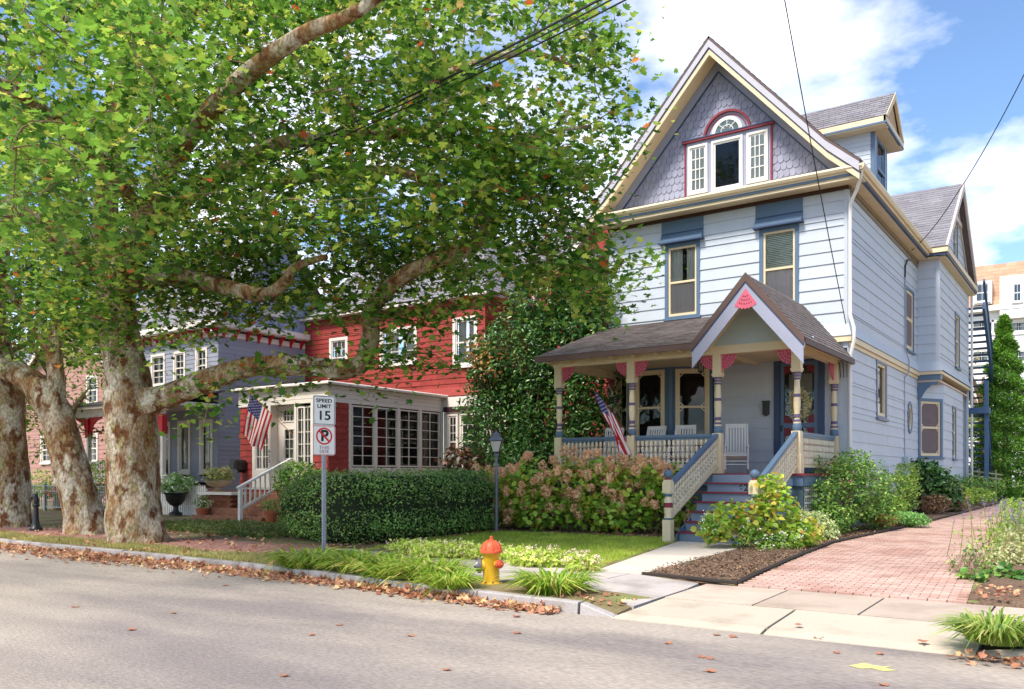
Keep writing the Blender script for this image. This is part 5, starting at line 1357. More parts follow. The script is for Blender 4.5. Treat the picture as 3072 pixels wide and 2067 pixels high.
simple_house('shuttered_house', 'rosy clapboard house with light blue shutters at the far left', -63, -52, 21, 6.4, 9.6, PKS, SHUT, 3, wy=(1.6, 3.4))
simple_house('cream_house', 'pale cream house at the far end of the row', -82, -70, 21, 6.4, 9.6, WHT2, None, 3)

# ================================================================== hotel behind on the right
HY = 68; ho = thing('hotel_building', 'big white building with brown shingled mansard roof behind the garden', 'building', (4, HY, .7)); hf = front(HY)
MANS = mat('brown_mansard', rgb(176, 140, 116), .9, var=.12, scale=1, isl=.12, fine=.1)
hx0, hx1 = -13.0, 22; mz0 = at(2940, 936, Y=HY).z; mz1 = at(2905, 790, Y=HY).z
HW = []
for k, px in enumerate((2945, 3000, 3056)):
    for row_, (ya_, yb2) in enumerate(((958, 1003), (1045, 1095), (1140, 1190), (1240, 1290))):
        c = at(px, 980, Y=HY).x; HW.append((c-.75, c+.75, at(px, yb2, Y=HY).z, at(px, ya_, Y=HY).z))
for cx_ in np.arange(hx0+1.6, hx1-1, 3.0):
    if all(abs(cx_-(w[0]+w[1])/2) > 2.0 for w in HW[:12]):
        for w in HW[:4]: HW.append((cx_-.75, cx_+.75, w[2], w[3]))
wm = mat('hotel_white', rgb(226, 224, 222), .6, var=.05)
board_wall(ho, hf, hx0, hx1, .6, mz0, .5, wm, [(w[0]+.1, w[1]-.1, w[2]+.1, w[3]-.1) for w in HW], thick=.02, limit_len=50)
for w in HW: window(ho, hf, *w, casing=.14, sash=.1, cm=wm, sm=wm, grid=(2, 2), meet=None, fill='curtain')
MB(hf).box(hx0-.3, hx1, 0, .5, mz0-.05, mz0+.3).build('cornice', wm, ho)
MB().box(hx0+.5, hx1-.5, HY+.8, HY+9, .6, mz0).build('dark_room', DARKIN, ho)
roof_sheet('mansard_roof', MANS, ho, (hx0, HY-.3, mz0+.2), (hx1, HY-.3, mz0+.2), (hx0+1, HY+1.4, mz1), (hx1-1, HY+1.4, mz1), course=.32, tab=.7)
roof_sheet('mansard_side', MANS, ho, (hx0, HY+10, mz0+.2), (hx0, HY-.3, mz0+.2), (hx0+1, HY+10, mz1), (hx0+1, HY+1.4, mz1), course=.32, tab=.7)
for px, hwid, box in ((2949, .48, 0), (3054, .32, 1)):
    c = at(px, 880, Y=HY).x; z0, z1 = at(px, 912, Y=HY).z, at(px, 852, Y=HY).z; yy = HY-.5
    d = obj('mansard_dormer', MB(front(yy+.04)).box(c-(1.05 if box else hwid+.1), c+(1.05 if box else hwid+.1), -1.6, .0, z0-(1.0 if box else .1), z1+(.55 if box else .1)).mesh('mansard_dormer', wm), ho)
    window(ho, front(yy), c-hwid, c+hwid, z0, z1, casing=.08, sash=.06, cm=wm, sm=wm, grid=(2, 2), meet=.5, fill=None, depth=.02)
    MB(front(yy+.03)).box(c-hwid+.05, c+hwid-.05, -.004, .004, z0+.05, z1-.05).build('window_dark', mat('sky_glass', rgb(110, 120, 140), .2, spec=.6), d)

# ================================================================== back stair of the blue house
bst = thing('back_stair', 'blue painted outdoor stair climbing the rear of the blue house', 'stairs', (-4.2, 41, .5))
BST = mat('stair_blue', rgb(66, 92, 124), .5, var=.1)
def flight(x, y0, z0, y1, z1, n):
    for dx_ in (-.0, .9): MB().beam((x+dx_, y0, z0), (x+dx_, y1, z1), .10, .42).build('stringer', BST, bst)
    for k in range(n):
        t = (k+.5)/n; obj('tread', unit_cube(BST), bst, (x+.45, lerp(y0, y1, t), lerp(z0, z1, t)+.05), 0, (.9, .28, .06))
    MB().beam((x+.9, y0, z0+1.0), (x+.9, y1, z1+1.0), .08, .16).build('hand_rail', BST, bst)
flight(-5.0, 38.6, 8.3, 43.0, 4.55, 16); flight(-5.0, 38.8, 4.3, 42.2, .6, 14)
MB().box(-5.1, -3.6, 42.9, 44.4, 4.2, 4.36).build('landing', BST, bst)
MB().box(-5.0, -3.9, 38.3, 39.0, 4.0, 4.24).build('landing', BST, bst)
for x, y in ((-3.7, 43), (-3.7, 44.3), (-4.0, 38.5)): MB().box(x-.07, x+.07, y-.07, y+.07, .5, 5.3).build('post', BST, bst)
# ================================================================== bark and leaves
def bark_mat(name):
    m = bpy.data.materials.new(name); m.use_nodes = True; N, L = m.node_tree.nodes, m.node_tree.links
    b = N['Principled BSDF']; b.inputs['Roughness'].default_value = .85; b.inputs['Specular IOR Level'].default_value = .2
    geo = N.new('ShaderNodeNewGeometry')
    def nz(sc, st, det=5, rough=.55):
        mp = N.new('ShaderNodeMapping'); mp.inputs['Scale'].default_value = st; L.new(geo.outputs['Position'], mp.inputs[0])
        n = N.new('ShaderNodeTexNoise'); n.inputs['Scale'].default_value = sc; n.inputs['Detail'].default_value = det; n.inputs['Roughness'].default_value = rough
        L.new(mp.outputs[0], n.inputs['Vector']); return n.outputs['Fac']
    def ramp(f, p0, p1):
        r = N.new('ShaderNodeValToRGB'); r.color_ramp.elements[0].position = p0; r.color_ramp.elements[1].position = p1; L.new(f, r.inputs[0]); return r.outputs[0]
    def mix(f, a, c):
        x = N.new('ShaderNodeMix'); x.data_type = 'RGBA'; L.new(f, x.inputs[0])
        for k, v in ((6, a), (7, c)):
            if isinstance(v, tuple): x.inputs[k].default_value = (*v, 1)
            else: L.new(v, x.inputs[k])
        return x.outputs[2]
    base = mix(ramp(nz(1.7, (1, 1, .5), 8, .62), .42, .56), rgb(198, 190, 172), rgb(146, 112, 76))
    base = mix(ramp(nz(4.2, (1, 1, .6)), .50, .60), base, rgb(112, 74, 46))
    base = mix(ramp(nz(5.5, (1, 1, .7), 3), .56, .66), base, rgb(164, 154, 112))
    grain = mix(ramp(nz(22, (1, 1, .6), 6), .38, .60), (.58, .55, .5), (1.12, 1.1, 1.08))
    mu = N.new('ShaderNodeMix'); mu.data_type = 'RGBA'; mu.blend_type = 'MULTIPLY'; mu.inputs[0].default_value = 1
    L.new(base, mu.inputs[6]); L.new(grain, mu.inputs[7]); L.new(mu.outputs[2], b.inputs['Base Color'])
    bn = N.new('ShaderNodeBump'); bn.inputs['Strength'].default_value = 1.0; bn.inputs['Distance'].default_value = .05
    L.new(nz(9, (1, 1, .45), 8, .65), bn.inputs['Height']); L.new(bn.outputs[0], b.inputs['Normal'])
    return m
BARK = bark_mat('sycamore_bark'); TWIG = mat('twig_bark', rgb(122, 102, 78), .9, var=.2, scale=5)
SLEAF = leaf_mat('sycamore_leaf', [(0, rgb(40, 76, 26)), (.25, rgb(66, 110, 38)), (.55, rgb(98, 142, 52)), (.84, rgb(136, 168, 66)), (.986, rgb(180, 184, 88)), (.992, rgb(190, 112, 48)), (1, rgb(176, 92, 52))], trans=.5, rough=.45, var=.22, vscale=.5)

def smooth_path(pts, rad, sub=4):
    """Catmull-Rom through points with radii"""
    P = [Vector(p) for p in pts]; o, r = [], []
    for i in range(len(P)-1):
        p0, p1, p2, p3 = P[max(i-1, 0)], P[i], P[i+1], P[min(i+2, len(P)-1)]
        for k in range(sub):
            t = k/sub; t2, t3 = t*t, t*t*t
            o.append(.5*((2*p1)+(p2-p0)*t+(2*p0-5*p1+4*p2-p3)*t2+(3*p1-p0-3*p2+p3)*t3)); r.append(lerp(rad[i], rad[i+1], t))
    o.append(P[-1]); r.append(rad[-1]); return o, r
def trunk_mesh(mb, pts, rad, n=14, rough=.06, flare=0.0, sub=4):
    o, r = smooth_path(pts, rad, sub); m = len(o); rings = []; ref = None; ph = random.random()*6
    for k in range(m):
        t = (o[min(k+1, m-1)]-o[max(k-1, 0)]).normalized()
        if ref is None: ref = Vector((1, 0, 0)) if abs(t.x) < .8 else Vector((0, 1, 0))
        x = (ref-t*ref.dot(t)).normalized(); ref = x; y = t.cross(x); ring_ = []
        for j in range(n):
            a = 2*PI*j/n; fl = flare*math.exp(-k*.55)*(max(0, math.sin(a*2.5+ph)))
            rr = r[k]*(1+rough*math.sin(a*3+k*.6+ph)+rough*.7*math.sin(a*5-k*.9+ph*2)+random.uniform(-.02, .02)+fl)
            ring_.append(mb.pt(o[k]+(x*math.cos(a)+y*math.sin(a))*rr))
        rings.append(ring_)
    for k in range(m-1):
        for j in range(n): mb.face((rings[k][j], rings[k][(j+1) % n], rings[k+1][(j+1) % n], rings[k+1][j]))
    mb.face(rings[-1])
    return o, r
def tree(name, label, base, trunk, limbs, clusters, leafm, tmpl, lsize, per, spread=(.5, .5, .28), leaf_objs=0, upw=1.0, jitter=.65, twig_r=.022, group=None, bark=None, along=None):
    t = thing(name, label, 'tree', base, group); tb = MB(); skel = []
    o, r = trunk_mesh(tb, trunk[0], trunk[1], n=22, flare=.75, sub=5)
    skel += list(zip(o[len(o)//2:], r[len(o)//2:]))
    tb.build('trunk', bark or BARK, t, smooth=True)
    for pts, rad in limbs:
        lb = MB(); o, r = trunk_mesh(lb, pts, rad, n=9, rough=.05, sub=4); lb.build('limb', bark or BARK, t, smooth=True); skel += list(zip(o[3:], r[3:]))
    S = np.array([tuple(p) for p, _ in skel]); SR = np.array([q for _, q in skel])
    C = np.array([tuple(c) for c in clusters]); tw = MB(); LP, LD = [], []
    d0 = np.array([np.min(np.linalg.norm(S-c, axis=1)) for c in C]); ns0 = len(S)
    S = np.concatenate([S, np.zeros((3*len(C), 3))+1e6]); SR = np.concatenate([SR, np.full(3*len(C), .012)]); ns = ns0
    for c in C[np.argsort(d0)]:
        d = np.linalg.norm(S-c, axis=1)*(1+.25*RNG.random(len(S))); i = int(np.argmin(d)); a = Vector(S[i]); e = Vector(c); L = (e-a).length
        mid = a.lerp(e, .5)+Vector((random.uniform(-.2, .2), random.uniform(-.2, .2), random.uniform(.0, .22)))*L*.6
        pts, rr = smooth_path([a, mid, e], [max(.009, min(twig_r*(.35+L*.28), SR[i]*.8)), twig_r*.5, .004], 3); tw.tube(pts, rr, 4, cap=False)
        for q_ in (a.lerp(mid, .7), mid.lerp(e, .4), mid.lerp(e, .85)): S[ns] = tuple(q_); ns += 1
        n = max(3, int(RNG.normal(per, per*.25)))
        g = RNG.normal(size=(n, 3))*np.array(spread)+c; k = int(n*.3)
        if k and L > .5:
            tt = RNG.uniform(.45, 1, k)[:, None]; g[:k] = np.array(mid)*(1-tt)+np.array(e)*tt+RNG.normal(size=(k, 3))*.2
        LP.append(g)
        # side twigs
        for _ in range(2):
            q = Vector(g[random.randrange(n)]); tw.tube([mid.lerp(e, random.random()), q], [.007, .003], 3, cap=False)
    o = tw.build('twigs', TWIG, t); o['kind'] = 'stuff'
    P = np.concatenate(LP)
    sz = RNG.uniform(*lsize, len(P))
    if leaf_objs:
        # the leaves that show largest are pieces of their own
        dep = -SA*P[:, 0]+CA*P[:, 1]; px = CPX+FPX*(CA*P[:, 0]+SA*P[:, 1])/dep; py = HOR-FPX*(P[:, 2]-CAMZ)/dep
        vis = (px > 0) & (px < 3072) & (py > 0) & (py < 2067); order = np.argsort(np.where(vis, dep/sz, 1e9))[:leaf_objs]
        V, Fc_ = tmpl; lm = bpy.data.meshes.new('leaf'); lm.from_pydata(V.tolist(), [], Fc_); lm.materials.append(leafm); lm2 = lm
    cr = scatter('crown', leafm, t, np.delete(P, order, 0) if leaf_objs else P, np.delete(sz, order) if leaf_objs else sz, tmpl, upw=upw, jitter=jitter, along=along, aw=.6)
    cr['kind'] = 'stuff'
    if leaf_objs:
        for i in order:
            nrm = Vector((0, 0, 1))*upw+Vector(RNG.normal(size=3))*jitter; nrm.normalize(); tv = Vector(RNG.normal(size=3)); tv = (tv-nrm*tv.dot(nrm)).normalized(); bv = tv.cross(nrm)
            ol = bpy.data.objects.new('leaf', lm2); col.objects.link(ol); ol.parent = t
            M = Matrix((bv*sz[i], tv*sz[i], nrm*sz[i])).transposed().to_4x4(); M.translation = Vector(P[i])-Vector(base); ol.matrix_local = M
    return t
def pl(*q): return [at(a, b_, d=d) for a, b_, d in q]

# ---------------- crown clusters of the big sycamore
CROWN = [(-1000, 900), (-1000, -900), (1400, -800), (1640, -200), (1760, 0), (1850, 70), (1890, 200), (1890, 350), (1830, 470), (1770, 520), (1770, 620), (1840, 740), (1840, 800), (1720, 790), (1640, 880), (1500, 920), (1400, 970), (1250, 1000), (1050, 1030), (900, 1010), (700, 990), (560, 980), (430, 940), (250, 980), (150, 1060), (0, 1090), (-300, 1150)]
def crown_pts(poly, n, dens, drange):
    out = []
    while len(out) < n:
        q = rand_in(poly, n)
        for x, y in q:
            if random.random() < dens(x, y):
                lo, hi = drange(x, y); d = lo+(hi-lo)*random.random()**.8; out.append(at(x, y, d=d))
            if len(out) >= n: break
    return out
def dens1(x, y):
    w = 1.0
    if y > 600: w = max(.22, 1-(y-600)/300)
    if 720 < x < 970 and y > 840: w *= .12
    if x > 960 and y > 900: w *= .55
    if x > 1480: w *= .6
    if x > 1700 and y > 500: w *= .8
    if 430 < x < 720 and y > 930: w *= .35
    if x < 0 or y < -60: w *= .09
    return w
def dr1(x, y):
    if x > 1400 and y < 620: return (13.2, 17.2)
    if x > 1500: return (14, 17)
    if y > 640 and x > 1020: return (16.3, 19)
    if y > 780: return (17.2, 20)
    if x < 500: return (9.5, 20)
    return (12.5, 19.5)
random.seed(11)
cl = crown_pts(CROWN, 760, dens1, dr1)
# drooping sprays seen against the houses
for px, py, d, n in ((560, 1010, 16.5, 3), (620, 1165, 15.8, 1), (760, 1165, 15.8, 1), (655, 1262, 15.5, 1), (700, 1140, 15.8, 2), (850, 1140, 15.8, 1), (1080, 1180, 16, 1), (1150, 1080, 16, 3), (1230, 1070, 16.2, 3), (1330, 1080, 16.4, 2), (1000, 900, 16.5, 5), (1130, 930, 16.3, 5), (1270, 960, 16.4, 6), (900, 1120, 15.8, 1), (1830, 830, 14.8, 3), (1860, 800, 14.8, 2), (1790, 870, 15.2, 3), (1740, 900, 15.4, 3)):
    for _ in range(n): cl.append(at(px+random.uniform(-45, 45), py+random.uniform(-25, 25), d=d+random.uniform(-.3, .3)))
cl += crown_pts([(1300, 420), (1600, 380), (1850, 460), (1760, 600), (1800, 760), (1560, 880), (1380, 900), (1280, 700)], 75, lambda x, y: 1, lambda x, y: (14.2, 17.2))
cl += crown_pts([(880, 640), (1250, 600), (1560, 700), (1480, 830), (1200, 900), (930, 850)], 60, lambda x, y: 1, lambda x, y: (17, 20))
cl += crown_pts([(520, 700), (900, 660), (930, 800), (760, 860), (560, 840)], 40, lambda x, y: 1, lambda x, y: (18, 20.5))
cl += crown_pts([(430, 780), (960, 780), (930, 930), (700, 980), (450, 980)], 55, lambda x, y: 1, lambda x, y: (17.2, 20))
cl += crown_pts([(100, 760), (420, 780), (410, 1020), (280, 1080), (120, 1000)], 45, lambda x, y: 1, lambda x, y: (16.5, 20))
for px, py, d, n_ in ((395, -60, 18, 5), (410, -250, 18, 8), (430, -420, 18, 8), (450, -600, 18, 8), (1000, -40, 12.5, 5), (1120, -80, 12.2, 6), (1250, -130, 12, 6), (1100, -300, 16.5, 8), (950, -220, 16.8, 7), (780, -120, 17.1, 6), (600, -40, 17.5, 4), (-150, 180, 11, 4), (-450, 480, 16, 6), (-600, 460, 16, 6)):
    for _ in range(n_): c_ = at(px, py, d=d); cl.append(c_+Vector((random.gauss(0, .8), random.gauss(0, .8), random.gauss(.2, .5))))
TB = at(415, 1640, d=18.5); TB.z = .1
trunk = (pl((418, 1668, 18.5), (412, 1610, 18.5), (402, 1500, 18.5), (396, 1350, 18.5), (392, 1200, 18.5), (372, 1090, 18.5), (358, 980, 18.5), (346, 890, 18.5), (335, 800, 18.5)), [.72, .60, .54, .52, .52, .43, .39, .36, .31])
limbs = [
 (pl((400, 1215, 18.4), (470, 1200, 18.2), (540, 1172, 18.0), (640, 1135, 17.7), (760, 1100, 17.4), (900, 1095, 17.1), (1020, 1108, 16.9), (1085, 1088, 16.8), (1112, 1010, 16.7), (1112, 950, 16.7), (1130, 900, 16.6), (1190, 845, 16.5), (1265, 798, 16.4), (1350, 765, 16.2), (1425, 735, 16.0), (1455, 690, 16.0), (1445, 600, 15.9), (1420, 540, 15.8), (1415, 460, 15.7)),
  [.34, .29, .26, .235, .21, .20, .195, .19, .175, .17, .165, .155, .15, .14, .125, .115, .10, .085, .05]),
 (pl((350, 870, 18.4), (450, 832, 18.2), (560, 835, 17.9), (680, 862, 17.5), (790, 885, 17.1), (850, 850, 16.9), (890, 800, 16.7), (980, 770, 16.4)), [.24, .23, .20, .17, .14, .12, .09, .05]),
 (pl((346, 890, 18.5), (400, 780, 18.1), (432, 700, 17.8), (500, 648, 17.4), (600, 560, 16.9), (760, 470, 16.4), (830, 432, 16.2), (1000, 412, 15.9), (1150, 400, 15.6), (1285, 388, 15.4), (1345, 300, 15.2), (1370, 250, 15.1)), [.28, .25, .23, .19, .17, .15, .14, .13, .115, .10, .07, .04]),
 (pl((335, 800, 18.5), (315, 660, 18.5), (340, 450, 18.3), (380, 200, 18.1), (395, 20, 18.0), (410, -250, 18.0), (450, -600, 18)), [.30, .26, .22, .19, .17, .13, .06]),
 (pl((340, 830, 18.5), (230, 760, 18.2), (100, 660, 17.8), (-60, 600, 17.2), (-300, 520, 16.5), (-600, 480, 16)), [.25, .22, .19, .16, .12, .06]),
 (pl((345, 850, 18.5), (430, 640, 16.8), (560, 420, 15.0), (720, 240, 13.6), (900, 110, 12.6), (1080, 30, 12.2), (1250, -120, 12.0)), [.22, .19, .17, .15, .12, .09, .05]),
 (pl((430, 640, 16.8), (300, 480, 15), (150, 350, 13.2), (20, 260, 12), (-150, 200, 11)), [.14, .13, .11, .09, .05]),
 (pl((830, 560, 16.6), (1000, 515, 16.3), (1200, 515, 16.1), (1300, 555, 16.0), (1430, 585, 15.9), (1520, 560, 15.7), (1620, 600, 15.5), (1700, 680, 15.3)), [.10, .09, .085, .08, .075, .06, .045, .03]),
 (pl((1150, 400, 15.6), (1300, 250, 15.2), (1450, 180, 14.9), (1600, 160, 14.7), (1720, 200, 14.6)), [.09, .08, .065, .05, .025]),
 (pl((1445, 600, 15.9), (1530, 470, 15.5), (1640, 400, 15.2), (1760, 380, 15.0)), [.08, .07, .05, .025]),
 (pl((380, 200, 18.1), (600, 20, 17.5), (850, -150, 17), (1100, -300, 16.5)), [.16, .14, .1, .05]),
]
tree('sycamore_tree', 'broad old sycamore with a long low limb reaching across the red house', TB, trunk, limbs, cl, SLEAF, SYC, (.07, .185), 56, spread=(.40, .40, .22), leaf_objs=300, upw=1.1, jitter=.5, group='street sycamores')
# leaning sycamore
def dens_l(x, y): return 1.0
cl2 = crown_pts([(-500, 400), (420, 500), (430, 900), (330, 1010), (250, 1090), (130, 1060), (0, 1080), (-500, 1150)], 320, dens_l, lambda x, y: (19.5, 25))
B2 = at(262, 1605, d=21.2); B2.z = .1
tree('sycamore_tree', 'pale trunked sycamore leaning left between two upright ones', B2,
     (pl((268, 1618, 21.2), (258, 1570, 21.2), (232, 1480, 21.2), (203, 1360, 21.2), (172, 1260, 21.2), (140, 1195, 21.2), (100, 1150, 21.3), (50, 1120, 21.5)), [.58, .48, .43, .40, .38, .38, .32, .27]),
     [(pl((50, 1120, 21.5), (0, 1095, 21.6), (-120, 1000, 22), (-250, 800, 22.5)), [.28, .25, .18, .08]),
      (pl((160, 1215, 21.2), (168, 1140, 21.2), (166, 1070, 21.2), (172, 960, 21.2), (210, 800, 21.2), (230, 640, 21.2), (200, 420, 21.2)), [.27, .21, .18, .15, .12, .09, .04]),
      (pl((166, 1070, 21.2), (80, 960, 21), (0, 820, 20.6)), [.1, .08, .04])],
     cl2, SLEAF, SYC, (.13, .22), 26, group='street sycamores')
cl3 = crown_pts([(-900, 300), (100, 300), (250, 700), (120, 1010), (0, 1060), (-900, 1100)], 330, dens_l, lambda x, y: (20.5, 29))
B3 = at(42, 1590, d=24); B3.z = .1
tree('sycamore_tree', 'brown barked sycamore cut by the left edge beside the hitching post', B3,
     (pl((45, 1605, 24), (40, 1550, 24), (35, 1400, 24), (28, 1280, 24), (22, 1170, 24), (5, 1090, 24), (-15, 950, 24)), [.54, .46, .42, .41, .41, .36, .29]),
     [(pl((-15, 950, 24), (0, 780, 24), (40, 560, 24), (60, 350, 24)), [.28, .22, .15, .06]), (pl((10, 1120, 24), (-120, 1000, 24.5), (-300, 850, 25)), [.25, .2, .08])],
     cl3, SLEAF, SYC, (.13, .22), 26, group='street sycamores')

# ================================================================== broad trees behind the houses
BLEAF = leaf_mat('back_tree_leaf', [(0, rgb(56, 92, 26)), (.5, rgb(92, 132, 40)), (.9, rgb(140, 164, 62)), (1, rgb(180, 170, 70))], trans=.4)
def back_tree(label, x, y, h, r, n, seed, per=26, leafm=BLEAF, ls=(.25, .45), name='shade_tree', cz=.62):
    random.seed(seed); base = Vector((x, y, float(G(x, y))-.05)); top = base+Vector((0, 0, h*.75))
    c = []
    while len(c) < n:
        v = Vector((random.uniform(-1, 1), random.uniform(-1, 1), random.uniform(-1, 1)))
        if .25 < v.length < 1: c.append(base+Vector((v.x*r, v.y*r, h*cz+v.z*h*.38)))
    lb = []
    for k in range(5):
        a = k*1.26+random.random(); lb.append(([base+Vector((0, 0, h*(.3+.08*k))), base+Vector((math.cos(a)*r*.35, math.sin(a)*r*.35, h*(.5+.06*k))), base+Vector((math.cos(a)*r*.75, math.sin(a)*r*.75, h*(.6+.07*k)))], [h*.018, h*.012, h*.004]))
    return tree(name, label, base, ([base, base+Vector((.1, 0, h*.25)), base+Vector((0, .1, h*.5)), top], [h*.035, h*.028, h*.02, h*.008]), lb, c, leafm, OVAL, ls, per, spread=(r*.16, r*.16, r*.12), bark=TWIG, twig_r=.03)
back_tree('leafy tree rising behind the red house roof', -22, 40, 14, 5.0, 110, 21)
back_tree('leafy tree between the grey house and the pink house', -37, 30, 12, 4.0, 90, 22)
back_tree('leafy tree behind the far left houses', -58, 36, 13, 5.5, 90, 23)
back_tree('yellow green street tree further down the row at the far left', -31.5, 12.6, 10.5, 4.6, 110, 28, per=30, ls=(.2, .36))
back_tree('small yellow green tree before the pink house, seen between the trunks', -33.6, 17.4, 7.4, 2.3, 70, 29, per=30, ls=(.12, .22))
back_tree('thin yellowing tree beside the back stair below the mansard', at(2950, 1200, d=46).x, at(2950, 1200, d=46).y, 8.4, 1.9, 34, 24, per=14, leafm=leaf_mat('yellow_tree_leaf', [(0, rgb(120, 120, 40)), (.5, rgb(170, 160, 70)), (1, rgb(200, 170, 90))], trans=.4), ls=(.12, .22))
back_tree('rounded bright green tree behind the tall conifer', at(2985, 1200, d=54).x, at(2985, 1200, d=54).y, 6.5, 2.6, 60, 25, cz=.55)

# ================================================================== conifer
def conifer(label, base, h, r, seed):
    t = thing('conifer_tree', label, 'tree', base); base = Vector(base); rng = np.random.default_rng(seed)
    tb = MB(); tb.tube([base, base+Vector((0, 0, h*.98))], [.12, .01], 7); tb.build('trunk', TWIG, t)
    n = 26000; z = rng.random(n)**1.25; a = rng.uniform(0, 2*PI, n); tier = .78+.22*np.sin(z*h*7+a*2); rr = r*(1-z)**.8*tier*np.sqrt(rng.uniform(.25, 1, n))
    P = np.column_stack([base.x+rr*np.cos(a), base.y+rr*np.sin(a), base.z+.1+z*(h-.1)])
    al = np.column_stack([np.cos(a), np.sin(a), np.full(n, .45)])
    cr = scatter('crown', leaf_mat('conifer_spray', [(0, rgb(50, 92, 30)), (.5, rgb(84, 138, 44)), (1, rgb(138, 176, 70))], trans=.3, var=.3, vscale=1.6), t, P, rng.uniform(.12, .24, n), OVAL, upw=.4, jitter=.7, along=al, aw=1.2, aspect=.55); cr['kind'] = 'stuff'
cb_ = at(3012, 1480, d=36.5); cb_.z = float(G(0, cb_.y))
conifer('tall bright green conifer standing at the end of the brick driveway', cb_, 7.8, 1.95, 31)

# ================================================================== evergreen shrub between the houses
def bush_pts(blobs, n, shell=.55, rng=RNG):
    """points spread in a set of ellipsoids (x,y,z,rx,ry,rz), denser towards the surface"""
    vol = np.array([b[3]*b[4]*b[5] for b in blobs])**.8; k = rng.choice(len(blobs), n, p=vol/vol.sum()); v = unit(rng.normal(size=(n, 3)))
    rad = rng.uniform(shell**3, 1, n)**(1/3)*(1+.10*np.sin(v[:, 0]*9+k)+.10*np.sin(v[:, 2]*11+k*2)); B = np.array(blobs)[k]
    return B[:, :3]+v*rad[:, None]*B[:, 3:], v
def stems(mb, base, P, n, r=.012, rng=RNG):
    for i in rng.choice(len(P), n): 
        e = Vector(P[i]); a = Vector(base)+Vector((rng.normal()*.15, rng.normal()*.15, 0)); m = a.lerp(e, .5)+Vector((rng.normal()*.08, rng.normal()*.08, .1)); mb.tube([a, m, e], [r, r*.8, r*.3], 4, cap=False)
def bush(name, label, cat, base, blobs, n, m, tmpl, ls, upw=.6, jitter=.6, out=.7, core=None, nst=40, str_=.012, group=None, aspect=1.0, bases=None):
    t = thing(name, label, cat, base, group); P, v = bush_pts(blobs, n); keep = P[:, 2] > float(base[2])+.02; P, v = P[keep], v[keep]
    upv = v*out+np.array([0, 0, upw])
    o = scatter('foliage', m, t, P, RNG.uniform(*ls, len(P)), tmpl, up=upv, upw=1, jitter=jitter, aspect=aspect); o['kind'] = 'stuff'
    s = MB()
    for bb in (bases or [base]): stems(s, bb, P, nst//len(bases or [1]), str_)
    o = s.build('stems', TWIG, t); o['kind'] = 'stuff'
    return t, P, v
EVG = leaf_mat('evergreen_leaf', [(0, rgb(30, 64, 26)), (.5, rgb(58, 100, 44)), (.9, rgb(98, 136, 64)), (1, rgb(120, 140, 70))], trans=.15, rough=.25, var=.3, vscale=.8)
eb = Vector((-15.2, 22.4, .3)); bl_ = []
for px, py, d, rx, rz in ((1500, 1250, 26.5, 1.3, 1.6), (1650, 1250, 25.5, 1.6, 1.7), (1560, 1080, 26, 1.5, 1.5), (1700, 1020, 25.5, 1.3, 1.3), (1640, 900, 25.8, 1.2, 1.2), (1760, 900, 25.2, 1.0, 1.3), (1790, 1130, 24.8, 1.0, 1.4), (1480, 1130, 26.5, .8, 1.0), (1620, 1400, 25, 1.6, 1.2), (1780, 1330, 24.5, 1.1, 1.2), (1790, 1000, 25, .9, 1.1)):
    p = at(px, py, d=d); bl_.append((p.x, p.y, p.z, rx, rx*.9, rz))
bush('evergreen_shrub', 'tall glossy dark evergreen shrub filling the gap beside the porch', 'shrub', eb, bl_, 34000, EVG, LEAF6, (.10, .19), upw=.5, out=.5, nst=60, str_=.05, aspect=.8)
bl2 = []
for px, py, d, rx, rz in ((1640, 840, 25.6, .7, .35), (1700, 830, 25.4, .6, .35), (1470, 1090, 25.6, .5, .6), (1440, 1060, 25.8, .5, .5)):
    p = at(px, py, d=d); bl2.append((p.x, p.y, p.z, rx, rx, rz))
bush('flushed_shrub', 'shrub tips flushed orange above the dark evergreen by the red wall', 'shrub', eb+Vector((-.6, .3, 0)), bl2, 1100, leaf_mat('flushed_leaf', [(0, rgb(70, 96, 36)), (.4, rgb(130, 130, 60)), (.8, rgb(196, 140, 80)), (1, rgb(206, 120, 84))], trans=.3), LEAF6, (.10, .17), nst=30, str_=.03)

# ================================================================== clipped hedge
hedge = thing('box_hedge', 'dense rounded clipped green hedge behind the speed limit sign', 'hedge', (-12.9, 13.3, .16))
HPATH = [(-15.3, 13.75), (-14.2, 13.25), (-13.1, 12.95), (-12.75, 13.6), (-12.65, 14.8), (-12.7, 15.9), (-12.75, 16.6)]
HP = [Vector((*p, 0)) for p in HPATH]
n = 46000; u = RNG.random(n); seg = np.minimum((u*(len(HP)-1)).astype(int), len(HP)-2); f = u*(len(HP)-1)-seg
Apt = np.array([tuple(p) for p in HP]); c = Apt[seg]*(1-f)[:, None]+Apt[seg+1]*f[:, None]
v = unit(RNG.normal(size=(n, 3))*np.array([1, 1, .9])); w_ = np.interp(u, [0, .15, .8, 1], [.75, .92, .85, .7]); hh = np.interp(u, [0, .12, .3, 1], [1.05, 1.42, 1.56, 1.56])
rad = RNG.uniform(.84, 1.02, n)+.03*np.sin(c[:, 0]*7+v[:, 2]*9)+.03*np.sin(c[:, 1]*5.3+v[:, 0]*6)+.025*np.sin(u*60+v[:, 2]*5)
def sup(a, e): return np.sign(a)*np.abs(a)**e
P = np.column_stack([c[:, 0]+sup(v[:, 0], .75)*w_*rad, c[:, 1]+sup(v[:, 1], .75)*w_*rad, .15+hh*.5+sup(v[:, 2], .62)*hh*.5*rad])
HL = leaf_mat('hedge_leaf', [(0, rgb(66, 106, 46)), (.5, rgb(108, 148, 70)), (.88, rgb(150, 180, 98)), (.97, rgb(140, 150, 84)), (1, rgb(160, 130, 80))], trans=.25, rough=.35, var=.35, vscale=1.1)
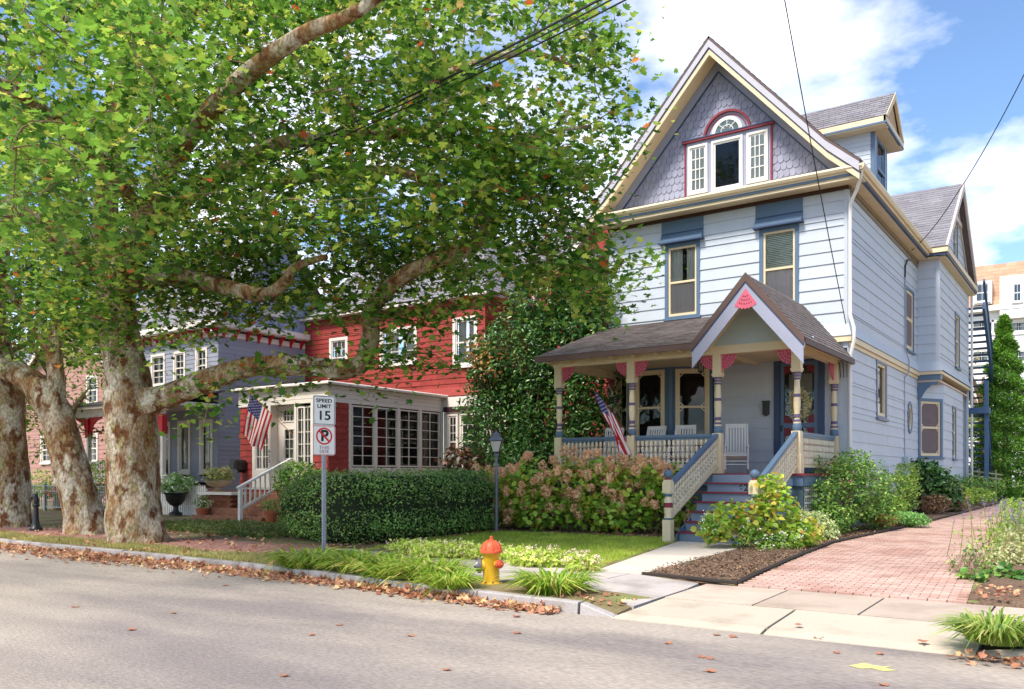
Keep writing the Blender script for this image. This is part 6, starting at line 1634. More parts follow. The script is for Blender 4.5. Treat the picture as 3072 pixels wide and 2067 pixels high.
o = scatter('foliage', HL, hedge, P, RNG.uniform(.028, .075, n), LEAF6, up=v+np.array([0, 0, .4]), upw=1, jitter=.75); o['kind'] = 'stuff'
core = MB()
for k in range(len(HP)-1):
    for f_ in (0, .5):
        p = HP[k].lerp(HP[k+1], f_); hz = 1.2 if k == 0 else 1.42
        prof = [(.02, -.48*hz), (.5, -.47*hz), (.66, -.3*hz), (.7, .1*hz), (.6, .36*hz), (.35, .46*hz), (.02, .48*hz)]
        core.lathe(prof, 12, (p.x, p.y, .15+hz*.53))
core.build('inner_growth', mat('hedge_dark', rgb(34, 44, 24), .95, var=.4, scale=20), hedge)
sb = MB()
for k in range(60):
    p = Vector(Apt[0]).lerp(Vector(Apt[-1]), 0)+Vector((0, 0, 0)); i = random.randrange(n); e = Vector(P[i]); sb.tube([Vector((c[i, 0], c[i, 1], .15)), e], [.012, .004], 4, cap=False)
o = sb.build('stems', TWIG, hedge); o['kind'] = 'stuff'

# ================================================================== hydrangea with faded heads
hyd = thing('hydrangea_bush', 'wide hydrangea covered in faded pinkish flower heads below the porch rail', 'shrub', (-10.3, 17.7, .22))
HB = [(-12.6, 17.5, 1.0, .75, .75, .75), (-11.7, 17.6, 1.1, .8, .75, .85), (-10.7, 17.75, 1.15, .8, .7, .85), (-9.8, 17.8, 1.2, .75, .65, .85), (-8.9, 17.9, 1.2, .75, .6, .8), (-8.2, 17.9, 1.05, .6, .55, .8), (-11.2, 17.3, .7, .9, .6, .5), (-9.4, 17.4, .7, .9, .55, .5)]
P, v = bush_pts(HB, 5200, shell=.5); k = P[:, 2] > .28; P, v = P[k], v[k]
o = scatter('foliage', leaf_mat('hydrangea_leaf', [(0, rgb(96, 142, 48)), (.4, rgb(142, 184, 66)), (.75, rgb(184, 210, 88)), (.93, rgb(190, 190, 76)), (1, rgb(206, 160, 70))], trans=.4, var=.22), hyd, P, RNG.uniform(.10, .19, len(P)), LEAF6, up=v*.5+np.array([0, 0, .8]), upw=1, jitter=.5, aspect=1.35); o['kind'] = 'stuff'
s = MB()
for bx in np.linspace(-12.6, -8.2, 12): stems(s, (bx, 17.8, .2), P[np.abs(P[:, 0]-bx) < .6], 14, .012)
o = s.build('stems', TWIG, hyd); o['kind'] = 'stuff'
FLO = leaf_mat('faded_bloom', [(0, rgb(208, 150, 116)), (.4, rgb(234, 184, 146)), (.75, rgb(242, 208, 170)), (1, rgb(220, 210, 148))], trans=.3, rough=.8, var=.12)
def bloom_mesh(seed, n=70, el=1.25, petal=.26):
    rng = np.random.default_rng(seed); v = unit(rng.normal(size=(n, 3))); Pq = v*np.array([.42, .42, .42*el])*rng.uniform(.75, 1, n)[:, None]*(1-.3*np.clip(v[:, 2:3], 0, 1))
    ob = scatter('bloom_tmp', FLO, None, Pq, petal, OVAL, up=v, upw=1.4, jitter=.4, aspect=1.6, rng=rng); me = ob.data; bpy.data.objects.remove(ob); return me
BM = [bloom_mesh(40+k) for k in range(4)]
P, v = bush_pts([(b[0], b[1], b[2]+.06, b[3]*1.05, b[4]*1.08, b[5]*1.04) for b in HB], 900, shell=.96)
k = ((v[:, 1] < .25) | (v[:, 2] > .35)) & (P[:, 2] > .5) & (RNG.random(len(P)) < np.clip((P[:, 2]-.3)/1.2, .1, 1)); P = P[k]; kept = []
for p in P:
    if all(np.linalg.norm(p-q) > .155 for q in kept): kept.append(p)
for i, p in enumerate(kept[:150]):
    o = obj('flower_head', BM[i % 4], hyd, p, random.uniform(0, 6), [random.uniform(.2, .3)]*3); o.rotation_euler.x = random.uniform(-.6, .6)

# ================================================================== shrubs right of the steps and along the drive
YL = leaf_mat('yellow_shrub_leaf', [(0, rgb(96, 140, 44)), (.45, rgb(146, 178, 62)), (.82, rgb(194, 202, 88)), (.96, rgb(214, 178, 86)), (1, rgb(196, 120, 66))], trans=.45, var=.2)
yb0 = at(2245, 1650, Z=.2)
Yb = []
for px, py, d, rx, rz in ((2180, 1560, 16.3, .42, .38), (2260, 1560, 16.2, .45, .42), (2330, 1530, 16.2, .42, .5), (2310, 1460, 16.3, .3, .28), (2150, 1590, 16.1, .35, .25), (2400, 1600, 16.0, .4, .3)):
    p = at(px, py, d=d); Yb.append((p.x, p.y, p.z, rx, rx, rz))
yb = at(2270, 1640, d=16.2); yb.z = .2
t, P, v = bush('yellowing_shrub', 'loose shrub with large yellow green autumn leaves in front of the steps', 'shrub', yb, Yb, 1500, YL, LEAF6, (.07, .15), upw=.7, out=.4, nst=60, str_=.008, aspect=1.5)
WFL = leaf_mat('white_petal', [(0, rgb(220, 220, 200)), (1, rgb(238, 238, 230))], trans=.2, rough=.7)
def flowers(parent, blobs, n, m, r, petals=7, shell=.9):
    P, v = bush_pts(blobs, n, shell=shell); Q = np.repeat(P, petals, 0)+RNG.normal(size=(n*petals, 3))*r*.5
    o = scatter('small_flowers', m, parent, Q, RNG.uniform(r*.7, r*1.2, len(Q)), OVAL, upw=.5, jitter=.8, aspect=1.5); o['kind'] = 'stuff'; return o
wf = []
for px, py, d, rx, rz in ((2300, 1640, 15.8, .35, .16), (2360, 1620, 15.8, .3, .2), (2250, 1600, 15.9, .3, .2), (2130, 1570, 16.0, .22, .2), (2410, 1590, 15.9, .18, .22)):
    p = at(px, py, d=d); wf.append((p.x, p.y, p.z, rx, rx, rz))
wl_, _, _ = bush('white_flowers', 'low plants with sprays of small white flowers around the yellowing shrub', 'flowers', at(2300, 1670, d=15.8).lerp(at(2300, 1670, d=15.8), 0), [(b[0], b[1], b[2]-.05, b[3], b[4], b[5]) for b in wf], 1500, leaf_mat('fresh_leaf', [(0, rgb(70, 120, 40)), (.6, rgb(116, 160, 60)), (1, rgb(160, 180, 84))], trans=.4), LEAF6, (.05, .09), nst=20, str_=.005)
flowers(wl_, wf, 90, WFL, .035)
GB = leaf_mat('garden_green', [(0, rgb(54, 98, 36)), (.5, rgb(98, 144, 56)), (.9, rgb(150, 182, 84)), (1, rgb(188, 198, 108))], trans=.3, rough=.4, var=.3, vscale=1.2)
LG = leaf_mat('light_green', [(0, rgb(84, 128, 48)), (.5, rgb(130, 168, 70)), (1, rgb(182, 196, 100))], trans=.4, var=.25)
def px_blobs(lst):
    o = []
    for px, py, d, rx, rz in lst: p = at(px, py, d=d); o.append((p.x, p.y, p.z, rx, rx, rz))
    return o
gb = at(2520, 1590, d=19.5); gb.z = .25
t, P, v = bush('rose_bush', 'big dense green rose bush at the corner of the porch', 'shrub', gb, px_blobs([(2520, 1480, 19.5, .75, .9), (2440, 1500, 19.0, .5, .6), (2600, 1470, 20.2, .6, .75), (2560, 1400, 20, .5, .45), (2480, 1560, 18.8, .55, .4), (2630, 1540, 20, .5, .4)]), 9500, GB, LEAF6, (.05, .095), nst=70, str_=.01)
flowers(t, px_blobs([(2500, 1430, 19.2, .5, .4), (2600, 1440, 19.9, .4, .5)]), 14, leaf_mat('rose_petal', [(0, rgb(214, 130, 130)), (1, rgb(226, 176, 160))], trans=.3), .05)
def small(label, px, py, d, blobs, n, m, tm, ls, name='garden_shrub', cat='shrub', **kw):
    b = at(px, py, d=d); b.z = float(G(b.x, b.y)); return bush(name, label, cat, b, px_blobs(blobs), n, m, tm, ls, **kw)
small('pale variegated low shrub just right of the yellowing shrub', 2440, 1600, 17.8, [(2440, 1575, 17.8, .4, .3), (2400, 1560, 17.5, .3, .25), (2470, 1600, 17.6, .35, .25)], 1800, leaf_mat('variegated', [(0, rgb(110, 140, 80)), (.5, rgb(170, 186, 124)), (1, rgb(214, 214, 170))], trans=.35), LEAF6, (.05, .09), nst=25, str_=.006)
small('feathery yellow green shrub beside the rose bush against the side wall', 2690, 1540, 23.5, [(2690, 1480, 23.5, .55, .65), (2720, 1430, 24, .35, .5), (2670, 1530, 23, .5, .4)], 3600, LG, OVAL, (.06, .11), nst=50, str_=.008, upw=.3)
small('rhododendron with long dark green leaves below the bay window', 2790, 1530, 27, [(2790, 1460, 27, .75, .7), (2760, 1420, 27.4, .5, .5), (2830, 1480, 27.4, .6, .5)], 2600, EVG, LEAF6, (.12, .2), nst=30, str_=.015)
small('reddish leaved shrub at the foot of the bay', 2800, 1520, 26, [(2800, 1510, 26, .45, .3), (2850, 1505, 27.5, .5, .35)], 1400, leaf_mat('russet', [(0, rgb(86, 70, 44)), (.5, rgb(130, 110, 70)), (1, rgb(170, 120, 100))], trans=.3), LEAF6, (.06, .11), nst=20)
small('low bright green mound plant at the driveway edge', 2725, 1570, 21.0, [(2725, 1555, 21, .42, .17), (2750, 1562, 20.8, .3, .13)], 1800, leaf_mat('mound_green', [(0, rgb(96, 150, 74)), (1, rgb(140, 186, 104))], trans=.35), OVAL, (.05, .08), nst=10)
small('small orange tinged plant in front of the mound plant', 2650, 1572, 20.0, [(2655, 1560, 20, .25, .14), (2700, 1560, 21.5, .25, .12)], 500, leaf_mat('russet2', [(0, rgb(150, 110, 60)), (.5, rgb(190, 130, 90)), (1, rgb(200, 170, 100))], trans=.3), LEAF6, (.05, .10), nst=8)
small('grassy light green clump near the far end of the bed', 2930, 1500, 31, [(2930, 1487, 31, .6, .28), (2885, 1495, 29.5, .4, .25)], 1700, LG, OVAL, (.07, .12), nst=10)
small('golden low plant in the narrow bed under the downpipe', 2880, 1500, 28.5, [(2880, 1485, 28.5, .35, .3), (2860, 1470, 29, .3, .3)], 900, YL, LEAF6, (.06, .1), nst=10)
small('dark green shrub row at the end of the narrow bed', 2910, 1470, 33, [(2910, 1455, 33, .7, .35), (2960, 1460, 34, .7, .35), (2890, 1450, 32, .5, .35)], 2200, GB, OVAL, (.07, .12), nst=16)
# right-hand bed
def spikes(label, pts, m, flower, name='flower_stalks', h=(.5, .9), n=26, cat='flowers'):
    p0 = pts[0]; b0 = at(*p0[:2], d=p0[2]); b0.z = float(G(b0.x, b0.y)); t = thing(name, label, cat, b0); s = MB(); tips = []
    for px, py, d, cnt in pts:
        c = at(px, py, d=d)
        for _ in range(cnt):
            a = Vector((c.x+random.gauss(0, .18), c.y+random.gauss(0, .2), float(G(c.x, c.y)))); e = a+Vector((random.gauss(0, .14), random.gauss(0, .14), random.uniform(*h))); s.tube([a, a.lerp(e, .5)+Vector((random.gauss(0, .03), 0, 0)), e], [.006, .005, .003], 4, cap=False); tips.append(e)
    o = s.build('stems', leaf_mat('stem_green', [(0, rgb(110, 130, 60)), (1, rgb(150, 150, 80))], trans=0), t); o['kind'] = 'stuff'
    T3 = np.array([tuple(x) for x in tips]); Q = np.repeat(T3, 14, 0)+RNG.normal(size=(len(T3)*14, 3))*np.array([.012, .012, .045])
    o = scatter('blossoms', flower, t, Q, .022, OVAL, upw=.4, jitter=.8, aspect=1.5); o['kind'] = 'stuff'
    Q = np.repeat(T3, 10, 0); z0 = G(Q[:, 0], Q[:, 1]); Q[:, 2] = z0+(Q[:, 2]-z0)*RNG.uniform(.1, .75, len(Q)); Q += RNG.normal(size=Q.shape)*.03
    o = scatter('foliage', m, t, Q, RNG.uniform(.05, .1, len(Q)), OVAL, upw=.6, jitter=.6); o['kind'] = 'stuff'
PUR = leaf_mat('lavender_petal', [(0, rgb(110, 90, 160)), (1, rgb(170, 150, 200))], trans=.3)
spikes('tall stalks with purple and white blossoms at the right edge of the driveway', [(3010, 1640, 14.0, 22), (3060, 1620, 14.5, 22), (2960, 1660, 14.2, 12), (3080, 1600, 15.5, 16)], LG, PUR, h=(.5, .95))
small('silvery pale leaved plant in the right hand bed', 3030, 1720, 12.8, [(3030, 1680, 12.9, .35, .28), (3080, 1650, 13.2, .4, .4), (2990, 1700, 12.8, .25, .2)], 2600, leaf_mat('silver_leaf', [(0, rgb(140, 150, 90)), (.5, rgb(184, 188, 130)), (1, rgb(214, 214, 176))], trans=.35), OVAL, (.04, .075), nst=40, name='bed_plant', cat='plant', str_=.005)
small('broad leaved green plant at the front corner of the right bed', 2950, 1780, 11.6, [(2930, 1755, 11.6, .32, .18), (3010, 1750, 11.7, .38, .22), (3070, 1765, 11.4, .34, .22), (3130, 1780, 11.3, .4, .2)], 1500, leaf_mat('broad_green', [(0, rgb(52, 98, 36)), (.6, rgb(92, 140, 56)), (1, rgb(140, 170, 80))], trans=.35, rough=.35), LEAF6, (.07, .13), nst=20, name='bed_plant', cat='plant', aspect=1.4, str_=.005)
small('wispy dark stemmed plant leaning over the brick drive on the right', 2900, 1740, 12.2, [(2900, 1700, 12.3, .28, .28), (2940, 1670, 12.5, .25, .3)], 260, GB, LEAF6, (.04, .08), nst=40, name='bed_plant', cat='plant', str_=.004)
small('leafy yellow green shrub behind the flower stalks on the right edge', 3060, 1560, 19, [(3070, 1560, 19, .6, .5), (3120, 1580, 17, .8, .7)], 2400, LG, LEAF6, (.06, .11), nst=30, name='bed_plant', cat='plant')
# strappy clumps along the kerb
LIR = leaf_mat('lily_blade', [(0, rgb(90, 130, 36)), (.5, rgb(134, 168, 54)), (.85, rgb(180, 196, 90)), (1, rgb(206, 186, 120))], trans=.35, rough=.4, var=.2)
def clump(label, c, n, r, L, m=LIR, name='grass_clump', k=1.0):
    b = Vector(c); b.z = .13 if b.z < .1 else b.z; t = thing(name, label, 'ornamental grass', b, 'strappy grass clumps by the kerb')
    a = RNG.uniform(0, 2*PI, n); q = np.sqrt(RNG.random(n))*r*.55; P = np.column_stack([b.x+q*np.cos(a), b.y+q*np.sin(a), np.full(n, b.z)])
    al = np.column_stack([np.cos(a)*.75, np.sin(a)*.75, np.full(n, .42)*k])+RNG.normal(size=(n, 3))*.3
    o = scatter('blades', m, t, P, RNG.uniform(L*.6, L*1.15, n), T_([(-.028, 0, 0), (.028, 0, 0), (.026, .35, .05), (-.026, .35, .05), (.02, .7, .0), (-.02, .7, .0), (0, 1, -.5)], BLADE[1]), up=np.column_stack([-np.cos(a), -np.sin(a), np.full(n, .9)]), upw=1, jitter=.2, along=al, aw=2.5, aspect=1.15); o['kind'] = 'stuff'
for lab, px, py, n, r, L in (('leftmost strappy grass clump, at the foot of the speed limit sign', 930, 1700, 520, .75, .46), ('strappy grass clump second from the sign along the kerb', 1090, 1715, 480, .7, .46), ('low grass clump filling the gap in the strip before the hedge', 1010, 1702, 420, .65, .44), ('grass clump midway between the sign and the hydrant', 1190, 1730, 460, .65, .46), ('flopping grass clump left of the fire hydrant', 1290, 1740, 480, .6, .46), ('flopping grass clump hanging over the kerb just left of the hydrant base', 1345, 1762, 330, .45, .36), ('grass clump right of the fire hydrant spilling over the kerb', 1660, 1775, 560, .55, .42)):
    clump(lab, at(px, py, Z=.13), n, r, L)
clump('grass clump right of the driveway apron at the kerb', at(2990, 1925, Z=.13), 520, .42, .36, k=1.3, m=leaf_mat('dark_lily', [(0, rgb(84, 116, 40)), (.5, rgb(120, 150, 60)), (.9, rgb(170, 180, 96)), (1, rgb(190, 180, 120))], trans=.3))
# sedum borders
SED = leaf_mat('sedum', [(0, rgb(136, 170, 60)), (.5, rgb(184, 206, 92)), (.9, rgb(216, 222, 128)), (1, rgb(220, 196, 170))], trans=.4)
def border(label, lst, n, zc=.14):
    b = px_blobs([(px, py, d, rx, zc) for px, py, d, rx in lst]); base = at(lst[0][0], lst[0][1]+15, d=lst[0][2]); base.z = .14
    bb = [(x, y, .22+float(G(x, y))-.1, rx, rx*.7, .16) for x, y, z, rx, ry, rz in b]
    t, P, v = bush('border_plants', label, 'flowers', base, bb, n, SED, OVAL, (.05, .10), nst=40, str_=.005, upw=.6)
    flowers(t, [(x, y, z+.05, rx, ry, rz) for x, y, z, rx, ry, rz in bb], 70, leaf_mat('pale_pink_petal', [(0, rgb(222, 190, 176)), (1, rgb(236, 222, 206))], trans=.3), .03, shell=.93)
border('yellow green flowering border between the hedge and the hydrant', [(1230, 1640, 15.6, .5), (1310, 1645, 15.2, .5), (1390, 1640, 14.9, .5), (1470, 1640, 14.7, .45), (1290, 1670, 14.8, .4)], 3400)
border('yellow green flowering clump on the lawn right of the hydrant', [(1600, 1665, 13.6, .45), (1660, 1660, 13.5, .4), (1560, 1650, 13.9, .35)], 2000)
border('small yellow green plant at the right end of the lawn border', [(1750, 1685, 12.9, .28), (1725, 1690, 12.8, .2)], 700)
# ================================================================== street furniture
GALV = mat('galvanised_steel', rgb(168, 170, 178), .45, var=.12, scale=6, metal=.6)
SIGNW = mat('sign_white', rgb(226, 224, 222), .4, var=.04, scale=6); SIGNK = mat('sign_black', (.012, .012, .012), .5); SIGNR = mat('sign_red', rgb(206, 40, 34), .45)
FADED = mat('faded_red_print', rgb(150, 92, 96), .6)
sp = at(972, 1600, Y=10.5); SGX, SGY = sp.x, sp.y
zt = at(971, 1186, Y=SGY).z; zm = at(971, 1276, Y=SGY).z; zl = at(971, 1366, Y=SGY).z
sgn_ = thing('street_sign', 'speed limit 15 sign above a no parking sign on one galvanised post', 'sign', (SGX, SGY, .13))
Fs = frame((SGX, SGY, 0), (.36, 1, 0), (1, -.36, 0))
pb_ = MB(Fs); pb_.prism([(-.035, -.012), (.035, -.012), (.04, .02), (.034, .022), (.024, -.004), (-.024, -.004), (-.034, .022), (-.04, .02)], 0, 1, axis=2)
pb_ = MB(Fs)
prof = [(-.04, .018), (-.032, .02), (-.022, -.006), (.022, -.006), (.032, .02), (.04, .018), (.03, -.014), (-.03, -.014)]
A = [pb_.pt((a, o-.02, .0)) for a, o in prof]; B = [pb_.pt((a, o-.02, zt-.03)) for a, o in prof]; pb_.face(A); pb_.face(B[::-1])
for k in range(8): pb_.face((A[k], A[(k+1) % 8], B[(k+1) % 8], B[k]))
pb_.build('post', GALV, sgn_)
ho_ = MB(Fs)
for k in range(70):
    z = .2+k*.025*1.4
    if z < zl-.02: ho_.box(-.006, .006, -.0265, -.0245, z, z+.014)
ho_.build('bolt_holes', SIGNK, sgn_)
def rrect(hw, hh, r, n=5):
    P = []
    for cx, cz, a0 in ((hw-r, hh-r, 0), (-hw+r, hh-r, PI/2), (-hw+r, -hh+r, PI), (hw-r, -hh+r, 1.5*PI)):
        for k in range(n+1): a = a0+PI/2*k/n; P.append((cx+r*math.cos(a), cz+r*math.sin(a)))
    return P
def border_ring(fr, c, hw, hh, r, w, o0, o1, m, parent, name):
    A, B = rrect(hw, hh, r), rrect(hw-w, hh-w, max(r-w, .005)); b = MB(fr); n = len(A)
    for k in range(n): b.poly([(c[0]+A[k][0], o1, c[1]+A[k][1]), (c[0]+A[(k+1) % n][0], o1, c[1]+A[(k+1) % n][1]), (c[0]+B[(k+1) % n][0], o1, c[1]+B[(k+1) % n][1]), (c[0]+B[k][0], o1, c[1]+B[k][1])])
    return b.build(name, m, parent)
hh = (zt-zm)/2-.003; hw = hh*.80
for nm, zc in (('speed_limit_panel', (zt+zm)/2), ('no_parking_panel', (zm+zl)/2)):
    b = MB(Fs); b.prism([(x, zc+z) for x, z in rrect(hw, hh, .04)], .004, .008); p = b.build(nm, SIGNW, sgn_)
    if nm[0] == 's':
        border_ring(Fs, (0, zc), hw-.012, hh-.012, .03, .010, .004, .0095, SIGNK, p, 'border')
        text_on(Fs, 'SPEED', .088, SIGNK, p, 0, zc+hh*.64, out=.0095, sx=1.25, bold=.002); text_on(Fs, 'LIMIT', .088, SIGNK, p, 0, zc+hh*.26, out=.0095, sx=1.25, bold=.002); text_on(Fs, '15', .225, SIGNK, p, 0, zc-hh*.38, out=.0095, sx=1.15, bold=.004)
    else:
        border_ring(Fs, (0, zc), hw-.008, hh-.008, .03, .008, .004, .0095, SIGNR, p, 'border')
        cz = zc+hh*.28; rr = hh*.58
        text_on(Fs, 'P', .27, SIGNK, p, 0.005, cz, out=.0092, bold=.009, sx=1.05)
        ring(Fs, rr-.028, rr, .008, .0105, (0, cz), n=24, full=True).build('red_ring', SIGNR, p)
        b = MB(Fs); s2 = .7071*rr; w2 = .012; b.poly([(-s2-w2, .0112, cz+s2-w2), (-s2+w2, .0112, cz+s2+w2), (s2+w2, .0112, cz-s2+w2), (s2-w2, .0112, cz-s2-w2)]); b.build('red_slash', SIGNR, p)
        text_on(Fs, 'THIS', .082, FADED, p, 0, zc-hh*.50, out=.0095, sx=1.15); text_on(Fs, 'SIDE', .082, FADED, p, 0, zc-hh*.76, out=.0095, sx=1.15)
    MB(Fs).lathe([(.008, .004), (.008, .013)], 8, (0, 0, zc+hh-.03), axis='y').build('bolt', GALV, p)

# ---------------- fire hydrant
hp = at(1474, 1752, Z=.12); hx, hy = hp.x, hp.y
YEL = mat('hydrant_yellow', rgb(206, 160, 40), .45, var=.12, scale=9, fine=.08, c2=rgb(176, 120, 40), c2t=(.62, .7), c2s=9); ORG = mat('hydrant_orange', rgb(206, 88, 56), .5, var=.12, scale=9); GRY = mat('hydrant_cap', rgb(112, 108, 110), .45, metal=.4)
hyd_ = thing('fire_hydrant', 'yellow fire hydrant with orange bonnet and grey side cap by the kerb', 'fire hydrant', (hx, hy, .12))
MB().lathe([(.15, .10), (.15, .14), (.115, .15), (.11, .22), (.11, .50), (.125, .52), (.125, .545)], 20, (hx, hy, 0)).build('barrel', YEL, hyd_, smooth=True)
MB().lathe([(.155, .545), (.155, .575), (.135, .585), (.125, .63), (.10, .675), (.06, .70), (.03, .71)], 20, (hx, hy, 0)).build('bonnet', ORG, hyd_, smooth=True)
rb_ = MB()
for k in range(8):
    a = 2*PI*k/8; c_, s_ = math.cos(a), math.sin(a); rb_.tube([(hx+c_*.14, hy+s_*.14, .59), (hx+c_*.12, hy+s_*.12, .645), (hx+c_*.055, hy+s_*.055, .705)], .012, 5)
rb_.build('bonnet_ribs', ORG, hyd_)
MB().lathe([(.035, .70), (.035, .72), (.022, .725), (.022, .765), (.005, .77)], 6, (hx, hy, 0)).build('operating_nut', ORG, hyd_)
def port(dx_, dy_, z, r, L, m, neck):
    d = Vector((dx_, dy_, 0)).normalized(); u = Vector((-d.y, d.x, 0)); b = MB()
    def ringp(o, rr, n=14): return [b.pt(Vector((hx, hy, z))+d*o+u*rr*math.cos(2*PI*k/n)+Vector((0, 0, rr*math.sin(2*PI*k/n)))) for k in range(n)]
    for pr, mm, nm in (([(.08, r*.8), (.135, r*.8)], neck, 'port_neck'), ([(.135, r), (.135+L*.5, r*1.05), (.135+L*.5, r*.8), (.135+L*.75, r*.72), (.135+L*.75, r*.35), (.135+L, r*.3)], m, 'port_cap')):
        b = MB(); R = [ringp(o, q) for o, q in pr]
        for A, B in zip(R, R[1:]):
            for k in range(14): b.face((A[k], A[(k+1) % 14], B[(k+1) % 14], B[k]))
        b.face(R[-1]); b.face(R[0][::-1]); b.build(nm, mm, hyd_, smooth=True)
port(-.80, -.60, .37, .10, .10, GRY, YEL); port(.85, -.2, .40, .055, .10, ORG, YEL); port(-.3, .9, .40, .055, .10, ORG, YEL)
fl = MB()
for k in range(8): a = 2*PI*k/8; fl.lathe([(.013, .14), (.013, .165)], 6, (hx+.132*math.cos(a), hy+.132*math.sin(a), 0))
fl.build('flange_bolts', GRY, hyd_)

# ---------------- lamp post
lp = at(1489, 1500, Y=16.5); lx, ly = lp.x, lp.y; PEW = mat('pewter_paint', rgb(112, 114, 128), .45, var=.08)
lamp = thing('lamp_post', 'grey lamp post with tapered lantern rising from the hydrangeas', 'lamp', (lx, ly, .2))
z1 = at(1489, 1358, Y=ly).z; z0 = z1
MB().tube([(lx, ly, .15), (lx, ly, z1-.06)], .038, 12).lathe([(.045, z1-.1), (.065, z1-.07), (.05, z1-.03), (.06, z1-.01)], 12, (lx, ly, 0)).build('post', PEW, lamp, smooth=True)
def frust(b, zA, zB, rA, rB, n=4, ph=PI/4+.5):
    A = [b.pt((lx+rA*math.cos(ph+2*PI*k/n), ly+rA*math.sin(ph+2*PI*k/n), zA)) for k in range(n)]; B = [b.pt((lx+rB*math.cos(ph+2*PI*k/n), ly+rB*math.sin(ph+2*PI*k/n), zB)) for k in range(n)]
    for k in range(n): b.face((A[k], A[(k+1) % n], B[(k+1) % n], B[k]))
    return A, B
gl = MB(); frust(gl, z1+.02, z1+.27, .11, .20); gl.build('frosted_panes', mat('frosted_glass', rgb(196, 190, 180), .6), lamp)
b = MB(); n = 4
for k in range(4):
    a = PI/4+.5+PI/2*k; b.beam((lx+.112*math.cos(a), ly+.112*math.sin(a), z1+.01), (lx+.203*math.cos(a), ly+.203*math.sin(a), z1+.28), .016, .016)
    a2 = a+PI/2; b.beam((lx+.203*math.cos(a), ly+.203*math.sin(a), z1+.275), (lx+.203*math.cos(a2), ly+.203*math.sin(a2), z1+.275), .018, .018); b.beam((lx+.112*math.cos(a), ly+.112*math.sin(a), z1+.015), (lx+.112*math.cos(a2), ly+.112*math.sin(a2), z1+.015), .018, .018)
b.build('lantern_frame', IRON, lamp)
b = MB(); A, B = frust(b, z1+.285, z1+.42, .25, .10); b.face(A[::-1]); A, B = frust(b, z1+.42, z1+.45, .115, .11); b.face(A[::-1]); A, B = frust(b, z1+.45, z1+.50, .10, .02); b.face(B); b.build('lantern_roof', PEW, lamp)
MB().lathe([(.012, z1+.49), (.022, z1+.51), (.005, z1+.54)], 8, (lx, ly, 0)).build('finial', PEW, lamp)

# ---------------- hitching post
q = at(108, 1592, Z=.14)
hx2, hy2 = q.x, q.y; hit = thing('hitching_post', 'black cast iron horse head hitching post beside the leftmost tree', 'hitching post', (hx2, hy2, .13))
MB().lathe([(.16, .12), (.16, .2), (.11, .26), (.09, .34), (.075, .4), (.06, .75), (.085, .78), (.085, .81), (.06, .84)], 14, (hx2, hy2, 0)).build('post', IRON, hit, smooth=True)
hd = MB(); trunk_mesh(hd, [(hx2, hy2, .82), (hx2+.01, hy2, .94), (hx2-.02, hy2-.01, 1.03), (hx2-.09, hy2-.02, 1.03), (hx2-.17, hy2-.03, .96)], [.065, .07, .068, .058, .035], n=10, rough=0, sub=4); hd.tube([(hx2+.0, hy2+.03, 1.06), (hx2+.01, hy2+.035, 1.13)], [.02, .004], 6); hd.tube([(hx2+.0, hy2-.03, 1.06), (hx2+.01, hy2-.035, 1.13)], [.02, .004], 6); hd.build('horse_head', IRON, hit, smooth=True)
rg = ring(frame((hx2-.15, hy2-.05, 0), (1, 0, 0), (0, -1, 0)), .035, .045, -.005, .005, (0, .92), n=10, full=True); rg.build('ring', IRON, hit)

# ================================================================== flags
FR = mat('flag_red', rgb(186, 40, 50), .8, trans=.25); FW = mat('flag_white', rgb(224, 220, 218), .8, trans=.25); FB = mat('flag_blue', rgb(58, 56, 112), .8, trans=.25)
def flag(label, p0, p1, hoist, fly, fdir, name='flag', pole_m=None, fold=.05, seed=0, grp='flags on the porches'):
    """pole p0 (wall) -> p1 (tip); cloth hangs from the outer part of the pole along fdir"""
    p0, p1, fd_ = Vector(p0), Vector(p1), Vector(fdir).normalized(); t = thing(name, label, 'flag', p0, grp); pd_ = (p0-p1).normalized(); nrm = pd_.cross(fd_).normalized()
    MB().tube([p0, p1], .014, 8).build('pole', pole_m or mat('pole_wood', rgb(150, 110, 60), .5), t, smooth=True)
    MB().lathe([(.005, -.02), (.025, 0), (.005, .025)], 8, p1).build('pole_ball', mat('brass', rgb(190, 150, 70), .3, metal=.8), t, smooth=True)
    def S(u, v):                              # u 0..1 along the fly, v 0..1 along the hoist from the tip
        w = fold*math.sin(v*9+u*3+seed)*(.2+u)+fold*.6*math.sin(v*17-u*5+seed*2)*u
        gather = 1-.15*u
        return p1+pd_*(hoist*(v*gather+.10*u))+fd_*(fly*u*(1-.04*math.sin(v*8)))+nrm*w+Vector((0, 0, -.05*u*math.sin(v*6)))
    nu, nv = 40, 39; b = MB(); idx = [[b.pt(S(i/nu, j/nv)) for j in range(nv+1)] for i in range(nu+1)]
    for i in range(nu):
        for j in range(nv):
            st_ = j//3; b.cm = 2 if (i < nu*.4 and st_ < 7) else (0 if st_ % 2 == 0 else 1); b.face((idx[i][j], idx[i+1][j], idx[i+1][j+1], idx[i][j+1]))
    cl_ = b.build('cloth', [FR, FW, FB], t, smooth=True)
    s_ = MB()
    for sd in (1, -1):
        for r in range(9):
            for c in range(6 if r % 2 == 0 else 5):
                u = .4*((c+.5+(0 if r % 2 == 0 else .5))/6); v = (7/13)*((r+.7)/9.4); P = []
                for k in range(10):
                    rr = (.017 if k % 2 == 0 else .007); a = 2*PI*k/10; P.append(S(u+rr*math.cos(a)*1.0/fly*1.2, v+rr*math.sin(a)/hoist*1.2)+nrm*.004*sd)
                s_.poly(P)
    o = s_.build('stars', FW, cl_); o['kind'] = 'stuff'
    return t
fb0 = at(1892, 1308, Y=18.68)
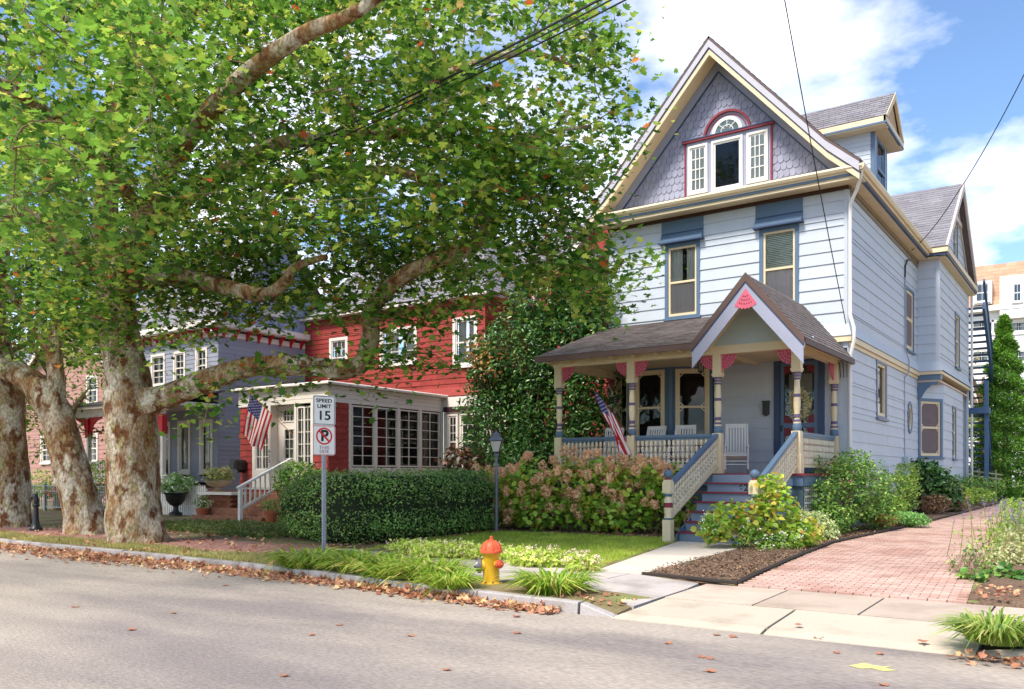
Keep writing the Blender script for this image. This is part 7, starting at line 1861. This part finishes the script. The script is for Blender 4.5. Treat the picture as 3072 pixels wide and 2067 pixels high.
flag('american flag drooping from a pole on the blue house porch column', fb0, at(1781, 1168, Y=17.75), .82, 1.25, (.34, .12, -.93), pole_m=mat('dark_pole', rgb(92, 60, 44), .5), fold=.06, seed=1)
f0 = at(879, 1305, Y=RY-.06); f1 = at(752, 1180, Y=RY-.75)
flag('american flag hanging beside the red house front door', f0, f1, 1.0, 1.3, (-.30, -.08, -.95), fold=.045, seed=3)
g0p = at(400, 1300, Y=PYG-.08); flag('small partly hidden american flag on the grey house porch', at(372, 1290, Y=PYG-.1), at(338, 1245, Y=PYG-.7), .7, 1.0, (-.05, .05, -1), fold=.05, seed=5)

# ================================================================== rocking chairs
CHW = mat('chair_white', rgb(224, 222, 218), .45, var=.04)
def rocking_chair(label):
    t = thing('rocking_chair', label, 'rocking chair', (0, 0, 0), 'white rocking chairs on the porch'); w = .27
    for sx in (-1, 1):
        b = MB(); trunk_mesh(b, [(sx*w, -.30, .05+.045), (sx*w, -.1, .035), (sx*w, .15, .035), (sx*w, .40, .075), (sx*w, .55, .15)], [.022]*5, n=6, rough=0, sub=3); b.build('rocker', CHW, t)
        b = MB(); b.tube([(sx*w, -.22, .06), (sx*w, -.24, .66)], .022, 8); b.build('front_leg', CHW, t, smooth=True)
        b = MB(); b.tube([(sx*w, .22, .05), (sx*w, .24, .45), (sx*w*.97, .33, .85), (sx*w*.95, .44, 1.24)], [.022, .022, .02, .02], 8); b.build('back_post', CHW, t, smooth=True)
        MB().box(sx*w-.045, sx*w+.045, -.32, .30, .66, .685).build('arm', CHW, t, bevel=.005)
        MB().tube([(sx*w, -.23, .25), (sx*w, .23, .24)], .012, 6).build('side_stretcher', CHW, t)
    for z in (.22, .3): MB().tube([(-w, -.23, z), (w, -.23, z)], .012, 6).build('front_stretcher', CHW, t)
    for k in range(8): y = -.24+k*.065; obj('seat_slat', MB().box(-w-.01, w+.01, y, y+.055, .43-.012*k, .45-.012*k).mesh('seat_slat', CHW), t)
    for k in range(7):
        x = -.21+k*.07; b = MB(); b.beam((x, .245, .46), (x, .43, 1.18), .045, .014, up=(0, -1, .2)); b.build('back_slat', CHW, t)
    b = MB(); b.beam((-w, .445, 1.20), (w, .445, 1.20), .022, .10); b.build('top_rail', CHW, t, bevel=.006)
    MB().beam((-w, .25, .50), (w, .25, .50), .022, .06).build('lower_rail', CHW, t)
    return t
rc = rocking_chair('white rocking chair behind the flag at the left end of the porch')
places = [(-11.05, 20.35, .05, None), (-9.82, 20.3, -.05, 'white rocking chair just right of the porch flag before the left bay window'), (-8.92, 20.25, .1, 'white rocking chair in front of the right bay window'), (-7.55, 20.5, .35, 'white rocking chair at the head of the stairs against the blank wall')]
for i, (x, y, a, lab) in enumerate(places):
    o = rc if i == 0 else copy_tree(rc)
    o.location = (x, y, PZ); o.rotation_euler = (0, 0, a)
    if lab: o['label'] = lab

# ================================================================== fittings on the blue house
lt_ = thing('porch_lantern', 'small black lantern hanging from the porch ceiling', 'lantern', at(2103, 1085, Y=19.6)); L0 = at(2103, 1095, Y=19.6)
MB().tube([(L0.x, L0.y, 4.5), (L0.x, L0.y, L0.z+.16)], .008, 6).build('chain', IRON, lt_)
b = MB(); b.lathe([(.01, .17), (.05, .13), (.1, .1), (.1, .085)], 6, L0).lathe([(.07, -.17), (.07, -.15), (.02, -.2)], 6, L0)
for k in range(6): a = 2*PI*k/6; b.tube([(L0.x+.09*math.cos(a), L0.y+.09*math.sin(a), L0.z+.09), (L0.x+.065*math.cos(a), L0.y+.065*math.sin(a), L0.z-.16)], .007, 4)
b.build('lantern_cage', IRON, lt_); MB().lathe([(.05, -.14), (.075, .08)], 6, L0).build('lantern_glass', mat('lantern_glass', rgb(120, 110, 90), .3), lt_)
mb_ = thing('wall_mailbox', 'narrow black wall mailbox left of the front door', 'mailbox', (-7.29, YF-.02, 3.3))
MB(F_).prism([(-7.37, 3.15), (-7.29, 3.10), (-7.21, 3.15), (-7.21, 3.47), (-7.37, 3.47)], .03, .12).build('box', IRON, mb_); MB(F_).box(-7.385, -7.195, .03, .14, 3.47, 3.5).build('lid', IRON, mb_)
wc = at(2400, 1214, Y=YF-.06); wr = thing('door_wreath', 'pale dried flower wreath on the front door glass', 'wreath', wc); n = 900; a = RNG.uniform(0, 2*PI, n); rr = .24+RNG.normal(size=n)*.045
Pw = np.column_stack([wc.x+rr*np.cos(a)*.85, wc.y+RNG.uniform(-.05, .0, n), wc.z+rr*np.sin(a)*1.3])
o = scatter('dried_flowers', leaf_mat('wreath_leaf', [(0, rgb(150, 146, 90)), (.5, rgb(206, 200, 150)), (1, rgb(230, 224, 190))], trans=.2), wr, Pw, RNG.uniform(.04, .08, n), OVAL, up=(0, -1, 0), upw=.8, jitter=.6, aspect=1.4); o['kind'] = 'stuff'
ring(frame((wc.x, wc.y, 0), (1, 0, 0), (0, -1, 0)), .22, .25, .0, .02, (0, wc.z), n=14, sx=.85, full=True).build('hoop', TWIG, wr)
# black letter box on the red house
mp_ = at(735, 1395, Y=RY); m2 = thing('black_mailbox', 'black rounded mailbox on the red shingled pilaster', 'mailbox', (mp_.x, RY, mp_.z))
b = MB(); P = [(-.16, -.16), (.16, -.16), (.16, .06)]+[(.16*math.cos(PI*k/8), .06+.12*math.sin(PI*k/8)) for k in range(1, 8)]+[(-.16, .06)]
b.prism([(mp_.x+x, mp_.z+z) for x, z in P], RY-.5, RY-.04); b.build('box', IRON, m2); MB().box(mp_.x-.1, mp_.x+.1, RY-.52, RY-.5, mp_.z-.12, mp_.z+.1).build('door', IRON, m2); MB().box(mp_.x-.03, mp_.x+.03, RY-.3, RY, mp_.z-.26, mp_.z-.16).build('bracket', IRON, m2)

# ================================================================== wires
WIRE = mat('wire_black', rgb(40, 38, 40), .6)
def wire(label, pts, r=.012, sag=.3, name='power_line', grp=None):
    P = []
    for a, c in zip(pts, pts[1:]):
        a, c = Vector(a), Vector(c); n = 14
        for k in range(n+(1 if c == Vector(pts[-1]) else 0)): t = k/n; P.append(a.lerp(c, t)-Vector((0, 0, sag*4*t*(1-t))))
    b = MB(); b.tube(P, r, 5); return tag(b.build(name, WIRE), label, 'cable', grp)
for i, (pa, pb2, lab) in enumerate((((1815, -10), (640, 545), 'thicker upper power cable slanting through the sycamore crown'), ((1880, -25), (660, 548), 'middle power cable slanting through the sycamore crown'), ((1905, -15), (655, 560), 'lowest power cable slanting through the sycamore crown'))):
    A, B = at(*pa, d=11.0), at(*pb2, d=17.0); dv = (A-B); A2 = A+dv*2.2; B2_ = B-dv*2.5; A2.z = A.z+.6; B2_.z = B.z-.4
    wire(lab, [B2_, B, A, A2], r=.018 if i == 0 else .012, sag=.12, grp='power cables through the crown')
wire('service wire dropping from the sky to the porch corner of the blue house', [at(2300, -560, d=12), at(2354, 0, d=15.5), at(2538, 972, Y=21.8)], r=.011, sag=.1, name='service_wire')
wire('service wire from the right sky to the side wall mast', [at(3500, -520, d=17), at(3072, 224, d=21), at(2867, 587, d=25), at(2735, 752, X=XR+.15)], r=.013, sag=.12, name='service_wire')
ins = thing('insulator_rack', 'cluster of glass insulators and loose cables under the flared corner', 'insulators', (XR-.1, YF-.15, 4.7)); b = MB()
for k in range(3):
    c = Vector((XR-.45+k*.17, YF-.20, 4.66)); MB().lathe([(.02, .06), (.045, .03), (.03, 0), (.05, -.03), (.025, -.06)], 10, c).build('insulator', mat('insulator_glass', rgb(110, 130, 150), .2), ins, smooth=True)
    b.tube([c, c+Vector((.12, -.02, -.12)), c+Vector((.3-k*.08, .03, -.35)), c+Vector((.33-k*.1, .05, -.7))], .01, 5)
b.build('loose_cable', WIRE, ins); MB().box(XR-.55, XR+.02, YF-.14, YF-.1, 4.62, 4.7).build('bracket', IRON, ins)

# ================================================================== yard things on the left
CLAY = mat('terracotta', rgb(168, 96, 66), .8, var=.15, scale=6); STONE = mat('cast_stone', rgb(172, 150, 120), .85, var=.12, scale=6)
def pot(name, label, c, prof, m, plant=None, n=300, r=.3, h=.3, ls=(.06, .12), top=None, cat='planter', petal=None):
    t = thing(name, label, cat, c); MB().lathe(prof, 16, c).build('vessel', m, t, smooth=True)
    if plant:
        zt_ = max(p[1] for p in prof); P, v = bush_pts([(c[0], c[1], c[2]+zt_+h*.55, r, r, h*.75)], n, shell=.3)
        o = scatter('foliage', plant, t, P, RNG.uniform(*ls, len(P)), LEAF6, up=v*.5+np.array([0, 0, .7]), upw=1, jitter=.5); o['kind'] = 'stuff'
        if petal: flowers(t, [(c[0], c[1], c[2]+zt_+h*.55, r, r, h*.75)], 22, petal, .04)
    return t
URN = [(.22, 0), (.22, .08), (.12, .12), (.08, .22), (.09, .3), (.2, .36), (.30, .5), (.34, .68), (.4, .72), (.38, .75), (.3, .74)]
up_ = at(527, 1520, Y=16.9); pot('black_urn', 'black iron urn overflowing with white and green foliage beside the main trunk', (up_.x, up_.y, .25), URN, IRON, leaf_mat('caladium', [(0, rgb(70, 110, 50)), (.6, rgb(120, 156, 84)), (1, rgb(210, 220, 190))], trans=.3), 420, .62, .5, (.10, .2))
bp = at(655, 1445, Y=17.0); pot('stone_bowl', 'wide stone bowl planter standing on the brick pier cap', (bp.x, bp.y, 1.04), [(.2, 0), (.2, .04), (.1, .08), (.1, .14), (.3, .2), (.42, .32), (.44, .36), (.38, .35)], STONE, leaf_mat('bowl_leaf', [(0, rgb(84, 110, 50)), (.5, rgb(140, 150, 80)), (1, rgb(196, 180, 120))], trans=.3), 420, .5, .36, (.07, .15))
TP = [(.13, 0), (.19, .26), (.21, .26), (.21, .33), (.18, .33)]
for lab, px, py, y, pet in (('terracotta pot with white flowers at the left foot of the brick steps', 607, 1530, 16.4, True), ('terracotta pot half hidden at the right of the brick steps', 812, 1548, 16.2, False)):
    p = at(px, py, Y=y); pot('clay_pot', lab, (p.x, p.y, .22), TP, CLAY, GB, 160, .28, .3, (.06, .11), petal=WFL if pet else None)
wp = at(1398, 1400, Y=22.3); pot('white_planter', 'white planter with dark red and green leaves before the sunroom corner', (wp.x, wp.y, .9), [(.55, 0), (.6, .55), (.64, .55), (.64, .62), (.55, .6)], WHT2, leaf_mat('dark_coleus', [(0, rgb(34, 34, 26)), (.45, rgb(70, 66, 44)), (.8, rgb(110, 66, 52)), (1, rgb(90, 100, 50))], trans=.2), 700, .85, .8, (.14, .28))
MB().box(wp.x-.7, wp.x+.7, wp.y-.3, wp.y+.3, .15, .9).build('plinth', mat('plinth_grey', rgb(120, 112, 104), .9), bpy.data.objects['white_planter'])
b_ = at(895, 1470, Y=16.4); bl3 = px_blobs([(890, 1430, 25.5, .65, .5), (940, 1440, 25.0, .5, .45), (860, 1450, 25.8, .4, .4)]); t_, _, _ = bush('flowering_bush', 'bush dotted with white blossoms behind the left end of the hedge', 'shrub', (b_.x, b_.y, .25), bl3, 2400, GB, LEAF6, (.07, .13), nst=30); flowers(t_, bl3, 60, leaf_mat('cream_petal', [(0, rgb(220, 190, 176)), (1, rgb(232, 220, 206))], trans=.3), .05)
# white picket fence
pf = thing('picket_fence', 'low white picket fence behind the black urn', 'fence', at(560, 1520, Y=17.35).lerp(at(560, 1520, Y=17.35), 0)); x0, x1 = at(365, 1480, Y=17.35).x, at(622, 1480, Y=17.35).x
for z in (.5, 1.05): MB().box(x0, x1, 17.33, 17.36, z, z+.07).build('rail', WHITE, pf)
k = 0; x = x0
pkm = MB().prism([(-.032, 0), (.032, 0), (.032, .95), (0, 1.02), (-.032, .95)], -.01, .01).mesh('picket', WHITE)
while x < x1: obj('picket', pkm, pf, (x, 17.31, .22)); x += .105
# metal fence further left
GF = mat('grey_metal_fence', rgb(150, 156, 158), .5, metal=.3); mf = thing('metal_fence', 'grey metal railing fence between the tree trunks', 'fence', at(200, 1525, Y=17.0)); x0, x1 = at(70, 1480, Y=16.6).x, at(345, 1480, Y=16.6).x
for z in (.35, .95, 1.15): MB().box(x0, x1, 16.58, 16.62, z, z+.04).build('rail', GF, mf)
x = x0; i = 0
while x < x1:
    if i % 12 == 0: MB().box(x-.05, x+.05, 16.55, 16.65, .15, 1.3).build('post', GF, mf)
    else: obj('picket', unit_cube(GF), mf, (x, 16.6, .76), 0, (.025, .025, .84))
    x += .14; i += 1
t_, _, _ = bush('garden_flowers', 'red and green flower bed seen through the metal fence', 'flowers', at(240, 1500, Y=18.5), px_blobs([(180, 1470, 33, .8, .4), (290, 1460, 31, .7, .5), (120, 1450, 36, .8, .6), (300, 1400, 32, .5, .3)]), 1600, LG, LEAF6, (.08, .15), nst=20); flowers(t_, px_blobs([(200, 1480, 32.5, .7, .3), (300, 1480, 31, .6, .3)]), 40, leaf_mat('red_petal', [(0, rgb(190, 60, 60)), (1, rgb(214, 120, 110))], trans=.3), .07)
# weathered timber rack at the end of the bed
rk_ = thing('timber_rack', 'weathered grey timber trellis lying at the end of the garden bed', 'trellis', at(2955, 1462, d=35)); TMB = mat('grey_timber', rgb(140, 140, 120), .85, var=.15, scale=6)
ra, rb2 = at(2905, 1440, d=34.0), at(3005, 1450, d=34.5)
for dz in (0, .18, .36): MB().beam(ra+Vector((0, 0, .02+dz)), rb2+Vector((0, 0, -.02+dz)), .05, .05).build('rail', TMB, rk_)
for k in range(4): p = ra.lerp(rb2, (k+.3)/4); MB().beam(Vector((p.x, p.y, .45)), Vector((p.x, p.y, p.z+.5)), .05, .05, up=(1, 0, 0)).build('upright', TMB, rk_)
